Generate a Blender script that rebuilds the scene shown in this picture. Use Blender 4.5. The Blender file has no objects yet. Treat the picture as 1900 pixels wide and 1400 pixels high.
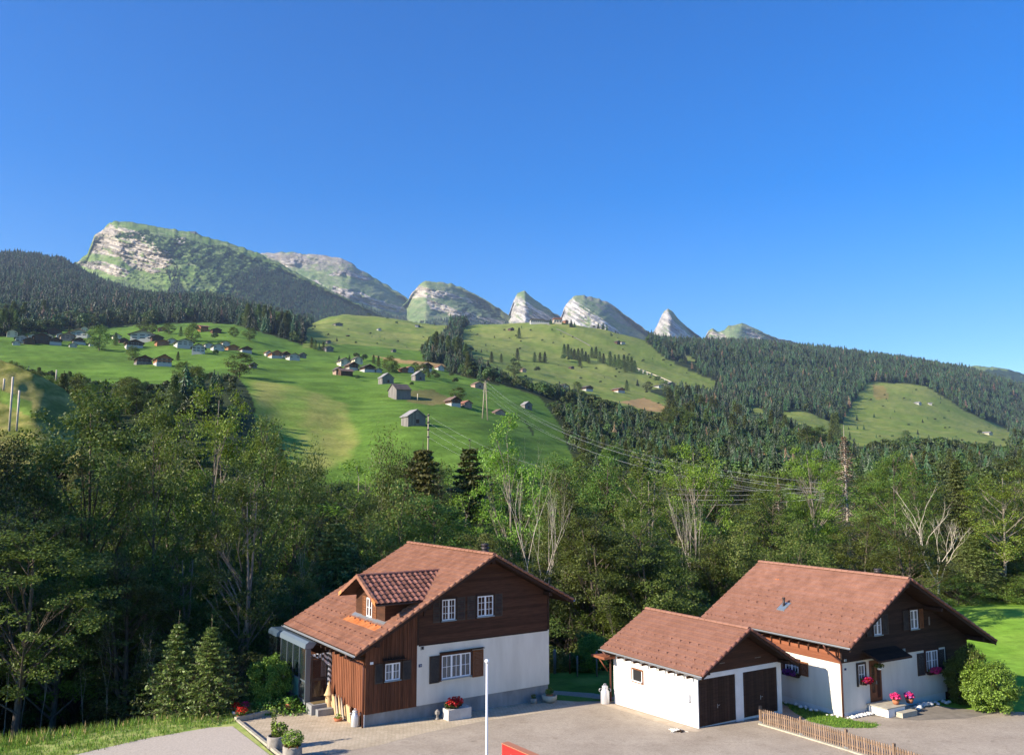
import bpy, math, random
import numpy as np
from mathutils import Vector, Matrix
R = math.radians
random.seed(7); RNG = np.random.default_rng(7)
scene = bpy.context.scene
COL = scene.collection

# ---------------------------------------------------------------- camera, light, exposure
F = 1566.2; PITCH = 0.1178; H = 11.22
cd = bpy.data.cameras.new('camera'); cam = bpy.data.objects.new('camera', cd); COL.objects.link(cam)
cd.sensor_width = 36.0; cd.lens = 36.0 * F / 1900.0; cd.clip_start = 0.3; cd.clip_end = 40000
cam.location = (0, 0, H); cam.rotation_euler = (R(90) + PITCH, 0, 0)
scene.camera = cam
SUN_EL, SUN_AZ = 26.5, 64.0            # light travels towards azimuth 64 (from +Y to +X)
w = bpy.data.worlds.new('World'); scene.world = w; w.use_nodes = True
wn = w.node_tree; bg = wn.nodes['Background']
sky = wn.nodes.new('ShaderNodeTexSky'); sky.sky_type = 'NISHITA'; sky.sun_disc = False
sky.sun_elevation = R(SUN_EL); sky.sun_rotation = R(SUN_AZ + 180)
sky.altitude = 1500; sky.air_density = 1.3; sky.dust_density = 0.6; sky.ozone_density = 4.0
hs = wn.nodes.new('ShaderNodeHueSaturation'); hs.inputs['Saturation'].default_value = 1.45; hs.inputs['Hue'].default_value = 0.515
wn.links.new(sky.outputs[0], hs.inputs['Color'])
wn.links.new(hs.outputs[0], bg.inputs['Color']); bg.inputs['Strength'].default_value = 0.112
sl = bpy.data.lights.new('sun', 'SUN'); sl.energy = 5.0; sl.angle = R(0.53); sl.color = (1.0, 0.89, 0.74)
so = bpy.data.objects.new('sun', sl); COL.objects.link(so)
dv = Vector((math.sin(R(SUN_AZ)) * math.cos(R(SUN_EL)), math.cos(R(SUN_AZ)) * math.cos(R(SUN_EL)), -math.sin(R(SUN_EL))))
so.rotation_euler = dv.to_track_quat('-Z', 'Y').to_euler(); so.location = (-60, -30, 60)
scene.view_settings.view_transform = 'Standard'; scene.view_settings.look = 'None'
scene.view_settings.exposure = 0.95; scene.view_settings.gamma = 1.0
cy = scene.cycles
cy.max_bounces = 6; cy.diffuse_bounces = 2; cy.glossy_bounces = 2; cy.transmission_bounces = 3
cy.transparent_max_bounces = 6; cy.volume_bounces = 0; cy.use_denoising = True
cy.use_adaptive_sampling = True; cy.adaptive_threshold = 0.02; cy.sample_clamp_indirect = 4
cy.caustics_reflective = False; cy.caustics_refractive = False

# ---------------------------------------------------------------- projection helpers
_c, _s = math.cos(PITCH), math.sin(PITCH)
def ray(px, py):
    a = (np.asarray(px, float) - 950) / F; b = -(np.asarray(py, float) - 700) / F
    return a + 0 * b, _c - b * _s + 0 * a, _s + b * _c + 0 * a
def PD(px, py, D):
    x, y, z = ray(px, py); t = D / y
    return x * t, y * t, H + z * t
def proj(x, y, z):
    d = y * _c + (z - H) * _s; u = -y * _s + (z - H) * _c
    return 950 + F * x / d, 700 - F * u / d

# ---------------------------------------------------------------- noise
def _hash(ix, iy, seed):
    ix = ix.astype(np.int64); iy = iy.astype(np.int64)
    h = (ix * 374761393 + iy * 668265263 + seed * 1274126177) & 0xFFFFFFFF
    h = ((h ^ (h >> 13)) * 1274126177) & 0xFFFFFFFF
    return ((h ^ (h >> 16)) & 0xFFFF) / 65535.0
def vnoise(x, y, seed=0):
    x = np.asarray(x, float); y = np.asarray(y, float)
    ix = np.floor(x); iy = np.floor(y); fx = x - ix; fy = y - iy
    fx = fx * fx * (3 - 2 * fx); fy = fy * fy * (3 - 2 * fy)
    a = _hash(ix, iy, seed); b = _hash(ix + 1, iy, seed); c = _hash(ix, iy + 1, seed); d = _hash(ix + 1, iy + 1, seed)
    return (a + (b - a) * fx) * (1 - fy) + (c + (d - c) * fx) * fy
def fbm(x, y, oct=4, seed=0):
    v = 0; a = .5; s = 0
    for i in range(oct):
        v = v + a * vnoise(x * 2 ** i, y * 2 ** i, seed + i * 17); s += a; a *= .5
    return v / s * 2 - 1
def sstep(a, b, x):
    t = np.clip((np.asarray(x, float) - a) / (b - a), 0, 1); return t * t * (3 - 2 * t)
def in_poly(px, py, poly):
    px = np.asarray(px, float); py = np.asarray(py, float)
    r = np.zeros(np.broadcast(px, py).shape, bool); n = len(poly)
    for i in range(n):
        x1, y1 = poly[i]; x2, y2 = poly[(i + 1) % n]
        if y1 == y2: continue
        c = ((y1 > py) != (y2 > py)) & (px < (x2 - x1) * (py - y1) / (y2 - y1) + x1)
        r ^= c
    return r
def interp(pts, x):
    p = np.array(pts, float); return np.interp(x, p[:, 0], p[:, 1])

# ---------------------------------------------------------------- mesh helpers
def np_mesh(name, V, Fc, mats, midx=None, smooth=False, col=None, attrs=None):
    """V (n,3); Fc (m,3|4) array"""
    me = bpy.data.meshes.new(name); V = np.ascontiguousarray(V, dtype=np.float32); Fc = np.ascontiguousarray(Fc, dtype=np.int32)
    m, k = Fc.shape
    me.vertices.add(len(V)); me.vertices.foreach_set('co', V.ravel())
    me.loops.add(m * k); me.loops.foreach_set('vertex_index', Fc.ravel())
    me.polygons.add(m); me.polygons.foreach_set('loop_start', np.arange(0, m * k, k, dtype=np.int32))
    me.polygons.foreach_set('loop_total', np.full(m, k, dtype=np.int32))
    for mt in mats: me.materials.append(mt)
    if midx is not None: me.polygons.foreach_set('material_index', np.asarray(midx, dtype=np.int32))
    me.polygons.foreach_set('use_smooth', np.full(m, smooth, dtype=bool))
    if col is not None:
        a = me.color_attributes.new('col', 'FLOAT_COLOR', 'POINT')
        c = np.ones((len(V), 4), np.float32); c[:, :3] = col; a.data.foreach_set('color', c.ravel())
    for nm, arr in (attrs or {}).items():
        a = me.attributes.new(nm, 'FLOAT', 'POINT'); a.data.foreach_set('value', np.asarray(arr, np.float32))
    me.update(); me.validate(); return me

def tag(o, label=None, cat=None, group=None, kind=None):
    if label: o['label'] = label
    if cat: o['category'] = cat
    if group: o['group'] = group
    if kind: o['kind'] = kind
    return o
def link(name, me, parent=None, loc=None, rz=None):
    o = bpy.data.objects.new(name, me); COL.objects.link(o)
    if parent is not None: o.parent = parent
    if loc is not None: o.location = loc
    if rz is not None: o.rotation_euler = (0, 0, rz)
    return o
def empty(name, loc, rz=0, label=None, cat=None, group=None):
    o = bpy.data.objects.new(name, None); COL.objects.link(o); o.location = loc; o.rotation_euler = (0, 0, rz)
    o.empty_display_size = .3
    return tag(o, label, cat, group)
def copy_tree(src, parent=None, **kw):
    c = src.copy(); COL.objects.link(c)
    if parent is not None: c.parent = parent
    for ch in src.children: copy_tree(ch, c)
    return c

class G:
    """small geometry collector"""
    def __init__(s): s.v = []; s.f = []; s.m = []; s.t = []; s.sm = []; s.T = None
    def add(s, vs, fs, m=0, tone=0.5, smooth=False):
        o = len(s.v)
        if s.T is not None: vs = [s.T(*p) for p in vs]
        s.v += [tuple(p) for p in vs]; s.f += [tuple(i + o for i in f) for f in fs]
        n = len(fs); s.m += [m] * n; s.t += [tone] * n; s.sm += [smooth] * n; return s
    def box(s, x0, x1, y0, y1, z0, z1, m=0, tone=0.5):
        return s.add([(x0, y0, z0), (x1, y0, z0), (x1, y1, z0), (x0, y1, z0), (x0, y0, z1), (x1, y0, z1), (x1, y1, z1), (x0, y1, z1)],
                     [(0, 3, 2, 1), (4, 5, 6, 7), (0, 1, 5, 4), (1, 2, 6, 5), (2, 3, 7, 6), (3, 0, 4, 7)], m, tone)
    def prism(s, poly, y0, y1, m=0, tone=.5):
        """poly in (x,z), extruded along y"""
        n = len(poly)
        vs = [(x, y0, z) for x, z in poly] + [(x, y1, z) for x, z in poly]
        fs = [tuple(range(n)), tuple(range(2 * n - 1, n - 1, -1))] + [((i + 1) % n, i, i + n, (i + 1) % n + n) for i in range(n)]
        return s.add(vs, fs, m, tone)
    def flat(s, poly, z0, z1, m=0, tone=.5):
        """poly in (x,y), extruded along z; z may be function"""
        n = len(poly)
        f0 = z0 if callable(z0) else (lambda x, y: z0); f1 = z1 if callable(z1) else (lambda x, y: z1)
        vs = [(x, y, f0(x, y)) for x, y in poly] + [(x, y, f1(x, y)) for x, y in poly]
        fs = [tuple(range(n - 1, -1, -1)), tuple(range(n, 2 * n))] + [(i, (i + 1) % n, (i + 1) % n + n, i + n) for i in range(n)]
        return s.add(vs, fs, m, tone)
    def tube(s, pts, rad, n=8, m=0, cap=True, smooth=True, tone=.5):
        P = [Vector(p) for p in pts]; rs = rad if isinstance(rad, (list, tuple)) else [rad] * len(P)
        vs = []; prev = None
        for i, p in enumerate(P):
            d = (P[min(i + 1, len(P) - 1)] - P[max(i - 1, 0)]); d = d.normalized() if d.length > 1e-9 else Vector((0, 0, 1))
            a = prev if prev is not None else (Vector((1, 0, 0)) if abs(d.x) < .8 else Vector((0, 1, 0)))
            a = (a - d * a.dot(d)).normalized(); prev = a; b = d.cross(a)
            for k in range(n):
                t = 2 * math.pi * k / n; vs.append(tuple(p + (a * math.cos(t) + b * math.sin(t)) * rs[i]))
        fs = []
        for i in range(len(P) - 1):
            for k in range(n):
                fs.append((i * n + k, i * n + (k + 1) % n, (i + 1) * n + (k + 1) % n, (i + 1) * n + k))
        s.add(vs, fs, m, tone, smooth)
        if cap:
            o = len(s.v) - len(vs); s.f += [tuple(o + k for k in range(n - 1, -1, -1)), tuple(o + (len(P) - 1) * n + k for k in range(n))]
            s.m += [m] * 2; s.t += [tone] * 2; s.sm += [False] * 2
        return s
    def lathe(s, prof, c=(0, 0, 0), n=16, m=0, smooth=True, tone=.5):
        vs = []
        for r, z in prof:
            for k in range(n):
                t = 2 * math.pi * k / n; vs.append((c[0] + r * math.cos(t), c[1] + r * math.sin(t), c[2] + z))
        fs = [(i * n + k, i * n + (k + 1) % n, (i + 1) * n + (k + 1) % n, (i + 1) * n + k) for i in range(len(prof) - 1) for k in range(n)]
        s.add(vs, fs, m, tone, smooth); return s
    def mesh(s, name, mats):
        me = bpy.data.meshes.new(name); me.from_pydata(s.v, [], s.f)
        for mt in (mats if isinstance(mats, (list, tuple)) else [mats]): me.materials.append(mt)
        me.polygons.foreach_set('material_index', s.m); me.polygons.foreach_set('use_smooth', s.sm)
        a = me.attributes.new('tone', 'FLOAT', 'FACE'); a.data.foreach_set('value', s.t)
        me.update(); return me
    def obj(s, name, mats, parent=None, loc=None, rz=None, kind=None, label=None):
        o = link(name, s.mesh(name, mats), parent, loc, rz); return tag(o, label, None, None, kind)

# ---------------------------------------------------------------- materials
class N:
    def __init__(s, name):
        s.m = bpy.data.materials.new(name); s.m.use_nodes = True; s.t = s.m.node_tree; s.b = s.t.nodes['Principled BSDF']
    def n(s, ty, **kw):
        x = s.t.nodes.new('ShaderNode' + ty)
        for k, v in kw.items():
            if hasattr(x, k) and k not in ('Scale',): setattr(x, k, v)
            else: x.inputs[k.replace('_', ' ')].default_value = v
        return x
    def l(s, a, b): s.t.links.new(a, b)
    def ramp(s, fac, stops):
        r = s.n('ValToRGB'); e = r.color_ramp.elements
        while len(e) < len(stops): e.new(.5)
        for i, (p, c) in enumerate(stops): e[i].position = p; e[i].color = (*c, 1) if len(c) == 3 else c
        s.l(fac, r.inputs[0]); return r.outputs[0]
    def mix(s, fac, a, b, mode='MIX'):
        x = s.n('Mix', data_type='RGBA', blend_type=mode)
        for v, i in ((fac, x.inputs[0]), (a, x.inputs[6]), (b, x.inputs[7])):
            if hasattr(v, 'is_linked') or hasattr(v, 'links'): s.l(v, i)
            else: i.default_value = v if not isinstance(v, tuple) else (*v, 1)[:4]
        return x.outputs[2]
    def noise(s, scale, detail=4, rough=.6, coord='Object', stretch=None, rot=None):
        tc = s.n('TexCoord'); mp = s.n('Mapping')
        if stretch: mp.inputs['Scale'].default_value = stretch
        if rot: mp.inputs['Rotation'].default_value = rot
        s.l(tc.outputs[coord], mp.inputs[0]); x = s.n('TexNoise'); x.inputs['Scale'].default_value = scale
        x.inputs['Detail'].default_value = detail; x.inputs['Roughness'].default_value = rough
        s.l(mp.outputs[0], x.inputs['Vector']); return x.outputs['Fac']
    def bump(s, h, strength=.3, dist=.02):
        b = s.n('Bump'); b.inputs['Strength'].default_value = strength; b.inputs['Distance'].default_value = dist
        s.l(h, b.inputs['Height']); s.l(b.outputs[0], s.b.inputs['Normal'])
    def out(s, col=None, rough=.8, spec=.3, metal=0):
        if col is not None:
            if isinstance(col, tuple): s.b.inputs['Base Color'].default_value = (*col, 1)
            else: s.l(col, s.b.inputs['Base Color'])
        s.b.inputs['Roughness'].default_value = rough; s.b.inputs['Specular IOR Level'].default_value = spec; s.b.inputs['Metallic'].default_value = metal
        return s.m
def noisy(name, c1, c2, scale, rough=.85, bump=.2, bd=.01, stretch=None, spec=.2, coord='Object', tone=0.0, lo=.3, hi=.7):
    k = N(name); f = k.noise(scale, 5, .6, coord, stretch); c = k.ramp(f, [(lo, c1), (hi, c2)])
    if tone:
        a = k.n('Attribute'); a.attribute_name = 'tone'
        mr = k.n('MapRange'); mr.inputs['To Min'].default_value = 1 - tone; mr.inputs['To Max'].default_value = 1 + tone; k.l(a.outputs['Fac'], mr.inputs[0])
        vm = k.n('VectorMath', operation='SCALE'); k.l(c, vm.inputs[0]); k.l(mr.outputs[0], vm.inputs['Scale']); c = vm.outputs[0]
    if bump: k.bump(f, bump, bd)
    return k.out(c, rough, spec)
def plain(name, c, rough=.6, spec=.3, metal=0): return N(name).out(c, rough, spec, metal)

def leaf_mat(name, base, var=.35, trans=.35, hue=.03, yellow=None, island=True, rough=.5):
    k = N(name); oi = k.n('ObjectInfo'); gm = k.n('NewGeometry')
    r1 = k.n('Math', operation='MULTIPLY_ADD'); k.l((gm.outputs['Random Per Island'] if island else oi.outputs['Random']), r1.inputs[0]); r1.inputs[1].default_value = var * 2; r1.inputs[2].default_value = 1 - var
    r2 = k.n('Math', operation='MULTIPLY_ADD'); k.l(oi.outputs['Random'], r2.inputs[0]); r2.inputs[1].default_value = hue * 2; r2.inputs[2].default_value = .5 - hue
    r3 = k.n('Math', operation='MULTIPLY_ADD'); k.l(oi.outputs['Random'], r3.inputs[0]); r3.inputs[1].default_value = .75; r3.inputs[2].default_value = .62
    m = k.n('Math', operation='MULTIPLY'); k.l(r1.outputs[0], m.inputs[0]); k.l(r3.outputs[0], m.inputs[1])
    h = k.n('HueSaturation'); h.inputs['Color'].default_value = (*base, 1); k.l(r2.outputs[0], h.inputs['Hue']); k.l(m.outputs[0], h.inputs['Value'])
    c = h.outputs[0]
    if yellow:
        lt = k.n('Math', operation='GREATER_THAN'); k.l(gm.outputs['Random Per Island'], lt.inputs[0]); lt.inputs[1].default_value = yellow[1]
        c = k.mix(lt.outputs[0], c, yellow[0])
    k.out(c, rough, .35)
    tr = k.n('BsdfTranslucent'); k.l(c, tr.inputs['Color'])
    mx = k.n('MixShader'); mx.inputs[0].default_value = trans
    k.l(k.b.outputs[0], mx.inputs[1]); k.l(tr.outputs[0], mx.inputs[2])
    o = [n for n in k.t.nodes if n.type == 'OUTPUT_MATERIAL'][0]; k.l(mx.outputs[0], o.inputs['Surface'])
    return k.m

M = {}
M['leaf_dark'] = leaf_mat('leaf_dark', (.090, .124, .022), var=.22, hue=.035, yellow=((.17, .20, .04), .85))
M['leaf_mid'] = leaf_mat('leaf_mid', (.120, .170, .027), var=.22, hue=.035, yellow=((.21, .26, .05), .85))
M['leaf_ash'] = leaf_mat('leaf_ash', (.185, .285, .03), var=.22, yellow=((.24, .36, .05), .8))
M['leaf_yellow'] = leaf_mat('leaf_yellow', (.14, .19, .035), yellow=((.25, .27, .07), .7))
M['leaf_bush'] = leaf_mat('leaf_bush', (.14, .27, .03), yellow=((.28, .42, .06), .6))
M['leaf_orange'] = leaf_mat('leaf_orange', (.25, .11, .02))
M['needle'] = leaf_mat('needle', (.115, .15, .042), trans=.15, var=.4)
M['needle_near'] = leaf_mat('needle_near', (.17, .19, .055), trans=.3, var=.35)
M['needle_young'] = leaf_mat('needle_young', (.17, .27, .06), trans=.3, var=.4)
M['needle_far'] = leaf_mat('needle_far', (.034, .064, .022), trans=.1, var=.45, island=False, hue=.035)
M['leaf_far'] = leaf_mat('leaf_far', (.072, .108, .024), trans=.2, var=.4)
M['needle_dead'] = leaf_mat('needle_dead', (.17, .105, .06), trans=.1, var=.3)
M['bark'] = noisy('bark', (.06, .045, .03), (.16, .13, .10), 3, stretch=(4, 4, .6), bump=.4)
M['bark_mid'] = noisy('bark_mid', (.13, .105, .08), (.30, .26, .21), 2.2, stretch=(3, 3, .5), bump=.3)
M['bark_pale'] = noisy('bark_pale', (.36, .29, .22), (.72, .64, .53), 2.2, stretch=(3, 3, .5), bump=.3)
# ================================================================ terrain
def lotz(y): return -.04 * (np.minimum(y, 62) - 39)
EDGE = [(-120, 26), (-60, 31), (-34, 34.5), (-21, 38.0), (-16, 41.3), (-13, 43.0), (-9.5, 46.5), (-6, 51), (4, 53.5), (10, 55), (18, 60), (26, 78), (36, 95), (60, 105), (140, 120)]
def near_z(x, y):
    e = interp(EDGE, x); d = y - e
    drop = 13.0 * sstep(0, 42, d) + .9 * sstep(0, 3.0, d)
    hump = 1.0 * np.exp(-((x - 44) / 14.0) ** 2 - ((y - 68) / 14.0) ** 2)
    return lotz(y) - drop + hump - .03
# rows: distance -> list of (px, py) seen in the photograph (ground level)
ROWS = [
 (205, [(-300, 800), (0, 790), (120, 800), (330, 790), (450, 815), (520, 862), (650, 880), (850, 880), (960, 880), (1050, 905), (1200, 915), (1500, 925), (1900, 925), (2300, 925)]),
 (265, [(-300, 745), (0, 740), (200, 745), (380, 748), (450, 750), (520, 790), (640, 812), (760, 789), (900, 812), (1000, 855), (1200, 885), (1500, 897), (1900, 900), (2300, 900)]),
 (345, [(-300, 712), (0, 712), (200, 712), (400, 706), (470, 714), (560, 730), (650, 752), (750, 752), (850, 764), (900, 778), (960, 800), (1050, 836), (1200, 868), (1500, 882), (1900, 885), (2300, 885)]),
 (440, [(-300, 685), (0, 680), (150, 684), (300, 682), (440, 682), (560, 699), (640, 708), (708, 713), (760, 712), (850, 735), (950, 760), (1050, 800), (1200, 838), (1500, 862), (1900, 870), (2300, 870)]),
 (560, [(-300, 654), (0, 646), (150, 650), (250, 658), (350, 654), (440, 657), (560, 676), (620, 684), (700, 692), (760, 696), (850, 716), (950, 741), (1050, 775), (1200, 808), (1500, 842), (1900, 858), (2300, 860)]),
 (700, [(-300, 634), (0, 628), (130, 632), (250, 640), (350, 632), (450, 637), (560, 660), (640, 672), (720, 680), (780, 684), (870, 704), (960, 726), (1050, 752), (1200, 786), (1350, 806), (1500, 822), (1700, 842), (1900, 850), (2300, 850)]),
 (900, [(-300, 612), (0, 612), (130, 614), (250, 615), (350, 610), (450, 612), (560, 640), (640, 652), (720, 660), (800, 668), (870, 690), (960, 716), (1050, 738), (1130, 752), (1250, 772), (1350, 790), (1440, 805), (1560, 822), (1700, 838), (1880, 845), (2300, 845)]),
 (1150, [(-300, 598), (0, 600), (200, 600), (400, 600), (500, 612), (560, 628), (640, 640), (720, 648), (790, 655), (870, 672), (960, 698), (1050, 716), (1130, 730), (1250, 752), (1350, 770), (1440, 778), (1500, 790), (1560, 805), (1700, 822), (1880, 838), (2300, 838)]),
 (1450, [(-300, 575), (0, 578), (200, 582), (400, 585), (500, 598), (560, 618), (620, 620), (700, 632), (780, 645), (870, 646), (960, 668), (1050, 688), (1130, 700), (1250, 725), (1335, 738), (1440, 758), (1500, 762), (1560, 785), (1700, 800), (1880, 825), (2300, 830)]),
 (1800, [(-300, 548), (0, 552), (200, 562), (400, 566), (500, 590), (560, 612), (600, 598), (650, 602), (750, 618), (830, 622), (870, 624), (960, 634), (1050, 646), (1130, 655), (1250, 685), (1335, 706), (1440, 728), (1540, 738), (1600, 745), (1720, 762), (1870, 806), (2300, 820)]),
 (2150, [(-300, 520), (0, 522), (120, 528), (200, 548), (300, 562), (400, 564), (500, 586), (560, 614), (590, 594), (620, 584), (700, 588), (780, 600), (830, 606), (870, 605), (930, 599), (1000, 596), (1060, 600), (1150, 617), (1210, 636), (1250, 648), (1330, 660), (1440, 690), (1540, 700), (1600, 713), (1720, 724), (1800, 755), (1870, 797), (2300, 812)]),
 (2600, [(-300, 500), (0, 498), (120, 506), (200, 540), (300, 566), (400, 572), (500, 592), (560, 624), (620, 604), (700, 608), (830, 622), (1000, 622), (1150, 640), (1210, 646), (1250, 640), (1300, 640), (1400, 648), (1500, 662), (1600, 678), (1720, 692), (1800, 722), (1900, 775), (2300, 800)]),
 (3200, [(-300, 478), (0, 486), (60, 489), (120, 499), (170, 530), (300, 575), (500, 610), (620, 640), (830, 660), (1100, 670), (1250, 655), (1300, 648), (1400, 644), (1500, 652), (1600, 662), (1700, 674), (1800, 694), (1900, 724), (2300, 770)]),
 (4200, [(-300, 560), (0, 570), (300, 620), (500, 640), (830, 690), (1250, 690), (1400, 675), (1600, 680), (1700, 688), (1800, 706), (1900, 735), (2300, 780)]),
 (5200, [(-300, 640), (0, 650), (300, 690), (830, 720), (1250, 720), (1600, 720), (1900, 760), (2300, 800)]),
]
NM = 900; MS = np.linspace(-1.0, 1.02, NM)
tab = []; tD = []
for D, pts in ROWS:
    p = np.array(pts, float); x, y, z = PD(p[:, 0], p[:, 1], np.full(len(p), float(D)))
    zz = np.interp(MS, x / y, z); k = np.hanning(31); k /= k.sum()
    zz = np.convolve(np.pad(zz, 15, mode='edge'), k, mode='valid'); tab.append(zz); tD.append(D)
tab = np.array(tab); tD = np.array(tD, float)
rows = np.concatenate([np.linspace(6, 60, 60, endpoint=False), np.geomspace(60, 5200, 330)])
YY, MM = np.meshgrid(rows, MS, indexing='ij'); XX = MM * YY
zn = near_z(XX, YY)
# pchip-like interpolation in log distance per column
def pchip(xk, Yk, xq):
    h = np.diff(xk); d = np.diff(Yk, axis=0) / h[:, None]
    m = np.zeros_like(Yk)
    a, b = d[:-1], d[1:]; w1 = (2 * h[1:] + h[:-1])[:, None]; w2 = (h[1:] + 2 * h[:-1])[:, None]
    with np.errstate(divide='ignore', invalid='ignore'):
        mm = (w1 + w2) / (w1 / a + w2 / b)
    m[1:-1] = np.where(a * b > 0, mm, 0); m[0] = d[0]; m[-1] = d[-1]
    i = np.clip(np.searchsorted(xk, xq) - 1, 0, len(h) - 1); t = ((xq - xk[i]) / h[i])[:, None]; hh = h[i][:, None]
    return ((2 * t ** 3 - 3 * t ** 2 + 1) * Yk[i] + (t ** 3 - 2 * t ** 2 + t) * hh * m[i] + (-2 * t ** 3 + 3 * t ** 2) * Yk[i + 1] + (t ** 3 - t ** 2) * hh * m[i + 1])
valley = near_z(MS * 130.0, np.full(NM, 130.0))
kz = np.vstack([valley, valley - 1, tab]); kx = np.log(np.concatenate([[110.0, 140.0], tD]))
zf = pchip(kx, kz, np.log(np.maximum(rows, 110.0)))
bl = sstep(105, 150, YY); ZZ = zn * (1 - bl) + zf * bl
far = sstep(150, 700, YY)
ZZ += sstep(120, 260, YY) * (fbm(XX / 38, YY / 38, 3, 3) * 1.6) + far * (fbm(XX / 120, YY / 120, 4, 5) * 6 + fbm(XX / 35, YY / 30, 3, 9) * 1.8)
ZZ += sstep(2300, 3200, YY) * fbm(XX / 90, YY / 200, 3, 15) * 10 + sstep(52, 70, YY) * fbm(XX / 9, YY / 9, 3, 19) * .35
RX, RY = proj(XX, YY, ZZ)
HOR = np.maximum.accumulate((ZZ - H) / YY, axis=0)       # horizon seen from the camera, per column
def ter_ij(x, y):
    m = x / y; j = np.clip((m - MS[0]) / (MS[1] - MS[0]), 0, NM - 1.001)
    i = np.interp(y, rows, np.arange(len(rows))); i = np.clip(i, 0, len(rows) - 1.001); return i, j
def bil(A, i, j):
    i0 = np.floor(i).astype(int); j0 = np.floor(j).astype(int); a = i - i0; b = j - j0
    return (A[i0, j0] * (1 - a) + A[i0 + 1, j0] * a) * (1 - b) + (A[i0, j0 + 1] * (1 - a) + A[i0 + 1, j0 + 1] * a) * b
def ground(x, y):
    i, j = ter_ij(np.asarray(x, float), np.asarray(y, float)); return bil(ZZ, i, j)
def hit(px, py, dmin=150):
    """first point of the terrain beyond dmin that the ray through (px, py) meets"""
    x, y, z = ray(px, py); m = x / y; sl = z / y
    j = int(np.clip(round((m - MS[0]) / (MS[1] - MS[0])), 0, NM - 1))
    e = (ZZ[:, j] - H) / YY[:, j]; k = np.where((rows > dmin) & (e >= sl))[0]
    if len(k) == 0: k = [int(np.argmax(np.where(rows > dmin, e, -9)))]
    i = k[0]; D = rows[i]
    if i > 0 and rows[i - 1] > dmin and e[i] > e[i - 1]:
        D = rows[i - 1] + (rows[i] - rows[i - 1]) * min(1, max(0, (sl - e[i - 1]) / (e[i] - e[i - 1])))
    X = m * D; return X, D, float(ground(X, D))

# land cover
MEADOWS = {
 'bright': [
  [(-60, 622), (0, 626), (60, 618), (130, 612), (240, 605), (345, 598), (430, 600), (470, 612), (560, 640), (600, 648), (625, 634), (700, 640), (780, 650), (785, 668), (835, 690), (870, 702), (930, 716), (965, 728), (1000, 748), (965, 762), (985, 800), (1010, 850), (1040, 880), (960, 900), (500, 900), (478, 800), (470, 745), (455, 715), (440, 700), (330, 686), (300, 700), (240, 690), (200, 670), (120, 662), (60, 657), (0, 648), (-60, 648)],
  [(-60, 635), (0, 640), (120, 650), (200, 655), (330, 675), (345, 700), (330, 712), (200, 712), (120, 700), (60, 690), (0, 680), (-60, 670)], [(925, 712), (1000, 735), (1040, 790), (1075, 880), (1000, 890), (990, 800)], [(1085, 722), (1160, 712), (1250, 742), (1248, 768), (1120, 748)], [(980, 700), (1040, 698), (1060, 720), (990, 716)],
  [(700, 560), (700, 560), (701, 561)],
 ],
 'olive': [
  [(562, 645), (560, 612), (590, 590), (620, 578), (700, 582), (790, 594), (835, 602), (820, 622), (790, 640), (775, 650), (640, 638)],
  [(852, 616), (870, 600), (930, 592), (1000, 588), (1060, 593), (1130, 606), (1190, 624), (1215, 648), (1235, 665), (1285, 690), (1338, 712), (1320, 724), (1250, 718), (1205, 725), (1245, 748), (1230, 772), (1120, 748), (1040, 718), (955, 704), (905, 680), (865, 655)],
  [(1598, 722), (1604, 712), (1625, 708), (1720, 717), (1790, 762), (1872, 798), (1885, 835), (1760, 822), (1690, 815), (1600, 828), (1530, 808), (1440, 778), (1425, 762), (1500, 765), (1555, 788), (1580, 745)],
  [(1380, 752), (1410, 754), (1425, 778), (1395, 776)], [(1500, 668), (1520, 678), (1562, 696), (1580, 712), (1560, 704), (1515, 685)],
  [(100, 575), (132, 573), (122, 588), (98, 586)], [(560, 540), (585, 540), (588, 560), (565, 565)], [(1245, 655), (1300, 668), (1300, 676), (1240, 664)],
 ]}
wob = fbm(RX / 30, RY / 18, 3, 41) * 5
mb = np.zeros(RX.shape, bool); mo = np.zeros(RX.shape, bool)
for p in MEADOWS['bright']: mb |= in_poly(RX + wob, RY + wob * .5, p)
for p in MEADOWS['olive']: mo |= in_poly(RX + wob, RY + wob * .5, p)
mb &= YY > 165; mo &= YY > 600
nearm = YY < 120
def lerp3(a, b, t): return np.array(a)[None, None] * (1 - t[..., None]) + np.array(b)[None, None] * t[..., None]
n1 = fbm(XX / 60, YY / 60, 5, 60) * .5 + .5; n2 = fbm(XX / 12, YY / 20, 4, 61) * .5 + .5
C = lerp3((.030, .045, .016), (.055, .07, .028), n2)
cb = lerp3((.115, .225, .030), (.165, .275, .045), n2)
strip = sstep(.2, .8, fbm(RX / 60, RY / 3.5, 2, 70) * .5 + .5)
cb = cb * (1 - .30 * strip[..., None]); mow = (np.sin((XX * .83 + YY * .56) * 2 * np.pi / 9.0 + fbm(XX / 40, YY / 40, 2, 77) * 3) > 0).astype(float) * sstep(-.1, .2, fbm(XX / 90, YY / 90, 3, 78)); cb = cb * (1 - .10 * mow[..., None])
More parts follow.
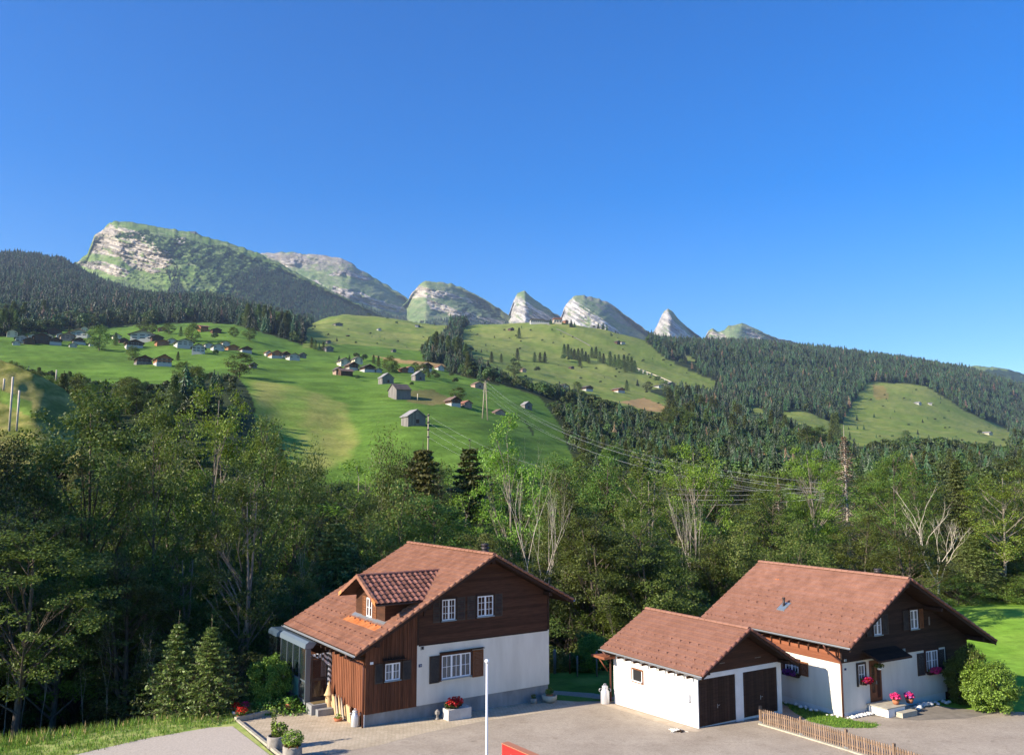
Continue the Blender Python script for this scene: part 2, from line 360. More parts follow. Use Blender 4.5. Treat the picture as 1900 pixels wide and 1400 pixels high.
# tedded, drier part of the near meadow
dry = in_poly(RX + wob, RY, [(462, 702), (520, 712), (600, 730), (640, 750), (664, 800), (655, 850), (560, 890), (500, 890), (478, 800)])
dk = sstep(0, 1, np.clip(fbm(RX / 45, RY / 25, 4, 71) * .9 + .55, 0, 1))
cd_ = lerp3((.18, .28, .045), (.29, .30, .075), dk)
dm = dry.astype(float); k1 = np.hanning(27); k1 /= k1.sum(); k2 = np.hanning(9); k2 /= k2.sum()
dm = np.apply_along_axis(lambda q: np.convolve(q, k1, mode='same'), 1, dm); dm = np.apply_along_axis(lambda q: np.convolve(q, k2, mode='same'), 0, dm)
dm = sstep(.25, .75, dm + fbm(XX / 10, YY / 14, 4, 72) * .28); cb = cb * (1 - dm[..., None]) + cd_ * dm[..., None]
dry2 = in_poly(RX + wob, RY, [(755, 725), (800, 722), (850, 745), (800, 752), (755, 745)])
cb = np.where(dry2[..., None], lerp3((.13, .14, .04), (.26, .22, .08), dk), cb)
co = lerp3((.165, .235, .042), (.27, .295, .075), sstep(.25, .75, n1 * .6 + n2 * .4))
orange = in_poly(RX + wob * .4, RY, [(1150, 745), (1195, 738), (1245, 757), (1245, 766), (1200, 762)]) | in_poly(RX + wob, RY, [(690, 660), (760, 668), (830, 676), (820, 682), (740, 672)])
rb = in_poly(RX + wob, RY, [(1618, 712), (1640, 716), (1652, 738), (1628, 742)])
co = np.where(rb[..., None], lerp3((.26, .22, .06), (.30, .24, .07), n2), co)
ctr = .5 + .5 * np.sin(ZZ * 2 * np.pi / 3.1 + fbm(XX / 25, YY / 25, 3, 79) * 5); cb = cb * (1 - .13 * ctr[..., None]); co = co * (1 - .12 * ctr[..., None]); C = np.where(mb[..., None], cb, C); C = np.where(mo[..., None], co, C)
C = np.where(orange[..., None], lerp3((.36, .23, .09), (.44, .30, .12), n2), C)
# close ground: grass on the near side of the edge, dark litter down the slope
ed = YY - interp(EDGE, XX)
gr = lerp3((.10, .19, .025), (.20, .26, .05), sstep(.3, .7, fbm(XX / 1.5, YY / 1.5, 4, 80) * .5 + .5))
gr2 = lerp3((.17, .32, .035), (.25, .40, .055), sstep(.3, .7, fbm(XX / 6, YY / 6, 4, 81) * .5 + .5))
gr = np.where((XX > 18)[..., None], gr2, gr)
litter = lerp3((.035, .035, .018), (.06, .055, .028), n2)
C = np.where(nearm[..., None], gr * (1 - sstep(-.5, 2.5, ed))[..., None] + litter * sstep(-.5, 2.5, ed)[..., None], C)
gm = N('terrain'); a = gm.n('Attribute'); a.attribute_name = 'col'
nz = gm.noise(.9, 6, .7); rr = gm.ramp(nz, [(.25, (.62, .62, .62)), (.75, (1.35, 1.35, 1.35))])
nz2 = gm.noise(.07, 5, .65, stretch=(1, 1, 3)); r2 = gm.ramp(nz2, [(.3, (.82, .86, .8)), (.7, (1.18, 1.12, 1.2))])
gm.bump(nz, .5, .25); gm.out(gm.mix(1.0, gm.mix(1.0, a.outputs['Color'], rr, 'MULTIPLY'), r2, 'MULTIPLY'), .95, .05)
M['terrain'] = gm.m
def grid_faces(nr, nc):
    i, j = np.meshgrid(np.arange(nr - 1), np.arange(nc - 1), indexing='ij'); b = (i * nc + j).ravel()
    return np.stack([b, b + 1, b + nc + 1, b + nc], 1)
V = np.stack([XX, YY, ZZ], -1).reshape(-1, 3)
tag(link('ground', np_mesh('ground', V, grid_faces(*XX.shape), [M['terrain']], smooth=True, col=C.reshape(-1, 3))), 'grass and forest covered valley floor and hillsides', None, None, 'structure')

# wide outer ground so that the land goes on beside and behind the camera
g = G(); g.add([(-1e4, -6e3, -16), (1e4, -6e3, -16), (1e4, 1.4e4, -16), (-1e4, 1.4e4, -16)], [(0, 1, 2, 3)])
M['outer'] = noisy('outer', (.04, .07, .02), (.08, .13, .03), .01, .95, 0)
g.obj('valley_floor', M['outer'], kind='structure')
g = G(); g.T = lambda x, y, z: (x, y, float(lotz(y)) + z)
g.flat([(-26, -30), (70, -30), (70, 6.5), (-26, 6.5)], -3, -.03); g.obj('forecourt', noisy('forecourt', (.2, .18, .15), (.28, .25, .21), 2, .95, .2), kind='structure')

# ---------------------------------------------------------------- mountains
rk = N('mountain_rock'); a = rk.n('Attribute'); a.attribute_name = 'col'
nz = rk.noise(.012, 8, .72, stretch=(1, 1, 1)); rr = rk.ramp(nz, [(.3, (.8, .8, .82)), (.7, (1.2, 1.18, 1.15))])
nb = rk.noise(.05, 6, .7); r2 = rk.ramp(nb, [(.3, (.72, .72, .72)), (.7, (1.25, 1.25, 1.25))])
ns = rk.noise(.035, 7, .75, stretch=(.12, .3, 1.7), rot=(0, R(20), 0)); r3 = rk.ramp(ns, [(.32, (.68, .69, .72)), (.5, (1.0, 1.0, 1.0)), (.66, (1.28, 1.26, 1.22))]); nf_ = rk.noise(.22, 5, .7); r4 = rk.ramp(nf_, [(.3, (.8, .8, .8)), (.7, (1.2, 1.2, 1.2))]); rk.bump(ns, 1.0, 12)
rk.out(rk.mix(1.0, rk.mix(1.0, rk.mix(1.0, rk.mix(1.0, a.outputs['Color'], rr, 'MULTIPLY'), r2, 'MULTIPLY'), r3, 'MULTIPLY'), r4, 'MULTIPLY'), .95, .05); M['mountain'] = rk.m
FARTREES = []   # (x, y, z, scale, kind)
def mountain(name, label, sil, base, D1, D0, rocks, shrubs=(), forests=(), crease=None, relief=70, tilt=.28, grass=((.115, .19, .05), (.19, .255, .085)), rock=((.22, .195, .165), (.56, .50, .41)), seed=0, step=1.9, backs=300, nv=110, greytop=()):
    x0, x1 = sil[0][0], sil[-1][0]; px = np.arange(x0, x1 + step, step); v = np.linspace(0, 1, nv) ** .9
    sy = interp(sil, px); jit = fbm(px / 9, px * 0 + seed, 5, seed) * 2.6; by = interp(base, px)
    PXg = np.broadcast_to(px, (nv, len(px))); PYg = by[None] + (sy - by)[None] * v[:, None] + jit[None] * sstep(.9, 1, v)[:, None]
    wb = fbm(PXg / 14, (PYg + PXg * -tilt) / 5, 4, seed + 2) * 3.0; wb2 = fbm(PXg / 5, PYg / 9, 3, seed + 3) * 3.0
    rm = np.zeros(PXg.shape)
    for p in rocks: rm = np.maximum(rm, in_poly(PXg + wb2, PYg + wb, p).astype(float))
    streak = sstep(.58, .72, fbm(PXg / 16, (PYg - PXg * tilt) / 3.2, 4, seed + 5) * .5 + .5)
    hole = fbm(PXg / 12, (PYg - PXg * tilt) / 4, 4, seed + 6) * .5 + .5
    rmask = np.clip(rm * sstep(.28, .42, hole) + .22 * streak * sstep(.05, .35, v)[:, None], 0, 1)
    kb = np.hanning(33); kb /= kb.sum(); rs = np.apply_along_axis(lambda q: np.convolve(np.pad(q, 16, mode='edge'), kb, mode='valid'), 1, rm); rs = np.apply_along_axis(lambda q: np.convolve(np.pad(q, 3, mode='edge'), np.hanning(9)[1:-1] / np.hanning(9)[1:-1].sum(), mode='valid'), 0, rs)
    wgt = 1.0 - .72 * rs; cum = np.cumsum(wgt, axis=0); cum = (cum - cum[0]) / (cum[-1] - cum[0])
    Dg = D0 + (D1 - D0) * cum
    gul = 1 - np.abs(fbm((PXg + (PYg * .8)) / 26, PYg / 90, 4, seed + 8)) * 2.2
    env = sstep(0, .12, 1 - v)[:, None] * .9 + .1; bandy = .5 if tilt > .5 else .1
    Dg = Dg + relief * env * (gul * .22 + fbm(PXg / 16, PYg / 9, 4, seed + 9) * .55 + fbm(PXg / 45, (PYg - PXg * tilt) / 2.4, 4, seed + 10) * (.10 + .62 * np.maximum(rm, bandy)) + fbm(PXg / 5, (PYg - PXg * tilt) / 1.8, 3, seed + 12) * (.08 + .2 * rm))
    if crease is not None: ck = np.hanning(9); ck /= ck.sum(); Dg = Dg + np.convolve(np.pad(interp(crease, px), 4, mode='edge'), ck, mode='valid')[None] * env
    X, Y, Z = PD(PXg, PYg, Dg)
    n = fbm(PXg / 9, PYg / 5, 4, seed + 20) * .5 + .5
    Cm = lerp3(grass[0], grass[1], sstep(.25, .75, n))
    rt = sstep(.2, .8, fbm(PXg / 11, (PYg - PXg * tilt) / 2.0, 4, seed + 21) * 1.3 * .5 + .5)
    Rc = lerp3(rock[0], rock[1], rt); Cm = Cm * (1 - rmask[..., None]) + Rc * rmask[..., None]
    gt = np.zeros(PXg.shape)
    for p in greytop: gt = np.maximum(gt, in_poly(PXg + wb2, PYg + wb, p).astype(float))
    gt = gt * sstep(.3, .6, fbm(PXg / 6, PYg / 3, 3, seed + 31) * .5 + .5)
    Cm = Cm * (1 - gt[..., None] * .8) + np.array((.24, .22, .19)) * gt[..., None] * .8
    sh = np.zeros(PXg.shape)
    for p, dens in shrubs:
        sh = np.maximum(sh, (in_poly(PXg + wb2 * 2, PYg + wb * 1.5, p) & ((fbm(PXg / 4.5, PYg / 2.6, 4, seed + 25) * .5 + .5) < dens)).astype(float))
    Cm = Cm * (1 - sh[..., None]) + np.array((.032, .058, .02)) * sh[..., None]
    nr = nv
    for k, (dd, dz) in enumerate(((backs * .3, -30), (backs, -260), (backs * 2.2, -800))):
        bx = X[-1] if k == 0 else bx; m_ = X[nv - 1] / Y[nv - 1]
        X = np.vstack([X, m_ * (Y[nv - 1] + dd)]); Y = np.vstack([Y, Y[nv - 1] + dd]); Z = np.vstack([Z, Z[nv - 1] + dz])
        Cm = np.concatenate([Cm, Cm[nv - 1:nv]], 0); nr += 1
    me = np_mesh(name, np.stack([X, Y, Z], -1).reshape(-1, 3), grid_faces(nr, len(px)), [M['mountain']], smooth=True, col=Cm.reshape(-1, 3))
    tag(link(name, me), label, None, None, 'structure')
    for p, dens, kind in forests:
        msk = in_poly(PXg + wb2, PYg + wb, p) & (rmask < .5); area = np.abs(np.gradient(X[:nv], axis=1) * np.gradient(Y[:nv], axis=0))
        cnt = RNG.poisson(np.where(msk, np.minimum(area * dens / 100., 3), 0)); ii, jj = np.nonzero(cnt)
        ii = np.repeat(ii, cnt[ii, jj]); jj = np.repeat(jj, cnt[np.nonzero(cnt)]) if False else np.repeat(np.nonzero(cnt)[1], cnt[np.nonzero(cnt)])
        for i, j in zip(ii, jj):
            q = min(nv - 2, i); a_, b_ = random.random(), random.random(); j2 = min(j + 1, len(px) - 1)
            FARTREES.append((X[q, j] * (1 - a_) + X[q, j2] * a_, Y[q, j] * (1 - b_) + Y[q + 1, j] * b_, Z[q, j] * (1 - b_) + Z[q + 1, j] * b_ - .5, random.uniform(.6, 1.1), kind))
grey = ((.145, .215, .085), (.225, .265, .13))
mountain('mountain', 'broad flat topped mountain with banded cliffs at the left',
    [(40, 520), (90, 500), (120, 493), (145, 485), (162, 470), (170, 450), (175, 437), (190, 426), (204, 413), (212, 410), (240, 412), (270, 416), (300, 421), (355, 431), (380, 438), (420, 449), (475, 468), (520, 489), (560, 511), (600, 532), (660, 562), (740, 600)],
    [(40, 600), (300, 625), (500, 635), (740, 640)], 4300, 2900,
    [[(168, 470), (174, 441), (190, 424), (206, 417), (235, 424), (262, 432), (275, 443), (292, 458), (318, 470), (320, 488), (300, 499), (268, 496), (240, 482), (215, 476), (185, 472)],
     [(143, 486), (190, 484), (222, 494), (240, 506), (232, 514), (205, 509), (180, 500), (150, 494)],
     [(318, 443), (345, 440), (340, 452), (325, 462)], [(225, 478), (262, 492), (300, 503), (285, 508), (240, 494)]],
    shrubs=[([(200, 440), (270, 425), (300, 440), (330, 438), (420, 460), (520, 495), (560, 520), (600, 545), (560, 590), (480, 560), (420, 520), (360, 490), (320, 490), (300, 470), (262, 446)], .60),
            ([(150, 530), (230, 515), (330, 500), (450, 560), (500, 620), (160, 620)], .40), ([(340, 470), (540, 530), (560, 620), (420, 620)], .5)],
    forests=[([(170, 560), (300, 545), (330, 520), (350, 555), (355, 620), (60, 620), (60, 575)], .9, 0),
             ([(420, 520), (470, 495), (560, 520), (620, 545), (700, 580), (740, 600), (740, 640), (520, 640), (480, 600), (430, 560)], .55, 0),
             ([(185, 530), (230, 528), (225, 545), (190, 548)], .4, 0), ([(300, 500), (330, 495), (340, 520), (315, 525)], .5, 0), ([(360, 560), (480, 600), (480, 625), (340, 620)], .25, 0)],
    crease=[(40, 220), (160, 130), (215, -40), (330, -60), (520, 120), (740, 350)], relief=60, seed=3, nv=150, step=1.7)
mountain('mountain', 'long grey ridge with rock bands behind the cliff mountain',
    [(440, 470), (480, 470), (500, 469), (545, 468), (600, 474), (635, 479), (650, 488), (668, 500), (690, 512), (720, 530), (750, 549), (775, 570), (800, 592)],
    [(440, 620), (800, 630)], 6000, 4600,
    [[(480, 468), (600, 472), (645, 482), (655, 492), (600, 489), (560, 492), (520, 500), (490, 488)], [(540, 508), (560, 512), (600, 530), (590, 520)], [(618, 530), (660, 540), (700, 556), (750, 570), (755, 584), (700, 572), (640, 552), (615, 544)],
     [(590, 512), (640, 500), (690, 516), (680, 522), (640, 510)]],
    forests=[([(560, 555), (620, 560), (680, 572), (755, 590), (760, 625), (560, 625)], .5, 0)],
    greytop=[[(470, 465), (660, 478), (700, 515), (640, 505), (560, 500)]],
    crease=[(440, 0), (650, -80), (800, 400)], relief=60, grass=grey, rock=((.22, .20, .18), (.48, .44, .39)), seed=13)
mountain('mountain', 'rounded green peak with a slanting white cliff band',
    [(735, 575), (757, 558), (762, 546), (775, 530), (790, 519), (815, 523), (840, 527), (870, 539), (900, 556), (930, 574), (955, 592)],
    [(735, 640), (955, 640)], 5800, 4800,
    [[(756, 556), (764, 540), (778, 530), (800, 536), (830, 542), (858, 552), (840, 556), (800, 552), (775, 552)], [(790, 552), (812, 562), (850, 575), (940, 598), (930, 604), (850, 590), (800, 575)], [(838, 545), (880, 556), (900, 566), (870, 562)]],
    shrubs=[([(850, 560), (900, 562), (940, 590), (860, 590)], .5)], forests=[([(760, 600), (830, 590), (950, 600), (950, 630), (760, 630)], .5, 0)],
    crease=[(735, 260), (790, -60), (955, 450)], relief=48, grass=grey, seed=23)
mountain('mountain', 'small pointed pale peak behind the hilltop lodge',
    [(938, 596), (945, 580), (952, 560), (960, 544), (967, 541), (974, 540), (985, 549), (1000, 562), (1020, 575), (1040, 588), (1065, 600)],
    [(938, 640), (1065, 640)], 5900, 5200,
    [[(930, 640), (930, 590), (950, 560), (960, 548), (972, 556), (985, 565), (1005, 578), (1050, 600), (1050, 640)]],
    crease=[(938, 260), (972, -60), (1065, 420)], relief=45, grass=grey, tilt=.62, rock=((.22, .215, .21), (.66, .63, .57)), seed=33)
mountain('mountain', 'broad pale limestone peak with a grey green right flank',
    [(1030, 606), (1042, 585), (1048, 568), (1057, 556), (1064, 549), (1085, 548), (1100, 551), (1112, 553), (1125, 560), (1140, 568), (1165, 587), (1190, 605), (1215, 622)],
    [(1030, 650), (1215, 650)], 5900, 5000,
    [[(1020, 640), (1035, 590), (1050, 562), (1062, 552), (1080, 566), (1100, 580), (1125, 596), (1150, 615), (1150, 650), (1020, 650)]],
    greytop=[[(1075, 545), (1110, 548), (1180, 590), (1215, 625), (1150, 600), (1110, 570)]],
    crease=[(1030, 250), (1068, -80), (1130, 80), (1215, 480)], relief=48, grass=grey, tilt=.62, rock=((.20, .195, .19), (.66, .63, .57)), seed=43)
mountain('mountain', 'sharp white horn peak between two forest slopes',
    [(1196, 634), (1210, 620), (1218, 606), (1226, 588), (1232, 577), (1239, 573), (1247, 578), (1258, 590), (1275, 606), (1300, 626), (1320, 640)],
    [(1196, 660), (1320, 660)], 6000, 5300,
    [[(1190, 660), (1205, 620), (1225, 585), (1238, 574), (1246, 588), (1262, 606), (1290, 630), (1290, 660)]],
    crease=[(1196, 220), (1240, -70), (1320, 480)], relief=40, grass=grey, tilt=.75, rock=((.22, .215, .21), (.68, .65, .59)), seed=53)
mountain('mountain', 'low pale double summit above the right forest ridge',
    [(1295, 640), (1308, 625), (1314, 614), (1322, 609), (1332, 614), (1345, 612), (1352, 605), (1362, 602), (1376, 599), (1392, 606), (1412, 614), (1440, 626), (1470, 633), (1510, 643)],
    [(1295, 670), (1510, 670)], 6600, 5800,
    [[(1295, 660), (1312, 618), (1330, 612), (1348, 622), (1350, 645), (1320, 660)], [(1372, 602), (1395, 612), (1420, 630), (1400, 632), (1380, 616)], [(1420, 622), (1500, 640), (1440, 640)]],
    crease=[(1295, 200), (1340, 0), (1370, -60), (1510, 420)], relief=50, grass=grey, seed=63)
mountain('mountain', 'hazy far ridge at the right edge',
    [(1700, 705), (1770, 686), (1800, 679), (1830, 679), (1860, 682), (1900, 694), (1960, 712), (2100, 760)],
    [(1700, 800), (2100, 830)], 6800, 5600, [[(1850, 700), (1870, 695), (1890, 705), (1870, 712)]], shrubs=[([(1840, 684), (2100, 700), (2100, 830), (1700, 830), (1800, 695)], .75)], relief=60, seed=73, crease=[(1700, 0), (2100, 0)], step=3, nv=60)

# grassy knoll at the left edge
kx_ = np.linspace(-420, 150, 130); kv = np.linspace(0, 1, 50)
ktop = interp([(-420, 610), (-200, 625), (-60, 652), (0, 667), (40, 682), (80, 700), (120, 722), (150, 760)], kx_); kb = np.full_like(kx_, 860.)
KX = np.broadcast_to(kx_, (50, 130)); KY = kb[None] + (ktop - kb)[None] * kv[:, None]
KD = 118 + 34 * kv[:, None] + 6 * sstep(60, 150, KX) + fbm(KX / 60, KY / 45, 3, 91) * 2.2
X, Y, Z = PD(KX, KY, KD)
X = np.vstack([X, X[-1] * 1.15, X[-1] * 1.3]); Y = np.vstack([Y, Y[-1] * 1.15, Y[-1] * 1.3]); Z = np.vstack([Z, Z[-1] - 6, Z[-1] - 40])
kn = fbm(KX / 26, KY / 6, 4, 92) * .5 + .5; kc = lerp3((.13, .15, .035), (.30, .27, .085), sstep(.25, .75, kn))
gstrip = in_poly(KX, KY, [(-420, 690), (0, 722), (60, 745), (60, 775), (0, 745), (-420, 720)]); kc = np.where(gstrip[..., None], np.array((.13, .20, .04)), kc)
kc = np.concatenate([kc, kc[-1:], kc[-1:]], 0)
tag(link('hill', np_mesh('hill', np.stack([X, Y, Z], -1).reshape(-1, 3), grid_faces(52, 130), [M['terrain']], smooth=True, col=kc.reshape(-1, 3))), 'dry grassy knoll at the left edge behind the trees', None, None, 'structure')
# ================================================================ tree prototypes
def leaf_quads(C_, size, rng, up=.35, out=None, aspect=.62):
    n = len(C_); nrm = rng.normal(size=(n, 3)); nrm[:, 2] = np.abs(nrm[:, 2]) * .8 + up
    if out is not None: nrm += out * .8
    nrm /= np.linalg.norm(nrm, axis=1)[:, None]; t = rng.normal(size=(n, 3)); t -= nrm * (t * nrm).sum(1)[:, None]
    t /= np.linalg.norm(t, axis=1)[:, None]; b = np.cross(nrm, t); s = size * rng.uniform(.6, 1.3, (n, 1)); t = t * s * .5; b = b * s * .5 * aspect
    V = np.stack([C_ - t, C_ - b + t * .1, C_ + t, C_ + b + t * .1], 1).reshape(-1, 3); return V
def quads_mesh(name, V, mats, midx=None): return np_mesh(name, V, np.arange(len(V)).reshape(-1, 4), mats, midx)
def broadleaf(name, seed, h, cr, base=.25, ncl=150, lpc=90, leaf=.24, csize=.85, trunk_r=.22, mat='leaf_mid', bark='bark', limbs=34, lean=.6, twigs=True, stems=1):
    rng = np.random.default_rng(seed); rd = random.Random(seed)
    cz = h * (base + (1 - base) * .52); rz = h * (1 - base) * .52
    d = rng.normal(size=(ncl, 3)); d /= np.linalg.norm(d, axis=1)[:, None]
    lump = 1 + .34 * fbm(d[:, 0] * 2.2 + seed, d[:, 1] * 2.2 + d[:, 2] * 1.7, 3, seed) * 1.4
    rr = rng.uniform(.35, 1, ncl) ** .45 * lump
    cc = np.stack([d[:, 0] * cr * rr, d[:, 1] * cr * rr, cz + d[:, 2] * rz * rr], 1)
    # crowns are narrower low down, with a domed top
    k = np.clip((cc[:, 2] - h * base) / (h * (1 - base)), 0, 1); cc[:, :2] *= (.55 + .6 * np.sin(np.pi * np.clip(k * .85 + .12, 0, 1)))[:, None]
    lx, ly = rng.normal(0, lean, 2); cc[:, 0] += lx * (cc[:, 2] / h) ** 2; cc[:, 1] += ly * (cc[:, 2] / h) ** 2
    cs = csize * rng.uniform(.6, 1.35, ncl)
    n = (lpc * cs / csize).astype(int); idx = np.repeat(np.arange(ncl), n); L = len(idx)
    p = rng.normal(size=(L, 3)); p /= np.linalg.norm(p, axis=1)[:, None]; p *= (rng.uniform(0, 1, (L, 1)) ** .5)
    p *= cs[idx][:, None] * np.array([1.15, 1.15, .62]); P_ = cc[idx] + p
    P_[:, 2] -= .12 * np.abs(p[:, 0]) ** 2
    out = (P_ - np.array([0, 0, cz * .8])); out /= np.linalg.norm(out, axis=1)[:, None] + 1e-6
    crown = quads_mesh(name + '_crown', leaf_quads(P_, leaf, rng, .3, out), [M[mat]])
    g = G(); top = h * .93
    for s_ in range(stems):
        ox, oy = (0, 0) if stems == 1 else (rd.uniform(-.5, .5), rd.uniform(-.5, .5)); sx, sy = (0, 0) if stems == 1 else (rd.uniform(-1, 1) * cr * .35, rd.uniform(-1, 1) * cr * .35)
        tr = [(ox + (lx + sx) * (t * t) + math.sin(t * 5 + seed + s_) * .18, oy + (ly + sy) * (t * t) + math.cos(t * 4 + seed) * .18, -1 + (top + 1) * t) for t in np.linspace(0, 1, 9)]
        g.tube(tr, [trunk_r * (1.15 - t * 1.02) for t in np.linspace(0, 1, 9)], 7)
    order = rng.permutation(ncl)[:limbs]
    for i in order:
        e = cc[i]; hr = math.hypot(e[0], e[1]); z0 = max(h * base * .7, e[2] - hr * rd.uniform(.7, 1.3) - .6); t = min(.97, (z0 + 1) / (top + 1))
        s0 = (lx * t * t, ly * t * t, z0); mid = (s0[0] * .45 + e[0] * .55, s0[1] * .45 + e[1] * .55, z0 * .4 + e[2] * .6 - hr * .08)
        r0 = trunk_r * .42 * (1.1 - t); g.tube([s0, mid, tuple(e)], [r0 + .02, r0 * .6 + .012, .012], 5, cap=False)
        if twigs:
            for _ in range(2):
                q = (e[0] + rd.gauss(0, .7), e[1] + rd.gauss(0, .7), e[2] + rd.uniform(.1, .9)); g.tube([mid, ((mid[0] + q[0]) / 2, (mid[1] + q[1]) / 2, (mid[2] + q[2]) / 2 + .15), q], [.025, .016, .008], 4, cap=False)
    return {'name': name, 'h': h, 'trunk': g.mesh(name + '_trunk', M[bark]), 'crown': crown, 'r': cr}
def bare(name, seed, h, spread=.42, r0=.2, depth=5, mat='bark_pale', leafy=0, forks=3, leafm='leaf_mid', first=.25, up=.25):
    rd = random.Random(seed); g = G(); tips = []
    def grow(p, d, L, r, k):
        pts = [p]; q = Vector(p); dd = Vector(d)
        n = 4
        for i in range(n):
            dd = (dd + Vector((rd.gauss(0, .09), rd.gauss(0, .09), up * .12))).normalized(); q = q + dd * (L / n); pts.append(tuple(q))
        r1 = r * (.62 if k < depth else .3); g.tube(pts, [r + (r1 - r) * i / n for i in range(n + 1)], 6 if k < 3 else 4, cap=False)
        tips.append(tuple(q))
        if k >= depth: return
        m = forks if k == 0 else rd.choice((2, 2, 3))
        for j in range(m):
            an = rd.uniform(0, 2 * math.pi); tl = rd.uniform(.5, 1.2) * spread
            nd = (dd + Vector((math.cos(an) * tl, math.sin(an) * tl, rd.uniform(-.05, .25)))).normalized()
            grow(tuple(q), tuple(nd), L * rd.uniform(.58, .86) * (1.0 if k else 1.15), r1 * rd.uniform(.75, 1), k + 1)
            if rd.random() < .45 and k > 0:
                j2 = rd.randrange(1, n); grow(pts[j2], tuple((Vector(nd) + Vector((rd.gauss(0, .4), rd.gauss(0, .4), 0))).normalized()), L * .4, r1 * .35, max(k + 1, depth - 1))
    grow((0, 0, -1), (0, 0, 1), h * first + 1, r0, 0)
    zm = max(t[2] for t in tips); s = h / zm
    for i, v in enumerate(g.v): g.v[i] = (v[0] * s, v[1] * s, v[2] * s)
    me = g.mesh(name + '_trunk', M[mat]); crown = None
    if leafy:
        rng = np.random.default_rng(seed); tp = np.array(tips[len(tips) // 3:]) * s; idx = rng.integers(0, len(tp), leafy)
        crown = quads_mesh(name + '_crown', leaf_quads(tp[idx] + rng.normal(0, .42, (leafy, 3)), .14, rng), [M[leafm]])
    return {'name': name, 'h': h, 'trunk': me, 'crown': crown, 'r': h * .25}
def spruce(name, seed, h, cr, levels=24, per=8, nq=16, mat='needle', q=.34, droop=.35, thin=1.0, bark='bark', leader=.06, taper=1.0, curtain=.5):
    rng = np.random.default_rng(seed); rd = random.Random(seed); Q = []; g = G()
    g.tube([(0, 0, -1), (rd.gauss(0, .05), 0, h * .5), (0, 0, h)], [h * .014, h * .009, .01], 6, cap=False)
    for i in range(levels):
        t = i / levels; z = h * (leader * 0 + .06 + (1 - .06 - leader) * (t ** .93)); R_ = cr * (1 - t) ** taper * rd.uniform(.8, 1.15) + .12 * h / 10
        for k in range(per):
            a = 2 * math.pi * (k + rd.random() * .8) / per + i * 1.3; L = R_ * rd.uniform(.7, 1.15); dr = droop * rd.uniform(.5, 1.3) * (1 - t * .8)
            s = np.linspace(.12, 1, nq); x = math.cos(a) * L * s; y = math.sin(a) * L * s; zz = z - dr * L * s ** 1.4 + .25 * dr * L * s ** 4
            w_ = q * (.45 + .9 * np.sin(np.pi * np.clip(s, 0, 1) ** .8)) * thin
            for rep in range(2):
                side = rng.choice([-1, 1], nq) * rng.uniform(.2, 1, nq) * w_ * 1.3
                cx = x - math.sin(a) * side; cyy = y + math.cos(a) * side; cz = zz - np.abs(side) * curtain * rng.uniform(.3, 1.4, nq)
                Q.append(np.stack([cx, cyy, cz], 1))
            g.tube([(0, 0, z), (x[nq // 2], y[nq // 2], zz[nq // 2]), (x[-1], y[-1], zz[-1])], [.02 * h / 12 + .008, .012, .005], 3, cap=False)
    P_ = np.concatenate(Q); P_ += rng.normal(0, q * .12, P_.shape)
    V = leaf_quads(P_, q * 1.15, rng, .55, None, .5)
    V2 = leaf_quads(np.array([[0, 0, h * (1 - leader * .5 - .01 * i)] for i in range(6)]) + rng.normal(0, .02, (6, 3)), q * .8, rng, .2)
    return {'name': name, 'h': h, 'trunk': g.mesh(name + '_trunk', M[bark]), 'crown': quads_mesh(name + '_crown', np.concatenate([V, V2]), [M[mat]]), 'r': cr}
def far_conifer(name, seed, h=18, cr=3.0, levels=11, pts=9, mat='needle_far'):
    rd = random.Random(seed); V = []; T = []
    for i in range(levels):
        t = i / levels; z = h * (.05 + .93 * t); Rr = cr * (1 - t) ** .85 * rd.uniform(.85, 1.12) + .25; hh = h * .17 * (1 - t * .4)
        o = len(V); ax, ay = rd.gauss(0, .12), rd.gauss(0, .12); V.append((ax, ay, min(h, z + hh)))
        ph = rd.random() * 6.28
        for k in range(pts * 2):
            r_ = Rr * (rd.uniform(.8, 1.25) if k % 2 == 0 else rd.uniform(.35, .62)); a = ph + math.pi * k / pts
            V.append((ax + math.cos(a) * r_, ay + math.sin(a) * r_, z - (rd.uniform(.0, .5) if k % 2 == 0 else -.3) * h / 18))
        for k in range(pts * 2): T.append((o, o + 1 + k, o + 1 + (k + 1) % (pts * 2)))
    return np_mesh(name, np.array(V), np.array(T), [M[mat]])
def far_broad(name, seed, h=12, cr=5, n=620, size=1.15, mat='leaf_far'):
    rng = np.random.default_rng(seed); nl = 16; d = rng.normal(size=(nl, 3)); d /= np.linalg.norm(d, axis=1)[:, None]; d[:, 2] = np.abs(d[:, 2]) * 1.0 - .25
    lc = d * np.array([cr * .55, cr * .55, h * .3]) + np.array([0, 0, h * .56]); lr = rng.uniform(.3, .48, nl) * cr
    i = rng.integers(0, nl, n); v = rng.normal(size=(n, 3)); v /= np.linalg.norm(v, axis=1)[:, None]
    P_ = lc[i] + v * lr[i][:, None] * np.array([1, 1, .9]) * rng.uniform(.75, 1.03, (n, 1)); V = leaf_quads(P_, size, rng, .1, v * 1.6, .8)
    return quads_mesh(name, V, [M[mat]])

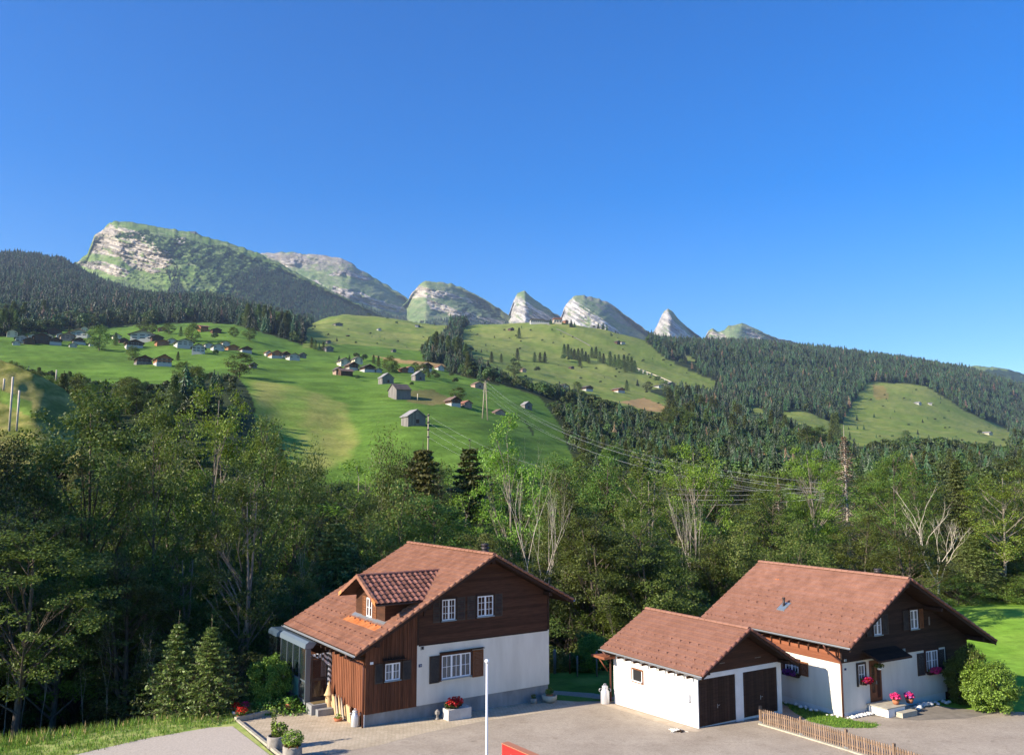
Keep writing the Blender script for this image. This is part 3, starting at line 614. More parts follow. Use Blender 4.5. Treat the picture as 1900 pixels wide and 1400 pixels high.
PR = {}
PR['bl1'] = broadleaf('maple', 11, 20, 5.6, .16, 230, 140, .19, .86, mat='leaf_dark')
PR['bl2'] = broadleaf('maple', 12, 18, 4.8, .20, 200, 130, .18, .80, mat='leaf_mid')
PR['bl3'] = broadleaf('beech', 13, 19, 4.2, .22, 190, 130, .175, .76, mat='leaf_mid', lean=1.2)
PR['bl4'] = broadleaf('alder', 14, 16, 3.6, .18, 160, 130, .17, .72, mat='leaf_dark', lean=1.0, stems=2)
PR['ash1'] = broadleaf('ash', 15, 21, 5.0, .26, 125, 150, .20, .92, mat='leaf_ash', limbs=30, bark='bark_mid', lean=.8)
PR['ash2'] = broadleaf('ash', 16, 18, 4.0, .30, 95, 135, .19, .8, mat='leaf_ash', limbs=26, bark='bark_mid', lean=1.0)
PR['ash3'] = broadleaf('ash', 17, 19, 3.2, .26, 90, 125, .18, .75, mat='leaf_mid', limbs=26, bark='bark_mid', stems=2)
PR['willow'] = broadleaf('willow', 18, 9, 3.8, .02, 130, 130, .15, .8, mat='leaf_yellow', trunk_r=.12)
PR['scrub'] = broadleaf('scrub', 19, 7, 3.6, .0, 120, 120, .15, .8, mat='leaf_mid', trunk_r=.09)
PR['scrub2'] = broadleaf('scrub', 20, 5.5, 3.4, .0, 100, 110, .15, .8, mat='leaf_dark', trunk_r=.07)
PR['bare1'] = bare('bare_tree', 31, 17, .46, .17, 5, forks=3, first=.30, up=.7)
PR['bare4'] = bare('bare_tree', 35, 16, .34, .15, 5, forks=2, first=.35, up=.6, mat='bark_mid', leafy=1500, leafm='leaf_dark')
PR['bare2'] = bare('bare_tree', 34, 15, .24, .12, 6, forks=2, leafy=6500, up=.5, mat='bark_mid', leafm='leaf_dark')
PR['bare3'] = bare('bare_tree', 37, 12, .5, .17, 5, forks=4, first=.3, up=.4)
PR['sapling'] = bare('thin_tree', 40, 13, .14, .06, 4, forks=2, leafy=700, first=.5, leafm='leaf_dark')
PR['spruce1'] = spruce('spruce', 51, 19, 6.0, 46, 12, 22, q=.26, mat='needle_near', taper=.8, droop=.5, leader=.02)
PR['spruce2'] = spruce('spruce', 52, 17, 4.6, 40, 11, 20, q=.24, taper=.85, droop=.5, leader=.02)
PR['deadspruce'] = spruce('dead_spruce', 53, 19, 3.0, 70, 4, 8, mat='needle_dead', q=.17, thin=.6, taper=.8, droop=.9, bark='bark_pale')
PR['mid_sp'] = spruce('spruce', 54, 18, 4.0, 24, 8, 9, q=.55, mat='needle', taper=.8, leader=.02)
PR['mid_bl'] = broadleaf('tree', 55, 14, 5.0, .06, 110, 45, .5, 1.3, mat='leaf_dark', limbs=6, twigs=False)
PR['mid_bl2'] = broadleaf('tree', 56, 13, 4.2, .06, 95, 42, .48, 1.2, mat='leaf_mid', limbs=6, twigs=False)
used = set()
def put_tree(kind, x, y, z, h, name=None, wide=1.0, label=None, group=None, rz=None, cat='tree', sink=.3):
    p = PR[kind]; s = h / p['h']; nm = name or p['name']
    o = empty(nm, (x, y, z - sink), random.uniform(0, 6.28) if rz is None else rz, label, cat, group); o.scale = (s * wide, s * wide, s)
    link('trunk', p['trunk'], o)
    if p['crown']: link('crown', p['crown'], o)
    return o
def tree_at(kind, px, py_top, D, label, name=None, wpx=None, group=None, **kw):
    x, y, zt = PD(px, py_top, D); g_ = float(ground(x, y)); h = max(3.0, zt - g_ + .3)
    s = h / PR[kind]['h']; wide = 1.0 if wpx is None else min(2.2, max(.45, (wpx / F * D * .5) / (PR[kind]['r'] * s)))
    return put_tree(kind, float(x), float(y), g_, float(h), name, wide, label, group, **kw)

# ---------------------------------------------------------------- the trees one can point to
NAMED = [
 ('bl1', 175, 716, 58, 'big dark maple with olive tinged crown in front of the dry knoll', 'maple', 330, 0),
 ('bl1', 20, 815, 52, 'dark maple cut by the left edge, below the knoll', 'maple', 200, 0),
 ('bl2', 300, 770, 54, 'dense dark tree between the big maple and the light green ash', 'maple', 190, 0),
 ('ash1', 403, 690, 63, 'tall light green ash with open feathery crown, highest of the left wood', 'ash', 190, 0),
 ('bl3', 492, 760, 60, 'dark tree leaning on the right side of the light green ash', 'beech', 150, 0),
 ('ash3', 455, 900, 50, 'slim pale stemmed ash in the dark wood left of the house', 'ash', 150, 0),
 ('bl4', 560, 862, 72, 'dark alder rising behind the left end of the red roof', 'alder', 150, 0),
 ('bare2', 605, 838, 82, 'half dead tree with grey twigs, left one of the pair above the dormer', 'bare_tree', 120, 0),
 ('bare2', 668, 812, 84, 'half dead tree with grey twigs, right one of the pair above the dormer', 'bare_tree', 110, 2.2),
 ('spruce1', 785, 815, 86, 'broad brownish spruce below the pole on the meadow', 'spruce', None, 0),
 ('spruce2', 872, 812, 88, 'slim pointed spruce behind the twin bare stems', 'spruce', None, 0),
 ('bare4', 862, 858, 72, 'slender pale bare tree in front of the slim spruce', 'bare_tree', 80, 1.0),
 ('ash2', 955, 776, 76, 'airy green ash overtopping the tall white bare tree', 'ash', 140, 0),
 ('bare1', 985, 812, 62, 'tall white bare tree with forked limbs behind the chimney', 'bare_tree', 150, 4.0),
 ('willow', 755, 925, 66, 'yellow green bushy tree right behind the red ridge', 'willow', 200, 0),
 ('bl4', 1060, 880, 64, 'dark green tree right of the tall white bare tree', 'alder', 130, 0),
 ('bl3', 1120, 835, 84, 'brownish dark tree under the power lines', 'beech', 130, 0),
 ('ash3', 1190, 862, 78, 'grey green ash with many thin pale stems', 'ash', 150, 0),
 ('ash1', 1290, 806, 84, 'tall ash with white forked trunk above the garage', 'ash', 150, 0),
 ('bare1', 1288, 855, 72, 'white forked bare tree standing in front of the tall ash', 'bare_tree', 90, 2.5),
 ('deadspruce', 1443, 880, 92, 'rusty brown dead spruce among green trees', 'dead_spruce', None, 0),
 ('ash1', 1510, 822, 88, 'round headed bright green tree with white trunk left of the dead spruce', 'ash', 120, 1),
 ('deadspruce', 1565, 788, 92, 'tall dead spruce with bare grey top, highest of the right wood', 'dead_spruce', None, 1),
 ('bl3', 1650, 830, 84, 'olive tree with pale trunk and tufted top right of the tall dead spruce', 'beech', 120, 0),
 ('bl2', 1700, 862, 90, 'round olive green tree behind the grey bare tree', 'maple', 130, 0),
 ('bare3', 1730, 890, 76, 'grey bare tree with spreading broken limbs', 'bare_tree', 130, 0),
 ('spruce2', 1771, 842, 84, 'narrow spruce with bare tip right of the grey bare tree', 'spruce', None, 0),
 ('ash1', 1850, 868, 82, 'big bright green ash near the right edge', 'ash', 150, 3),
 ('bl2', 1905, 876, 88, 'olive tree cut by the right edge', 'maple', 120, 0),
 ('spruce1', 1800, 985, 82, 'dark spruce with hanging branches at the top of the bright green meadow', 'spruce', 150, 0),
 ('scrub', 1925, 1080, 80, 'green bush closing the right end of the meadow edge', 'bush', 140, 0),
 ('scrub2', 1850, 1070, 84, 'dark bush under the big bright ash at the meadow edge', 'bush', 140, 0),
 ('spruce1', 1745, 1040, 82, 'dark spruce just behind the right end of the right house roof', 'spruce', 120, 1),
 ('bl4', 1885, 1040, 84, 'low green alder at the right end of the bright green meadow', 'alder', 110, 0),
 ('scrub', 1775, 1085, 80, 'yellowing bush at the corner of the bright green meadow', 'bush', 100, 0),
 ('bl4', 620, 960, 66, 'dark alder directly behind the left roof edge', 'alder', 170, 1),
 ('bare3', 560, 1000, 60, 'leaning tree with bare curved limbs left of the red roof', 'bare_tree', 90, 2),
 ('bare4', 1150, 1060, 58, 'small grey bare tree left of the garage roof', 'bare_tree', 60, 0),
 ('scrub', 1225, 1050, 62, 'bright bushy tree behind the garage ridge', 'bush', 150, 1),
 ('bl4', 1100, 960, 60, 'shaded dark tree between the house and the garage', 'alder', 160, 2),
 ('willow', 1370, 985, 68, 'light green willow left of the right house ridge', 'willow', 150, 1),
 ('willow', 1470, 985, 72, 'broad willow behind the middle of the right house ridge', 'willow', 150, 2),
 ('bl2', 1600, 960, 74, 'grey green tree behind the right end of the right house ridge', 'maple', 140, 3),
 ('bl4', 1690, 985, 68, 'dark tree rising behind the right gable peak', 'alder', 140, 0),
]
for k, px, py, D, lab, nm, wpx, rz in NAMED: tree_at(k, px, py, D, lab, nm, wpx, rz=rz)
# thin pale stems in the shaded wood
for px, py, D, w_ in [(165, 1085, 47, 'well left of the young spruces'), (205, 1100, 46, 'a little left of the young spruces'), (262, 1090, 48, 'just left of the young spruces'), (290, 1150, 45, 'shortest, closest to the left young spruce'), (100, 980, 47, 'under the olive tinged maple'), (30, 900, 46, 'by the left picture edge'), (545, 980, 56, 'left of the roof corner above the porch'), (230, 1010, 50, 'tallest of those left of the young spruces'), (65, 1050, 49, 'second from the left picture edge')]:
    tree_at('sapling', px, py, D, 'thin pale stemmed tree in the shaded wood, ' + w_, 'thin_tree', None, 'thin stems in the shaded wood')
# fill of the wood
LIM = [(-500, 720), (0, 790), (90, 760), (250, 780), (330, 790), (500, 805), (560, 838), (640, 842), (700, 850), (760, 842), (830, 860), (900, 850), (960, 845), (1010, 845), (1060, 850), (1200, 870), (1500, 872), (1640, 885), (1900, 895), (2400, 880)]
kinds = ['bl1', 'bl2', 'bl3', 'bl4', 'bl4', 'bl3', 'ash3', 'ash2', 'spruce1', 'bl2']
LABS = {'bl1': 'dark broadleaf tree', 'bl2': 'green broadleaf tree', 'bl3': 'slender broadleaf tree', 'bl4': 'dark two stemmed tree', 'ash3': 'open crowned ash', 'ash2': 'light green ash', 'spruce1': 'dark spruce', 'scrub': 'green scrub bush', 'scrub2': 'dark low bush', 'willow': 'light willow bush', 'bare2': 'bare twiggy tree'}
MARKS = [(60, 'below the left edge knoll'), (170, 'beside the big dark maple'), (280, 'left of the young spruces'), (370, 'above the young spruces'), (450, 'under the tall light green ash'), (540, 'left of the glass porch'), (640, 'behind the dormer'), (740, 'behind the left roof slope'), (840, 'behind the red ridge of the left house'), (930, 'behind the chimney of the left house'), (1020, 'beside the tall white bare tree'), (1110, 'behind the gap between the houses'), (1200, 'behind the back of the garage'), (1290, 'above the garage ridge'), (1380, 'where the two roofs meet'), (1470, 'below the rusty dead spruce'), (1560, 'below the tall dead spruce'), (1650, 'behind the middle of the right roof'), (1740, 'by the grey bare tree'), (1820, 'above the right gable peak'), (1e9, 'above the bright meadow at the right')]
def mark(px):
    for a, b in MARKS:
        if px < a: return b
ROWN = ['low ', 'middle sized ', 'tall ', 'rear ']
def zone(px): return 'in the wood left of the houses' if px < 540 else 'in the wood behind the left house' if px < 1040 else 'in the wood behind the garage' if px < 1400 else 'in the wood behind the right house'
pts_ = []
def free(x, y, r):
    for a, b in pts_:
        if (a - x) ** 2 + (b - y) ** 2 < r * r: return False
    pts_.append((x, y)); return True
for row, (d0, d1, num, hh, rmin) in enumerate([(4, 14, 60, (9, 13), 3.4), (12, 26, 80, (13, 17), 4.0), (26, 50, 120, (15, 20), 4.2), (50, 90, 150, (15, 21), 5.0)]):
    c = 0; tries = 0
    while c < num and tries < 6000:
        tries += 1
        px = random.uniform(-420, 2250); y = random.uniform(38, 175); a, b_, _ = ray(px, 1000); x = float(a / b_ * y)
        e = y - interp(EDGE, x)
        if not d0 < e < d1 or (x > 16 and y < 80 and px < 1950 and e < 8): continue
        if -14 < x < 6 and y < 57: continue
        if row == 0 and x > -14 and x < 22 and e < 6: continue
        if 945 < px < 1025 and y < 63: continue
        if any((x - a) ** 2 + (y - b) ** 2 < 56 for a, b in ((-16.4, 41.8), (-14.9, 42.6))): continue
        if not free(x, y, rmin): continue
        gz = float(ground(x, y)); h = random.uniform(*hh)
        zt = H + PD(px, interp(LIM, px) + random.uniform(-8, 26) * (1 if row > 1 else 3.4), y)[2] - H; hm = zt - gz
        if hm < 4: continue
        h = min(h, hm) if row < 2 else max(6, min(h * 1.5, hm) if row == 3 else min(h * 1.2, hm))
        k = random.choice(kinds); ppx, _p = proj(x, y, gz)
        put_tree(k, x, y, gz, h, None, random.uniform(.85, 1.25) * min(1.5, max(1, 14 / h)), ROWN[row] + LABS[k] + ' ' + (mark(px) if 0 < px < 1900 else zone(px)), ROWN[row] + LABS[k] + 's ' + (mark(px) if 0 < px < 1900 else zone(px))); c += 1
# undergrowth along the edge
c = 0
for _ in range(900):
    px = random.uniform(-250, 1900); y = random.uniform(36, 75); a, b_, _ = ray(px, 1150); x = float(a / b_ * y); e = y - interp(EDGE, x)
    if not 1.6 < e < 14 or (-14.5 < x < 7 and y < 56) or (-19 < x < -12 and e < 5) or x > 22: continue
    if not free(x, y, 2.3): continue
    gz = float(ground(x, y)); k = random.choice(['scrub', 'scrub2', 'scrub2']); h = random.uniform(2.2, 4.6) + min(3, e * .25)
    if x > 8: h = min(h, 3.6)
    if x < -17:
        if random.random() < .55: continue
        k = 'scrub2'; h = random.uniform(1.2, 2.4)
    put_tree(k, x, y, gz, h, 'bush', 1.15, LABS[k] + ' at the wood edge ' + mark(px), LABS[k] + 'es ' + mark(px), cat='bush'); c += 1
    if c > 110: break
# woods going on to the left of the picture: they keep the sun off the left wood
SH = 0
for _ in range(3000):
    x = random.uniform(-100, -26); y = random.uniform(8, 60); e = y - interp(EDGE, x)
    if x > -.66 * y - 3.0 or not free(x, y, 4.6): continue
    # keep the sunbeams free that reach the yard and the young spruces
    t = (x + 16.5) * -math.cos(R(SUN_AZ)) + (y - 40.5) * math.sin(R(SUN_AZ))
    if t < 8.9: continue
    nar = t < 13.5
    put_tree('bl4' if nar else random.choice(['bl1', 'bl2', 'bl1']), x, y, float(ground(x, y)) if y > 20 else float(lotz(y)), random.uniform(23, 29), None, .68 if nar else 1.05, 'tall maple of the wood left of the picture', 'maples of the wood left of the picture'); SH += 1
print('shade trees', SH)

# ---------------------------------------------------------------- forests on the slopes
cell = (YY[1:, :-1] - YY[:-1, :-1]) * (XX[:-1, 1:] - XX[:-1, :-1])
forest = ~(mb | mo | orange) & (YY > 178)
PXm, PYm = RX, RY
vis = ((ZZ + 16 - H) / YY) >= HOR - .0005
forest &= vis & (PXm > -60) & (PXm < 1960)
up_scrub = in_poly(PXm, PYm, [(-60, 575), (110, 575), (300, 600), (300, 612), (-60, 622)])
dens = np.where(YY < 900, 1 / 46., np.where(YY < 2000, 1 / 85., 1 / 105.)) * np.where(up_scrub, 1.6, 1)
cl = (fbm(XX / 70, YY / 70, 3, 120) * .5 + .5)
cnt = RNG.poisson(np.clip((forest * dens)[:-1, :-1] * cell * (.55 + .9 * cl[:-1, :-1]), 0, 8))
ii, jj = np.nonzero(cnt); rep = cnt[ii, jj]; ii = np.repeat(ii, rep); jj = np.repeat(jj, rep)
u_, v_ = RNG.random(len(ii)), RNG.random(len(ii))
ty = YY[ii, jj] + (YY[ii + 1, jj] - YY[ii, jj]) * u_; tm = MS[jj] + (MS[1] - MS[0]) * v_; tx = tm * ty; tz = ground(tx, ty)
pbroad = np.where(ty < 420, .78, np.where(ty < 800, .62, .22)) + .35 * fbm(tx / 90, ty / 90, 3, 130)
pbroad = np.where(up_scrub[ii, jj], .8, pbroad); pbroad = np.where((PXm[ii, jj] < 480) & (ty < 600), .85, pbroad)
kind = (RNG.random(len(ii)) < pbroad).astype(int); sc = RNG.uniform(.45, 1.2, len(ii)) * np.where(ty < 420, .95, np.where(ty < 900, 1.0, 1.4))
sc = np.where((PXm[ii, jj] < 480) & (ty < 700), sc * .66, sc)
sc = sc * (1 + .45 * fbm(tx / 45, ty / 45, 3, 140) * (ty > 500)); T_ = list(zip(tx, ty, tz, sc, kind))
# keep the band in front of the near meadow low
keep = []
CAP = [(-60, 640), (60, 660), (130, 690), (200, 682), (240, 690), (330, 660), (430, 665), (470, 700), (485, 860), (900, 860), (930, 840), (985, 790), (1010, 745), (1100, 700), (2000, 500)]
for (x, y, z, s, k) in T_:
    hpx = (16 if k == 0 else 12) * s; p, q = proj(x, y, z + hpx)
    cap = float(interp(CAP, p))
    if y < 620 and q < cap:
        p0, q0 = proj(x, y, z); f_ = (q0 - cap) / max(1e-3, q0 - q)
        if f_ * s < .28: continue
        s = s * f_; k = 1
    if y < 520 and 438 < p < 900: continue
    if y < 620 and p > 380: s = s * .6
    keep.append((x, y, z, s, k))
K_ = np.array(keep, float); p_, q_ = proj(K_[:, 0], K_[:, 1], K_[:, 2] + .62 * np.where(K_[:, 4] == 0, 18, 12) * K_[:, 3]); drop = np.zeros(len(K_), bool)
for P_ in MEADOWS['bright'] + MEADOWS['olive']: drop |= in_poly(p_, q_, P_)
T_ = [tuple(k) for k in K_[~drop]]
SINGLE = []   # single conifers and broadleaf trees on the meadows, from the photograph: px, py(base), height px, kind
for t in [(963, 628, 22, 0), (873, 655, 14, 1), (912, 672, 22, 0), (930, 672, 18, 0), (960, 668, 24, 0), (953, 676, 14, 1), (955, 697, 26, 1), (997, 692, 14, 1), (992, 671, 20, 0), (1002, 671, 19, 0), (1011, 673, 22, 0),
          (1047, 660, 24, 0), (1054, 662, 26, 0), (1060, 664, 20, 0), (1066, 667, 22, 0), (1073, 668, 24, 0), (1080, 670, 26, 0), (1087, 670, 20, 0), (1064, 661, 14, 0), (1098, 664, 22, 0), (1106, 665, 24, 0), (1092, 674, 18, 0), (1076, 680, 20, 0),
          (1046, 670, 14, 1), (1058, 671, 12, 1), (1113, 672, 22, 0), (1120, 674, 20, 0), (1132, 679, 30, 0), (1141, 680, 24, 0), (1148, 678, 22, 0), (1158, 682, 26, 0), (1165, 686, 28, 0), (1172, 690, 30, 0), (1151, 685, 18, 1), (1178, 690, 24, 0), (1160, 690, 22, 0),
          (1163, 725, 22, 0), (1183, 716, 14, 0), (1202, 726, 18, 1), (1220, 711, 16, 1), (1235, 725, 18, 1), (1072, 728, 20, 1), (1060, 607, 16, 0), (1066, 607, 12, 0), (1110, 609, 12, 0), (1119, 611, 14, 0), (1126, 612, 12, 0), (1022, 601, 12, 0),
          (183, 650, 46, 1), (62, 628, 16, 1), (128, 622, 18, 0), (265, 617, 22, 1), (282, 618, 18, 1), (313, 620, 20, 1), (335, 624, 20, 0), (356, 634, 34, 1), (399, 631, 16, 1), (434, 625, 18, 1), (463, 632, 24, 1), (245, 668, 26, 1), (214, 640, 26, 0), (330, 668, 18, 0), (400, 660, 14, 1), (445, 700, 44, 1),
          (648, 668, 12, 0), (661, 666, 14, 1), (676, 670, 16, 1), (693, 674, 18, 0), (702, 680, 22, 0), (722, 690, 30, 1), (733, 690, 18, 1), (629, 672, 14, 0), (585, 648, 20, 0), (592, 650, 16, 0), (600, 650, 18, 0), (578, 645, 22, 0), (625, 633, 9, 0), (660, 638, 6, 1), (663, 705, 12, 1), (764, 716, 10, 1), (850, 745, 26, 1), (772, 690, 18, 1), (786, 694, 20, 1), (805, 700, 16, 1), (812, 705, 14, 1), (795, 700, 18, 0), (845, 712, 14, 1), (838, 700, 12, 1),
          (1622, 774, 9, 0), (1712, 784, 8, 0), (1735, 780, 6, 1), (1752, 778, 6, 1), (1603, 797, 10, 0), (1591, 796, 8, 0), (1681, 816, 18, 1), (1703, 806, 10, 0), (1656, 812, 7, 1), (1838, 826, 10, 1), (1577, 815, 16, 0), (1590, 780, 12, 0), (1818, 806, 10, 1), (1862, 820, 8, 1), (1645, 824, 10, 0), (1626, 812, 8, 0)]:
    SINGLE.append(t)
rq = random.Random(9)
for P_, n_ in ((MEADOWS['olive'][1], 70), (MEADOWS['olive'][0], 22), (MEADOWS['olive'][2], 34)):
    xs = [p[0] for p in P_]; ys = [p[1] for p in P_]; c = 0
    while c < n_:
        a, b = rq.uniform(min(xs), max(xs)), rq.uniform(min(ys), max(ys))
        if in_poly(a, b, P_): SINGLE.append((a, b, rq.uniform(3, 7), 1 if rq.random() < .7 else 0)); c += 1
for (px, py, hp, k) in SINGLE:
    X, D, Zg = hit(px, py, 320); hh = hp / F * D; SINGLE_ = (X, D, Zg, hh / (18 if k == 0 else 12), k); T_.append(SINGLE_ + (1,))
allt = [t if len(t) == 6 else t + (0,) for t in T_] + [t + (0,) for t in FARTREES]
A = np.array(allt, float); ax_, ay_ = proj(A[:, 0], A[:, 1], A[:, 2] + 5)
i_, j_ = ter_ij(A[:, 0], np.minimum(A[:, 1], 5199)); hor = bil(HOR, i_, j_)
el = (A[:, 2] + A[:, 3] * 14 - H) / A[:, 1]
inview = (ax_ > -20) & (ax_ < 1920) & (el > hor)
print('far trees', len(A), 'in view', inview.sum(), 'kinds', (A[:, 4] == 0).sum(), (A[:, 4] == 1).sum())
A = A[(ax_ > -80) & (ax_ < 1980)]; ax_, ay_ = proj(A[:, 0], A[:, 1], A[:, 2] + 5); i_, j_ = ter_ij(A[:, 0], np.minimum(A[:, 1], 5199)); el = (A[:, 2] + A[:, 3] * 12 - H) / A[:, 1]; ok = el > bil(HOR, i_, j_) - .001
size_px = A[:, 3] * np.where(A[:, 4] == 0, 18, 12) / A[:, 1] * F
# far stand of trees hidden by the near wood is not counted among the single ones
NEARTOP = [(-100, 730), (60, 760), (330, 760), (350, 700), (460, 700), (520, 790), (560, 850), (1000, 850), (1060, 860), (1200, 850), (1500, 850), (1900, 870)]
seen = ok & (ax_ > 0) & (ax_ < 1900) & (ay_ < interp(NEARTOP, ax_))
single = np.zeros(len(A), bool)
for kk in (0, 1):
    s1 = np.nonzero((A[:, 4] == kk) & seen)[0]; pri = size_px[s1] + A[s1, 5] * 1000; s1 = s1[np.argsort(-pri)][:(210 if kk == 0 else 190)]; single[s1] = True
fc = [far_conifer('far_spruce', 70 + i, 18, c_) for i, c_ in enumerate((3.7, 4.4, 3.3))]; fcd = far_conifer('far_spruce_dead', 74, 17, 3.0, mat='needle_dead')
fb = [far_broad('far_tree', 80 + i) for i in range(3)]
FM_ = [(90, 'at the left edge of the hamlet'), (190, 'by the big round tree of the hamlet'), (290, 'below the large white gabled house'), (380, 'around the tall white house'), (480, 'by the round tree at the meadow corner'), (580, 'behind the brick coloured row'), (680, 'near the cream house on the meadow'), (780, 'beside the small grey barns'), (860, 'left of the lodge hill'), (930, 'at the foot of the lodge hill'), (1010, 'under the lone big conifer'), (1090, 'left of the funicular cutting'), (1180, 'along the funicular track'), (1260, 'at the lower station of the track'), (1340, 'at the right end of the lodge hill'), (1430, 'left of the small strip of meadow'), (1520, 'at the left tip of the right pasture'), (1620, 'on the left of the right pasture'), (1720, 'amid the right pasture'), (1820, 'at the right end of the pasture'), (1e9, 'at the far right edge')]
def place_name(px, py, y):
    for a, b in FM_:
        if px < a: w_ = b; break
    return w_ + (', nearer' if y < 420 else ', far back' if y < 900 else ', high up')
def place_name_old(px, py, y):
    if y > 1400: return 'on the hill under the white peaks' if 850 < px < 1300 else 'on the alp slope' if px < 850 else 'on the right hand slope'
    if px < 480: return 'near the hamlet at the left'
    if px < 840: return 'among the houses on the near meadow'
    if px < 1300: return 'in the dark belt below the hill'
    return 'in the forest at the right'
for n_ in np.nonzero(single)[0]:
    x, y, z, s, k, fl = A[n_]; px, py = ax_[n_], ay_[n_]; big = size_px[n_] > 17
    hgt = s * (18 if k == 0 else 12)
    nm = 'spruce' if k == 0 else 'broadleaf_tree'; where = place_name(px, py, y)
    base_l = ('dark pointed spruce ' if k == 0 else 'round broadleaf tree ')
    side = 'alone ' if fl else 'in a stand '
    lab, grp = base_l + side + where, ('spruces ' if k == 0 else 'broadleaf trees ') + side + where
    if big: put_tree('mid_sp' if k == 0 else random.choice(['mid_bl', 'mid_bl2']), x, y, z, hgt * (1 if k == 0 else 1.08), nm, 1.35 if fl else 1.15, lab, grp)
    else:
        o = link(nm, random.choice(fc if k == 0 else fb), None, (x, y, z - .3), random.uniform(0, 6.28)); o.scale = (s * 1.25, s * 1.25, s); tag(o, lab, 'tree', grp)
rest = A[~single]
def instancer(name, label, pts, protos, pick=None):
    me = bpy.data.meshes.new(name); P_ = pts[:, :3].astype(np.float32); me.vertices.add(len(P_)); me.vertices.foreach_set('co', P_.ravel())
    a = me.attributes.new('sc', 'FLOAT', 'POINT'); a.data.foreach_set('value', pts[:, 3].astype(np.float32))
    o = link(name, me); tag(o, label, None, None, 'stuff')
    cl_ = bpy.data.collections.new(name + '_kinds')
    for i, p in enumerate(protos):
        q = bpy.data.objects.new('%s_kind_%d' % (name, i), p); cl_.objects.link(q)
    ng = bpy.data.node_groups.new(name, 'GeometryNodeTree'); ng.interface.new_socket('Geometry', in_out='INPUT', socket_type='NodeSocketGeometry'); ng.interface.new_socket('Geometry', in_out='OUTPUT', socket_type='NodeSocketGeometry')
    nn = ng.nodes.new; L = ng.links.new; gi = nn('NodeGroupInput'); go = nn('NodeGroupOutput'); mp = nn('GeometryNodeMeshToPoints'); ip = nn('GeometryNodeInstanceOnPoints'); ci = nn('GeometryNodeCollectionInfo')
    ci.inputs['Collection'].default_value = cl_; ci.inputs['Separate Children'].default_value = True; ci.inputs['Reset Children'].default_value = True
    ip.inputs['Pick Instance'].default_value = True; rv = nn('FunctionNodeRandomValue'); rv.data_type = 'FLOAT_VECTOR'; rv.inputs['Max'].default_value = (.12, .12, 6.283); rv.inputs['Min'].default_value = (-.0, -.0, 0)
    at = nn('GeometryNodeInputNamedAttribute'); at.data_type = 'FLOAT'; at.inputs['Name'].default_value = 'sc'
    L(gi.outputs[0], mp.inputs[0]); L(mp.outputs[0], ip.inputs['Points']); L(ci.outputs[0], ip.inputs['Instance']); L(rv.outputs[0], ip.inputs['Rotation']); L(at.outputs[0], ip.inputs['Scale']); L(ip.outputs[0], go.inputs[0])
    md = o.modifiers.new('scatter', 'NODES'); md.node_group = ng; return o
instancer('conifer_forest', 'dark spruce forest covering the far slopes', rest[rest[:, 4] == 0], fc * 8 + [fcd])
instancer('broadleaf_wood', 'broadleaf trees mixed into the forested slopes', rest[rest[:, 4] == 1], fb)
# ================================================================ yard surfaces
asph = N('asphalt'); f1 = asph.noise(.35, 5, .65); f2 = asph.noise(9, 4, .7); f3 = asph.noise(60, 2, .6)
c_ = asph.mix(1.0, asph.ramp(f1, [(.3, (.345, .285, .215)), (.7, (.46, .39, .30))]), asph.ramp(f2, [(.3, (.85, .85, .85)), (.7, (1.12, 1.12, 1.12))]), 'MULTIPLY')
c_ = asph.mix(1.0, c_, asph.ramp(f3, [(.35, (.82, .82, .82)), (.65, (1.15, 1.15, 1.15))]), 'MULTIPLY')
cr = asph.noise(.5, 8, .75); cc_ = asph.ramp(cr, [(.488, (1, 1, 1)), (.5, (.78, .78, .78)), (.512, (1, 1, 1))]); c_ = asph.mix(1.0, c_, cc_, 'MULTIPLY')
st_ = asph.noise(.9, 7, .72); c_ = asph.mix(1.0, c_, asph.ramp(st_, [(.30, (.74, .72, .70)), (.42, (1, 1, 1))]), 'MULTIPLY'); asph.bump(f3, .3, .01); M['asphalt'] = asph.out(c_, .92, .15)
pv = N('pavers'); tc = pv.n('TexCoord'); mp = pv.n('Mapping'); mp.inputs['Rotation'].default_value = (0, 0, R(33)); pv.l(tc.outputs['Object'], mp.inputs[0])
bk = pv.n('TexBrick'); pv.l(mp.outputs[0], bk.inputs['Vector']); bk.inputs['Scale'].default_value = 1.0; bk.inputs['Brick Width'].default_value = .22; bk.inputs['Row Height'].default_value = .13; bk.inputs['Mortar Size'].default_value = .009
bk.inputs['Color1'].default_value = (.50, .415, .295, 1); bk.inputs['Color2'].default_value = (.57, .48, .35, 1); bk.inputs['Mortar'].default_value = (.30, .26, .185, 1)
nf = pv.noise(.8, 6, .7); pc = pv.mix(1.0, bk.outputs['Color'], pv.ramp(nf, [(.3, (.8, .78, .74)), (.7, (1.15, 1.15, 1.15))]), 'MULTIPLY')
pv.bump(bk.outputs['Fac'], -.25, .01); M['pavers'] = pv.out(pc, .9, .15)
M['gravel'] = noisy('gravel', (.40, .345, .28), (.58, .51, .42), 14, .95, .5, .02)
M['grass'] = noisy('grass', (.07, .16, .02), (.14, .26, .035), 9, .95, .6, .05)
M['concrete'] = noisy('concrete', (.19, .19, .185), (.32, .32, .31), 1.8, .9, .15, .01, (1, 1, .4))
M['curb'] = noisy('curb', (.34, .31, .24), (.48, .44, .34), 5, .9, .3)
def sheet(name, poly, off, mat, label=None, kind='structure'):
    g = G(); g.add([(x, y, float(lotz(y)) + off) for x, y in poly], [tuple(range(len(poly)))]); return g.obj(name, mat, kind=kind, label=label)
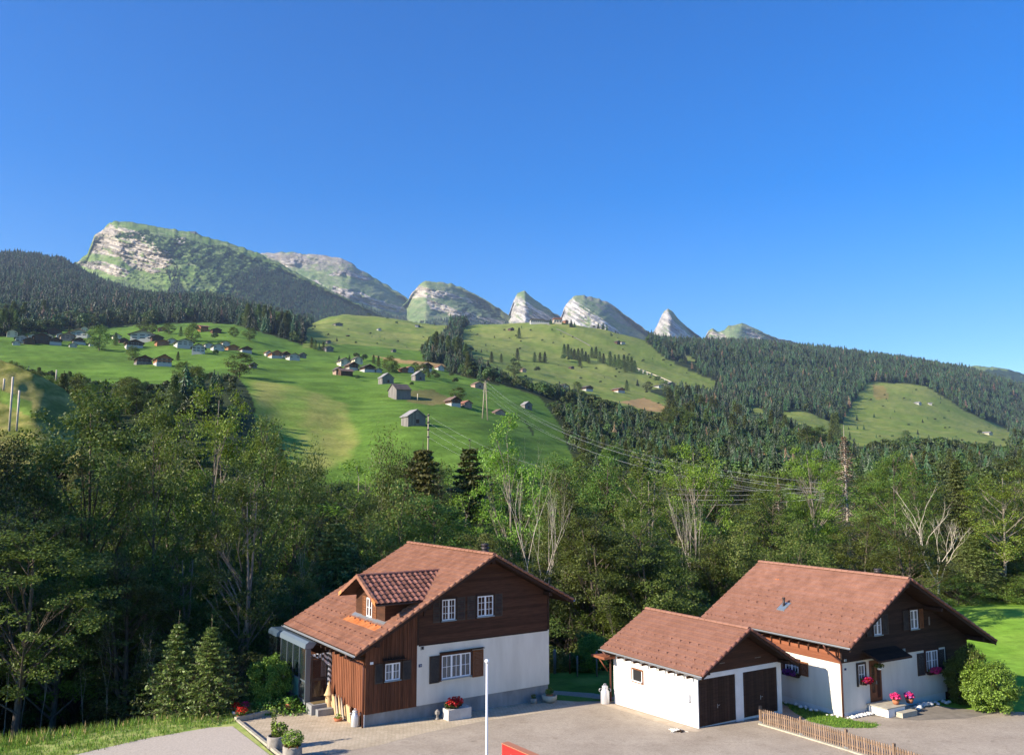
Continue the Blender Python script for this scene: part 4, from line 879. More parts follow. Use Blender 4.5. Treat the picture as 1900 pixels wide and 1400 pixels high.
sheet('parking_area', [(-9.3, 35.3), (-6.2, 30.2), (3.5, 6), (70, 6), (70, 40.5), (40, 41.6), (27, 42.7), (25.0, 42.9), (22.5, 43.4), (21.6, 44.2), (19, 46), (13.6, 46.4), (8, 46), (5.1, 45.2), (3.6, 45.3), (2.1, 46.2), (-1, 46), (-8, 42)], .004, M['asphalt'], 'tan grey asphalt parking area in front of the houses')
sheet('paved_forecourt', [(-12.74, 40.75), (-9.3, 45.1), (-6.7, 43.0), (2.0, 46.0), (3.4, 45.0), (2.9, 44.1), (1.3, 42.66), (-.5, 41.6), (-1.3, 41.1), (-3.8, 39.0), (-5.6, 36.9), (-7.4, 35.7), (-9.36, 35.35)], .008, M['pavers'], 'pale interlocking paving in front of the left house')
sheet('gravel_path', [(-24, 5), (-23, 25), (-21.5, 31), (-17.5, 35.0), (-15.6, 37.6), (-13.6, 39.4), (-12.6, 39.65), (-9.7, 35.2), (-6.6, 30.1), (3.2, 5)], .12, M['gravel'], 'pale gravel track in the lower left corner')
sheet('garage_apron', [(4.9, 44.9), (8.25, 39.55), (8.6, 39.35), (8.2, 39.0), (7.8, 39.2), (4.5, 44.6)], .012, noisy('sandy_edge', (.40, .32, .23), (.52, .43, .32), 3, .95, .3), 'sandy strip along the foot of the garage wall')
sheet('asphalt_patch', [(17.2, 42.0), (17.8, 43.6), (21.3, 44.0), (24.0, 42.9), (21.5, 41.6), (19.0, 41.2)], .007, noisy('old_asphalt', (.19, .165, .13), (.28, .245, .195), 2.5, .95, .3), 'darker patch of old asphalt in front of the right house')
sheet('side_path', [(2.2, 46.9), (2.3, 47.9), (4.4, 47.2), (5.4, 46.2), (5.2, 45.4), (4.3, 45.9)], .006, M['asphalt'])
g = G()   # raised ground under the gravel and grass left of the kerb
g.flat([(-24, 5), (-23.5, 25), (-22, 32), (-19.5, 37.5), (-16.0, 40.9), (-13.2, 41.6), (-12.9, 40.9), (-12.75, 40.6), (-9.5, 35.2), (-6.4, 30.1), (3.4, 5)], lambda x, y: float(lotz(y)) - .5, lambda x, y: float(lotz(y)) + .10)
g.obj('verge', noisy('verge', (.24, .36, .06), (.46, .46, .16), 1.6, .95, .6, .05, lo=.35, hi=.65), kind='structure')
g = G()
for (x0, y0), (x1, y1), w0, h0 in [((-12.78, 40.72), (-9.42, 35.34), .13, .15), ((-9.42, 35.34), (-6.0, 29.8), .13, .15), ((-12.8, 40.85), (-9.3, 45.15), .2, .22)]:
    n = 6
    for k in range(n):
        a = k / n; b = (k + .985) / n; L = math.hypot(x1 - x0, y1 - y0); nx, ny = -(y1 - y0) / L * w0, (x1 - x0) / L * w0
        P0 = (x0 + (x1 - x0) * a, y0 + (y1 - y0) * a); P1 = (x0 + (x1 - x0) * b, y0 + (y1 - y0) * b)
        g.flat([P0, P1, (P1[0] + nx, P1[1] + ny), (P0[0] + nx, P0[1] + ny)], lambda x, y: float(lotz(y)) - .3, lambda x, y: float(lotz(y)) + h0, tone=random.random())
g.obj('kerb', M['curb'], kind='structure', label='pale stone kerb around the paved forecourt')
sheet('grass_strip', [(13.2, 46.3), (13.9, 44.3), (13.75, 42.8), (13.9, 41.0), (14.7, 39.9), (16.3, 39.8), (16.9, 40.4), (16.0, 41.2), (15.7, 41.6), (14.0, 45.0)], .012, M['grass'], 'narrow strip of grass between garage and right house')
sheet('grass_patch', [(1.95, 45.6), (2.2, 46.9), (4.2, 45.95), (4.3, 45.3), (3.4, 45.15)], .02, M['grass'])

# ================================================================ building materials
def rooftile(name, c1, c2, c3):
    k = N(name); a = k.n('Attribute'); a.attribute_name = 'tone'; c = k.ramp(a.outputs['Fac'], [(0, c1), (.5, c2), (1, c3)])
    f = k.noise(1.3, 6, .7); c = k.mix(1.0, c, k.ramp(f, [(.3, (.78, .76, .74)), (.7, (1.18, 1.2, 1.2))]), 'MULTIPLY'); f2 = k.noise(26, 3, .6); c = k.mix(1.0, c, k.ramp(f2, [(.3, (.85, .85, .85)), (.7, (1.12, 1.12, 1.12))]), 'MULTIPLY')
    k.bump(f2, .2, .005); return k.out(c, .82, .25)
M['tile'] = rooftile('roof_tile', (.255, .118, .073), (.285, .136, .086), (.315, .156, .101))
M['tile_pink'] = rooftile('roof_tile_pink', (.28, .138, .092), (.305, .153, .104), (.33, .17, .118))
M['tile_brown'] = rooftile('roof_tile_brown', (.17, .075, .052), (.25, .11, .08), (.33, .15, .11))
M['tile_orange'] = rooftile('roof_tile_orange', (.50, .16, .05), (.58, .21, .07), (.62, .25, .10))
M['plaster'] = noisy('plaster', (.68, .66, .61), (.82, .80, .76), 1.3, .92, .25, .006)
M['plaster_old'] = noisy('plaster_old', (.62, .575, .48), (.76, .715, .61), 1.3, .92, .35, .008, (1, 1, .22))
M['timber'] = noisy('timber', (.040, .019, .011), (.088, .037, .020), 2.2, .8, .3, .006, (.6, .6, 7), tone=.28)
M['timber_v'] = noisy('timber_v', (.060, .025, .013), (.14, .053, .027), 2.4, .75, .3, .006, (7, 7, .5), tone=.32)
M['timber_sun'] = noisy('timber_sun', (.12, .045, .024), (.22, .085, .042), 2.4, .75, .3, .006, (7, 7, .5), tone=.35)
M['timber_red'] = noisy('timber_red', (.19, .065, .032), (.27, .10, .05), 2.2, .8, .3, .006, (.6, .6, 7), tone=.2)
M['timber_dark'] = noisy('timber_dark', (.026, .014, .010), (.055, .030, .020), 2.5, .8, .3, .006, (.6, .6, 6), tone=.25)
M['timber_grey'] = noisy('timber_grey', (.16, .13, .11), (.28, .24, .20), 3, .9, .3, .006, (3, 3, .4), tone=.2)
M['shutter'] = noisy('shutter', (.045, .035, .030), (.085, .065, .050), 5, .8, .2, .004)
M['shutter_brown'] = noisy('shutter_brown', (.15, .06, .025), (.22, .09, .04), 5, .7, .2, .004)
M['white'] = plain('white_paint', (.80, .80, .80), .4)
M['metal'] = plain('zinc', (.34, .36, .38), .45, .5, .6)
M['metal_dark'] = plain('dark_metal', (.05, .04, .04), .5, .4, .3)
M['brown_pipe'] = plain('brown_pipe', (.10, .035, .022), .45)
M['alu'] = plain('alu', (.20, .26, .31), .35, .5, .4)
k = N('pane_glass'); k.out((.02, .025, .03), .06, .6); k.b.inputs['Alpha'].default_value = .3; M['glass'] = k.m
k = N('greenhouse_glass'); k.out((.03, .05, .05), .04, .8); k.b.inputs['Alpha'].default_value = .28; M['glass2'] = k.m
M['interior'] = plain('dark_interior', (.02, .02, .02), .9); M['curtain'] = noisy('curtain', (.42, .42, .40), (.62, .62, .60), 20, .9, .2, .01, (6, 6, .3))
M['terracotta'] = plain('terracotta', (.42, .15, .07), .8); M['stone'] = noisy('stone', (.20, .18, .155), (.36, .33, .29), 6, .9, .5, .02)
M['soil'] = plain('soil', (.04, .028, .018), .95)
M['red'] = leaf_mat('red_petal', (.55, .012, .015), trans=.2, var=.25, hue=.005); M['pink'] = leaf_mat('pink_petal', (.62, .03, .16), trans=.2, var=.25, hue=.005); M['violet'] = leaf_mat('violet_petal', (.25, .05, .30), trans=.2, var=.25, hue=.005)

# ================================================================ house helpers
def tiles(name, parent, O, A, B, LA, LB, mat, tw=.30, course=.34, amp=.022, lap=.042, ribs=2, orange=None, seed=1, single=0):
    """one slope of interlocking tiles; O lower corner, A unit vector along the eave, B unit vector up the slope"""
    O, A, B = Vector(O), Vector(A), Vector(B); Nn = A.cross(B)
    if Nn.z < 0: Nn = -Nn; flip = True
    else: flip = False
    na = max(2, round(LA / tw)); tw = LA / na; nb = max(2, round(LB / course)); cs = LB / nb; sp = 4 * ribs
    sa = np.arange(na * sp + 1) * (tw / sp); ph = (np.arange(na * sp + 1) % 4) / 4.; prof = amp * np.where(ph == 0, 1, np.where(ph == .25, .5, np.where(ph == .5, -.3, .5)))
    rng = np.random.default_rng(seed); rowsb = []; rowh = []
    if single:
        vs = []
        for b_, l_ in ((0, lap), (cs - .002, 0)): vs += [(tw / sp * i, b_, l_ + prof[i]) for i in range(sp + 1)]
        vs += [(tw / sp * i, 0, -.004) for i in range(sp + 1)]; q_ = sp + 1; fs = [(i, i + 1, i + 1 + q_, i + q_) for i in range(sp)] + [(i + 2 * q_, i + 2 * q_ + 1, i + 1, i) for i in range(sp)] + [(0, q_, 2 * q_), (sp, 2 * q_ + sp, q_ + sp)]
        meshes = []
        for q in range(8): g = G(); g.add(vs, fs, 0, (q + .5) / 8); meshes.append(g.mesh('roof_tile', mat))
        for k in range(single):
            for i in range(na):
                Ax = A if not flip else A; p = O + A * (i * tw) + B * (k * cs) + Nn * rng.uniform(-.006, .006); o = link('roof_tile', meshes[rng.integers(0, 8)], parent)
                o.matrix_basis = Matrix(((Ax.x, B.x, Nn.x, p.x), (Ax.y, B.y, Nn.y, p.y), (Ax.z, B.z, Nn.z, p.z), (0, 0, 0, 1))) if not flip else Matrix(((Ax.x, B.x, Nn.x, p.x), (Ax.y, B.y, Nn.y, p.y), (Ax.z, B.z, Nn.z, p.z), (0, 0, 0, 1)))
        if single >= nb: return
    if single: rowsb.append(single * cs - .001); rowh.append(-.01)
    for k in range(single, nb): rowsb += [k * cs, (k + 1) * cs - .002]; rowh += [lap, 0.0]
    rb = np.array(rowsb); rh = np.array(rowh); off = rng.uniform(-.006, .006, (nb - single, na)); OFF = np.repeat(np.repeat(off, 2, 0), sp, 1); OFF = np.concatenate([OFF[:1] * 0, OFF], 0) if single else OFF; OFF = np.concatenate([OFF, OFF[:, -1:]], 1)
    hgt = rh[:, None] + prof[None] + OFF
    P_ = np.array(O)[None, None] + sa[None, :, None] * np.array(A) + rb[:, None, None] * np.array(B) + hgt[..., None] * np.array(Nn)
    Fc = grid_faces(len(rb), len(sa))
    if flip: Fc = Fc[:, ::-1]
    me = np_mesh(name, P_.reshape(-1, 3), Fc, [mat] + ([M['tile_orange']] if orange else []))
    tn = rng.uniform(0, 1, (nb + 1, na)); ri = np.minimum(np.arange(len(rb) - 1) // 2, nb); ci = np.arange(len(sa) - 1) // sp
    tone = tn[ri][:, ci]; a = me.attributes.new('tone', 'FLOAT', 'FACE'); a.data.foreach_set('value', tone.ravel().astype(np.float32))
    if orange:
        aa = (np.arange(len(sa) - 1) + .5) * tw / sp; bb = (rb[:-1] + rb[1:]) / 2; mk = ((aa[None] > orange[0]) & (aa[None] < orange[1]) & (bb[:, None] > orange[2]) & (bb[:, None] < orange[3])).astype(np.int32)
        me.polygons.foreach_set('material_index', mk.ravel())
    return tag(link(name, me, parent), None, None, None, 'stuff')
def slab(name, parent, u0, z0, u1, z1, v0, v1, th, mats, kind=None):
    """roof board under the tiles between two (u,z) points"""
    g = G(); d = math.hypot(u1 - u0, z1 - z0); nx, nz = -(z1 - z0) / d * th, (u1 - u0) / d * th
    if nz < 0: nx, nz = -nx, -nz
    g.prism([(u0, z0 - .03), (u1, z1 - .03), (u1 - nx, z1 - .03 - nz), (u0 - nx, z0 - .03 - nz)], v0, v1); return g.obj(name, mats, parent, kind=kind)
def wallmap(origin, sdir, odir):
    O = Vector(origin); S = Vector(sdir); D_ = Vector(odir)
    return lambda s, d, z: tuple(O + S * s + D_ * d + Vector((0, 0, z)))
def window(parent, T, s0, s1, z0, z1, sash=2, rows=2, cols=2, curtain=True, sill=True, surround=None, name='window', tilt=False):
    fr = G(); fr.T = T; t = .055
    fr.box(s0, s1, .0, .05, z1 - t, z1); fr.box(s0, s1, .0, .05, z0, z0 + t); fr.box(s0, s0 + t, .0, .05, z0 + t, z1 - t); fr.box(s1 - t, s1, .0, .05, z0 + t, z1 - t)
    w_ = (s1 - s0 - t) / sash
    for k in range(1, sash): x = s0 + t / 2 + w_ * k; fr.box(x - .045, x + .045, .0, .052, z0 + t, z1 - t)
    for k in range(sash):
        a = s0 + t / 2 + w_ * k; b = a + w_
        for c in range(1, cols): x = a + (b - a) * c / cols; fr.box(x - .011, x + .011, .012, .044, z0 + t, z1 - t)
        for r_ in range(1, rows): z = z0 + (z1 - z0) * r_ / rows; fr.box(a + .02, b - .02, .0125, .0435, z - .011, z + .011)
    o = fr.obj(name, M['white'], parent)
    for k in range(sash):
        a = s0 + t / 2 + w_ * k; b = a + w_; p = G(); p.T = T; p.box(a + .03, b - .03, .018, .024, z0 + t, z1 - t); p.obj('pane', M['glass'], o)
    g = G(); g.T = T; g.box(s0 + t, s1 - t, .002, .004, z0 + t, z1 - t, 0)
    if curtain:
        n = int((s1 - s0) / .08)
        for k in range(n):
            a = s0 + t + (s1 - s0 - 2 * t) * k / n; b = s0 + t + (s1 - s0 - 2 * t) * (k + 1) / n
            if .42 < k / n < .56 and curtain == 'open': continue
            g.box(a, b, .005, .008 + .006 * (k % 2), z0 + t + (.0 if curtain is True else .25 * (z1 - z0)), z1 - t, 1)
    g.obj('curtain', [M['interior'], M['curtain']], o)
    if sill: q = G(); q.T = T; q.box(s0 - .05, s1 + .05, .0, .12, z0 - .05, z0 - .003); q.obj('sill', M['alu'] if sill == 'alu' else M['metal'], o)
    if surround:
        q = G(); q.T = T; e = .09; q.box(s0 - e, s1 + e, .0, .07, z1 + .002, z1 + e); q.box(s0 - e, s0 - .002, .0, .07, z0 - e, z1); q.box(s1 + .002, s1 + e, .0, .07, z0 - e, z1); q.obj('surround', surround, o)
    return o
def shutter(parent, T, s0, s1, z0, z1, mat, ang=0, label=None):
    g = G(); g.T = T; t = .05; g.box(s0, s0 + t, .012, .05, z0, z1); g.box(s1 - t, s1, .012, .05, z0, z1); g.box(s0 + t, s1 - t, .012, .05, z0, z0 + t); g.box(s0 + t, s1 - t, .012, .05, z1 - t, z1)
    n = max(6, int((z1 - z0 - 2 * t) / .065)); h = (z1 - z0 - 2 * t) / n
    for k in range(n):
        z = z0 + t + h * k; g.add([(s0 + t, .016, z + h * .9), (s1 - t, .016, z + h * .9), (s1 - t, .046, z + .004), (s0 + t, .046, z + .004), (s0 + t, .016, z), (s1 - t, .016, z)], [(0, 1, 2, 3), (3, 2, 5, 4)])
    return g.obj('shutter', mat, parent, label=label)
def siding(name, parent, T, left, right, z0, z1, mat, bh=.17):
    """lapped horizontal boards between left(z) and right(z)"""
    g = G(); g.T = T; n = int((z1 - z0) / bh); h = (z1 - z0) / n
    for k in range(n):
        a = z0 + h * k; b = a + h; la, ra, lb, rb_ = left(a), right(a), left(b), right(b)
        if rb_ - lb < .05 and ra - la < .05: continue
        vs = [(la, .0, a), (ra, .0, a), (ra, .034, a), (la, .034, a), (lb, .0, b), (rb_, .0, b), (rb_, .012, b), (lb, .012, b)]
        g.add(vs, [(0, 1, 2, 3), (3, 2, 6, 7), (4, 7, 6, 5), (1, 5, 6, 2), (0, 3, 7, 4)], 0, random.random())
    return tag(g.obj(name, mat, parent), None, None, None, 'stuff')
def clad_boards(parent, T, s0, s1, zb, zt, mat, bw=.235):
    n = round((s1 - s0) / bw); w_ = (s1 - s0) / n
    for k in range(n):
        a = s0 + w_ * k; b = a + w_; g = G(); g.T = T; tn = random.random(); g.add([(a, 0, zb), (b, 0, zb), (b, .02, zb), (a, .02, zb), (a, 0, zt(a)), (b, 0, zt(b)), (b, .02, zt(b)), (a, .02, zt(a))],
            [(0, 3, 2, 1), (4, 5, 6, 7), (0, 1, 5, 4), (1, 2, 6, 5), (2, 3, 7, 6), (3, 0, 4, 7)], 0, tn)
        g.box(b - .03, b + .03, .021, .045, zb, min(zt(b - .03), zt(b + .03)), 0, min(1, tn + .3)); g.obj('board', mat, parent)
def foliage(name, parent, c, rad, n, leaf, mats, share=(1,), seed=0, kind=None, up=.4, label=None):
    rng = np.random.default_rng(seed); p = rng.normal(size=(n, 3)); p /= np.linalg.norm(p, axis=1)[:, None]; p *= rng.uniform(.2, 1, (n, 1)) ** .5
    V = leaf_quads(np.array(c) + p * np.array(rad), leaf, rng, up, p * .7, .8); mi = rng.choice(len(mats), n, p=np.array(share) / sum(share))
    me = quads_mesh(name, V, [M[m] for m in mats], mi); return tag(link(name, me, parent), label, None, None, kind)
def snow_guards(parent, O, A, B, LA, LB, rows_, step, mat, stag=True):
    O, A, B = Vector(O), Vector(A), Vector(B); Nn = A.cross(B); Nn = Nn if Nn.z > 0 else -Nn; g = G()
    for r_i, b in enumerate(rows_):
        s = step if b > .5 else step * .55; x = .2 + (s * .5 if r_i % 2 and stag else 0)
        while x < LA - .1:
            p = O + A * x + B * b; g.add([tuple(p + A * -.03), tuple(p + A * .03), tuple(p + Nn * .075 + B * .02 + A * .022), tuple(p + Nn * .075 + B * .02 - A * .022), tuple(p + B * .16 + A * .015), tuple(p + B * .16 - A * .015)], [(0, 1, 2, 3), (3, 2, 4, 5), (0, 3, 5), (1, 4, 2)], 0, .9); x += s
    tag(g.obj('snow_guard', mat, parent), None, None, None, 'stuff')
def ridge_row(parent, p0, p1, mat, r=.13, L=.40, name='ridge_tile'):
    p0, p1 = Vector(p0), Vector(p1); d = p1 - p0; n = max(2, round(d.length / L)); st = d / n; me = None
    ang = math.atan2(d.y, d.x); g = G(); l = st.length * 1.06; vs = []
    for x, rr in ((0, r * 1.08), (l, r * .94)):
        for k in range(7): t = math.pi * k / 6; vs.append((x, math.cos(t) * rr, math.sin(t) * rr * .8))
    g.add(vs, [(k, k + 1, k + 8, k + 7) for k in range(6)] + [tuple(range(6, -1, -1)), tuple(range(7, 14))], 0, .5); meshes = []
    for q in range(3): g.t = [random.random()] * len(g.f); meshes.append(g.mesh('ridge_tile', mat))
    for k in range(n): o = link(name, random.choice(meshes), parent, tuple(p0 + st * k), ang)
def gutter(parent, p0, p1, r=.075, mat='metal', name='gutter'):
    p0, p1 = Vector(p0), Vector(p1); d = (p1 - p0); g = G(); a = Vector((-d.y, d.x, 0)).normalized(); vs = []
    for p in (p0, p1):
        for rr in (r, r * .8):
            for k in range(8): t = math.pi * k / 7; vs.append(tuple(p + a * math.cos(t) * rr - Vector((0, 0, math.sin(t) * rr))))
    fs = [(k, k + 1, k + 17, k + 16) for k in range(7)] + [(k + 8, k + 24, k + 25, k + 9) for k in range(7)] + [(0, 16, 24, 8), (7, 15, 31, 23)] + [(k, k + 8, k + 9, k + 1) for k in range(7)] + [(k + 16, k + 17, k + 25, k + 24) for k in range(7)]
    g.add(vs, fs, 0, .5, False); return g.obj(name, M[mat], parent)

# ================================================================ left house
La = .984; L = empty('chalet', (-6.706, 39.926, 0), math.pi / 2 - La, 'brown timber and white plaster chalet with dormer and red tiled roof, left of the flagpole', 'house')
TG = wallmap((0, 0, 0), (1, 0, 0), (0, -1, 0)); TL = wallmap((0, 0, 0), (0, 1, 0), (-1, 0, 0))
LE, LO, LR, LZR, LE2, LU2 = 3.322, .81, 6.59, 7.343, 4.80, 11.49
s1_ = (LZR - LE) / (LR + LO); s2_ = (LZR - LE2) / (LU2 - LR)
def zL(u): return (LE + s1_ * (u + LO) if u < LR else LZR - s2_ * (u - LR)) - .20
LV = 8.3
g = G(); g.box(.03, 10.33, .03, LV, -2.2, .52); g.obj('plinth', M['concrete'], L)
g = G(); g.prism([(0, .52), (2.62, .52), (2.62, zL(2.62)), (0, zL(0))], 0, LV); g.obj('timber_wing', M['timber_v'], L)
g = G(); g.prism([(2.62, .52), (10.36, .52), (10.36, 3.3), (2.62, 3.3)], -.03, LV); g.obj('wall', M['plaster_old'], L, label='white plaster ground floor wall')
g = G(); g.prism([(2.62, 3.3), (10.36, 3.3), (10.36, zL(10.36)), (LR, zL(LR) - .02), (2.62, zL(2.62))], 0, LV); uw = g.obj('gable_wall', M['timber'], L, label='dark brown timber gable wall')
fl = lambda z: max(2.66, (z + .24 - LE) / s1_ - LO); frr = lambda z: min(10.36, LR + (LZR - z - .24) / s2_)
siding('siding_board', L, TG, fl, frr, 3.31, 7.05, M['timber'], .165)
g = G(); g.T = TG; g.box(2.60, 2.70, .0, .06, 3.3, zL(2.65) - .02); g.box(10.27, 10.38, .0, .06, 3.3, zL(10.36) - .02); g.box(2.70, 10.27, .0, .05, 3.24, 3.31); g.obj('corner_board', M['timber_dark'], L)
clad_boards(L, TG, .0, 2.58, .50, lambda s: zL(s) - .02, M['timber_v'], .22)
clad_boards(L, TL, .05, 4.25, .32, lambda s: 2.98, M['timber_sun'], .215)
g = G(); g.T = TL; g.box(.0, 4.3, .001, .012, -.6, .32); g.obj('base_board', M['timber_dark'], L)
# windows
window(L, TG, 3.94, 4.68, 4.32, 5.31, 2, 3, 2, False, 'alu', M['timber_dark']); window(L, TG, 5.95, 6.88, 4.33, 5.32, 2, 3, 2, False, 'alu', M['timber_dark'])
for a, b in ((3.46, 3.84), (4.80, 5.24), (5.38, 5.84), (7.0, 7.44)): shutter(L, TG, a, b, 4.25, 5.36, M['shutter'])
TGp = wallmap((0, -.03, 0), (1, 0, 0), (0, -1, 0))
window(L, TGp, 3.93, 5.55, 1.58, 2.68, 3, 2, 2, True, 'alu', M['timber'])
shutter(L, TGp, 3.28, 3.82, 1.45, 2.72, M['shutter']); shutter(L, TGp, 5.68, 6.30, 1.45, 2.74, M['shutter_brown'], label='lighter brown louvred shutter')
TGc = wallmap((0, -.045, 0), (1, 0, 0), (0, -1, 0))
window(L, TGc, .94, 1.71, 1.88, 2.65, 2, 2, 2, True, 'alu', M['timber_dark']); shutter(L, TGc, .44, .86, 1.80, 2.68, M['shutter']); shutter(L, TGc, 1.84, 2.30, 1.80, 2.68, M['shutter'])
g = G(); g.T = TGp; g.box(3.82, 6.30, .0, .16, 2.80, 2.84); g.obj('window_hood', M['timber_dark'], L)
g = G(); g.T = TGc; g.box(.80, 1.95, .0, .22, 2.80, 2.83)
for k in range(9): g.box(.84 + k * .13, .90 + k * .13, .0, .05, 2.83, 2.92)
g.obj('window_hood', M['timber_dark'], L)
g = G(); g.T = TGp; g.box(2.80, 2.98, .0, .03, 3.06, 3.25, 0); g.box(2.83, 2.95, .03, .035, 3.09, 3.22, 1); g.obj('vent', [M['metal'], M['interior']], L)
g = G(); g.T = TGp; g.box(2.71, 2.88, .0, .015, 2.28, 2.42); np_ = g.obj('number_plate', plain('plate_blue', (.02, .035, .09), .4), L)
def text_mesh(body, size, mat, parent, loc, rot, name='lettering', ext=.002, scale=(1, 1, 1)):
    cu = bpy.data.curves.new(name, 'FONT'); cu.body = body; cu.size = size; cu.extrude = ext; cu.align_x = 'CENTER'; cu.align_y = 'CENTER'; cu.resolution_u = 2
    o = bpy.data.objects.new(name, cu); COL.objects.link(o); dg = bpy.context.evaluated_depsgraph_get(); me = bpy.data.meshes.new_from_object(o.evaluated_get(dg)); bpy.data.objects.remove(o)
    me.materials.clear(); me.materials.append(mat); o = link(name, me, parent, loc); o.rotation_euler = rot; o.scale = scale; return o
text_mesh('18', .10, M['white'], np_, (2.795, -.052, 2.35), (R(90), 0, 0), 'number')
g = G(); g.T = TGc; g.box(.20, .36, .0, .02, 2.70, 2.81); g.obj('plate', M['white'], L)
# roof
B1 = Vector((math.cos(math.atan(s1_)), 0, math.sin(math.atan(s1_)))); B2 = Vector((-math.cos(math.atan(s2_)), 0, math.sin(math.atan(s2_))))
L1 = (LR + LO) / B1.x; L2 = (LU2 - LR) / -B2.x; V0, V1 = -.64, 8.93
slab('roof_board', L, -LO, LE, LR, LZR, V0 + .03, V1 - .03, .13, M['timber_dark']); slab('roof_board', L, LU2, LE2, LR, LZR, V0 + .03, V1 - .03, .13, M['timber_dark'])
tiles('roof_tile', L, (-LO, V0, LE), (0, 1, 0), tuple(B1), V1 - V0, L1, M['tile'], .215, .33, .032, orange=(.28 - V0, 4.15 - V0, 1.42 / B1.x, 1.72 / B1.x), seed=5)
tiles('roof_tile', L, (LU2, V0, LE2), (0, 1, 0), tuple(B2), V1 - V0, L2, M['tile'], .215, .33, .032, seed=6)
snow_guards(L, (-LO, V0, LE + .03), (0, 1, 0), tuple(B1), V1 - V0, L1, [.35, 1.1, 1.85, 2.6, 3.35], .62, M['tile'])
ridge_row(L, (LR, V0, LZR + .03), (LR, V1, LZR + .03), M['tile'])
def rake(parent, pts, mat, tmat, hgt=.2, th=.04):
    for (u0, z0), (u1, z1), v in pts:
        g = G(); g.prism([(u0, z0 - .02), (u1, z1 - .02), (u1, z1 - hgt), (u0, z0 - hgt)], v - th, v); g.obj('rake_board', mat, parent)
        d = Vector((u1 - u0, 0, z1 - z0)); n = max(3, round(d.length / .36)); st = d / n; g = G()
        for k in range(n):
            a = Vector((u0, v - .05, z0 + .0)) + st * k; g.tube([tuple(a + Vector((0, 0, .045))), tuple(a + st * 1.05 + Vector((0, 0, .025)))], [.075, .06], 6, tone=random.random())
        tag(g.obj('verge_tile', tmat, parent), None, None, None, 'stuff')
rake(L, [((-LO, LE), (LR, LZR), V0), ((LU2, LE2), (LR, LZR), V0)], M['timber_dark'], M['tile'])
gutter(L, (-LO - .07, V0 - .05, LE - .02), (-LO - .07, V1 + .05, LE - .02)); gutter(L, (LU2 + .07, V0 - .05, LE2 - .02), (LU2 + .07, V1 + .05, LE2 - .02))
g = G()
for k in range(15): v = .1 + k * .6; g.box(-.72, -.02, v, v + .08, 2.93, 3.06)
tag(g.obj('rafter', M['timber_dark'], L), None, None, None, 'stuff')
for u, z in ((.35, zL(.35) - .02), (3.0, zL(3.0) - .02), (LR, zL(LR) - .02), (10.1, zL(10.1) - .02)):
    g = G(); g.box(u - .09, u + .09, -.56, .0, z - .20, z - .02); g.obj('purlin', M['timber_dark'], L)
g = G()
for k in range(2): pass
g.prism([(2.72, 5.05), (3.0, 5.25), (3.0, 5.15), (2.72, 4.7)], -.5, -.4); g.obj('bracket', M['timber_dark'], L)
g = G(); g.tube([(-LO - .07, .2, LE - .09), (-LO - .05, .2, LE - .25), (-.12, .05, 2.72), (-.12, -.05, 2.6), (-.12, -.06, -.1)], .045, 8); g.obj('downpipe', M['brown_pipe'], L)
g = G(); g.T = TL; g.box(-.02, .05, .0, .05, -.12, .5); g.obj('corner_post', M['white'], L)
# chimney
g = G(); g.lathe([(.15, 6.7), (.15, 7.55)], (7.25, -.25 + 1.6, 0), 14); g.lathe([(.20, 7.35), (.20, 7.42), (.15, 7.43)], (7.25, 1.35, 0), 14); g.lathe([(.21, 7.52), (.21, 7.60), (.15, 7.61)], (7.25, 1.35, 0), 14); g.lathe([(.0, 7.80), (.2, 7.74), (.2, 7.70), (.13, 7.6)], (7.25, 1.35, 0), 14); g.obj('chimney', M['metal_dark'], L)
# dormer
DU, DA, DB, DC, DZR, DZE, DUF = 1.18, .48, 3.88, 2.18, 6.46, 5.37, .45
def zd(v): return DZR - (DZR - DZE) / 2.25 * abs(v - DC) - .1
g = G(); vs = []; poly = [(DA, 4.1), (DB, 4.1), (DB, zd(DB)), (DC, zd(DC)), (DA, zd(DA))]; g.T = lambda a, b, c: (b, a, c); g.prism(poly, DU, 5.0); dm = g.obj('dormer', M['timber'], L, label='timber dormer on the left roof slope')
TD = wallmap((DU, 0, 0), (0, 1, 0), (-1, 0, 0))
window(dm, TD, 1.92, 2.55, 4.45, 5.35, 2, 2, 1, False, False, None)
for a, b in ((1.42, 1.88), (2.60, 3.06)): shutter(dm, TD, a, b, 4.42, 5.38, M['shutter_brown'])
siding('siding_board', dm, TD, lambda z: max(DA, DC - (DZR - .14 - z) / (DZR - DZE) * 2.25), lambda z: min(DB, DC + (DZR - .14 - z) / (DZR - DZE) * 2.25), 4.35, 6.28, M['timber'], .16)
g = G(); nrm = Vector((-math.sin(math.atan(s1_)), 0, math.cos(math.atan(s1_)))); bq = Vector((-LO, 0, LE)) + B1 * (1.72 / B1.x)
g.add([tuple(bq + nrm * .04 + Vector((0, DA - .15, 0))), tuple(bq + nrm * .04 + Vector((0, DB + .15, 0))), tuple(bq + nrm * .06 + B1 * .36 + Vector((0, DB + .15, 0))), tuple(bq + nrm * .06 + B1 * .36 + Vector((0, DA - .15, 0)))], [(0, 1, 2, 3)]); g.obj('flashing', M['metal'], dm)
sd = (DZR - DZE) / 2.25; ld = 2.25 / math.cos(math.atan(sd))
tg = G(); vs = []
for i, (b, hh) in enumerate(((0, .045), (.40, .0))):
    for k in range(9): t = k / 8; vs.append((t * .30, b, hh + .035 * math.sin(math.pi * min(1, t / .62)) - (.012 if t > .62 else 0)))
vs += [(x, 0, z - .03) for x, _, z in vs[:9]]
tg.add(vs, [(k, k + 1, k + 10, k + 9) for k in range(8)] + [(k + 18, k + 19, k + 1, k) for k in range(8)], 0, .5, False)
tms = []
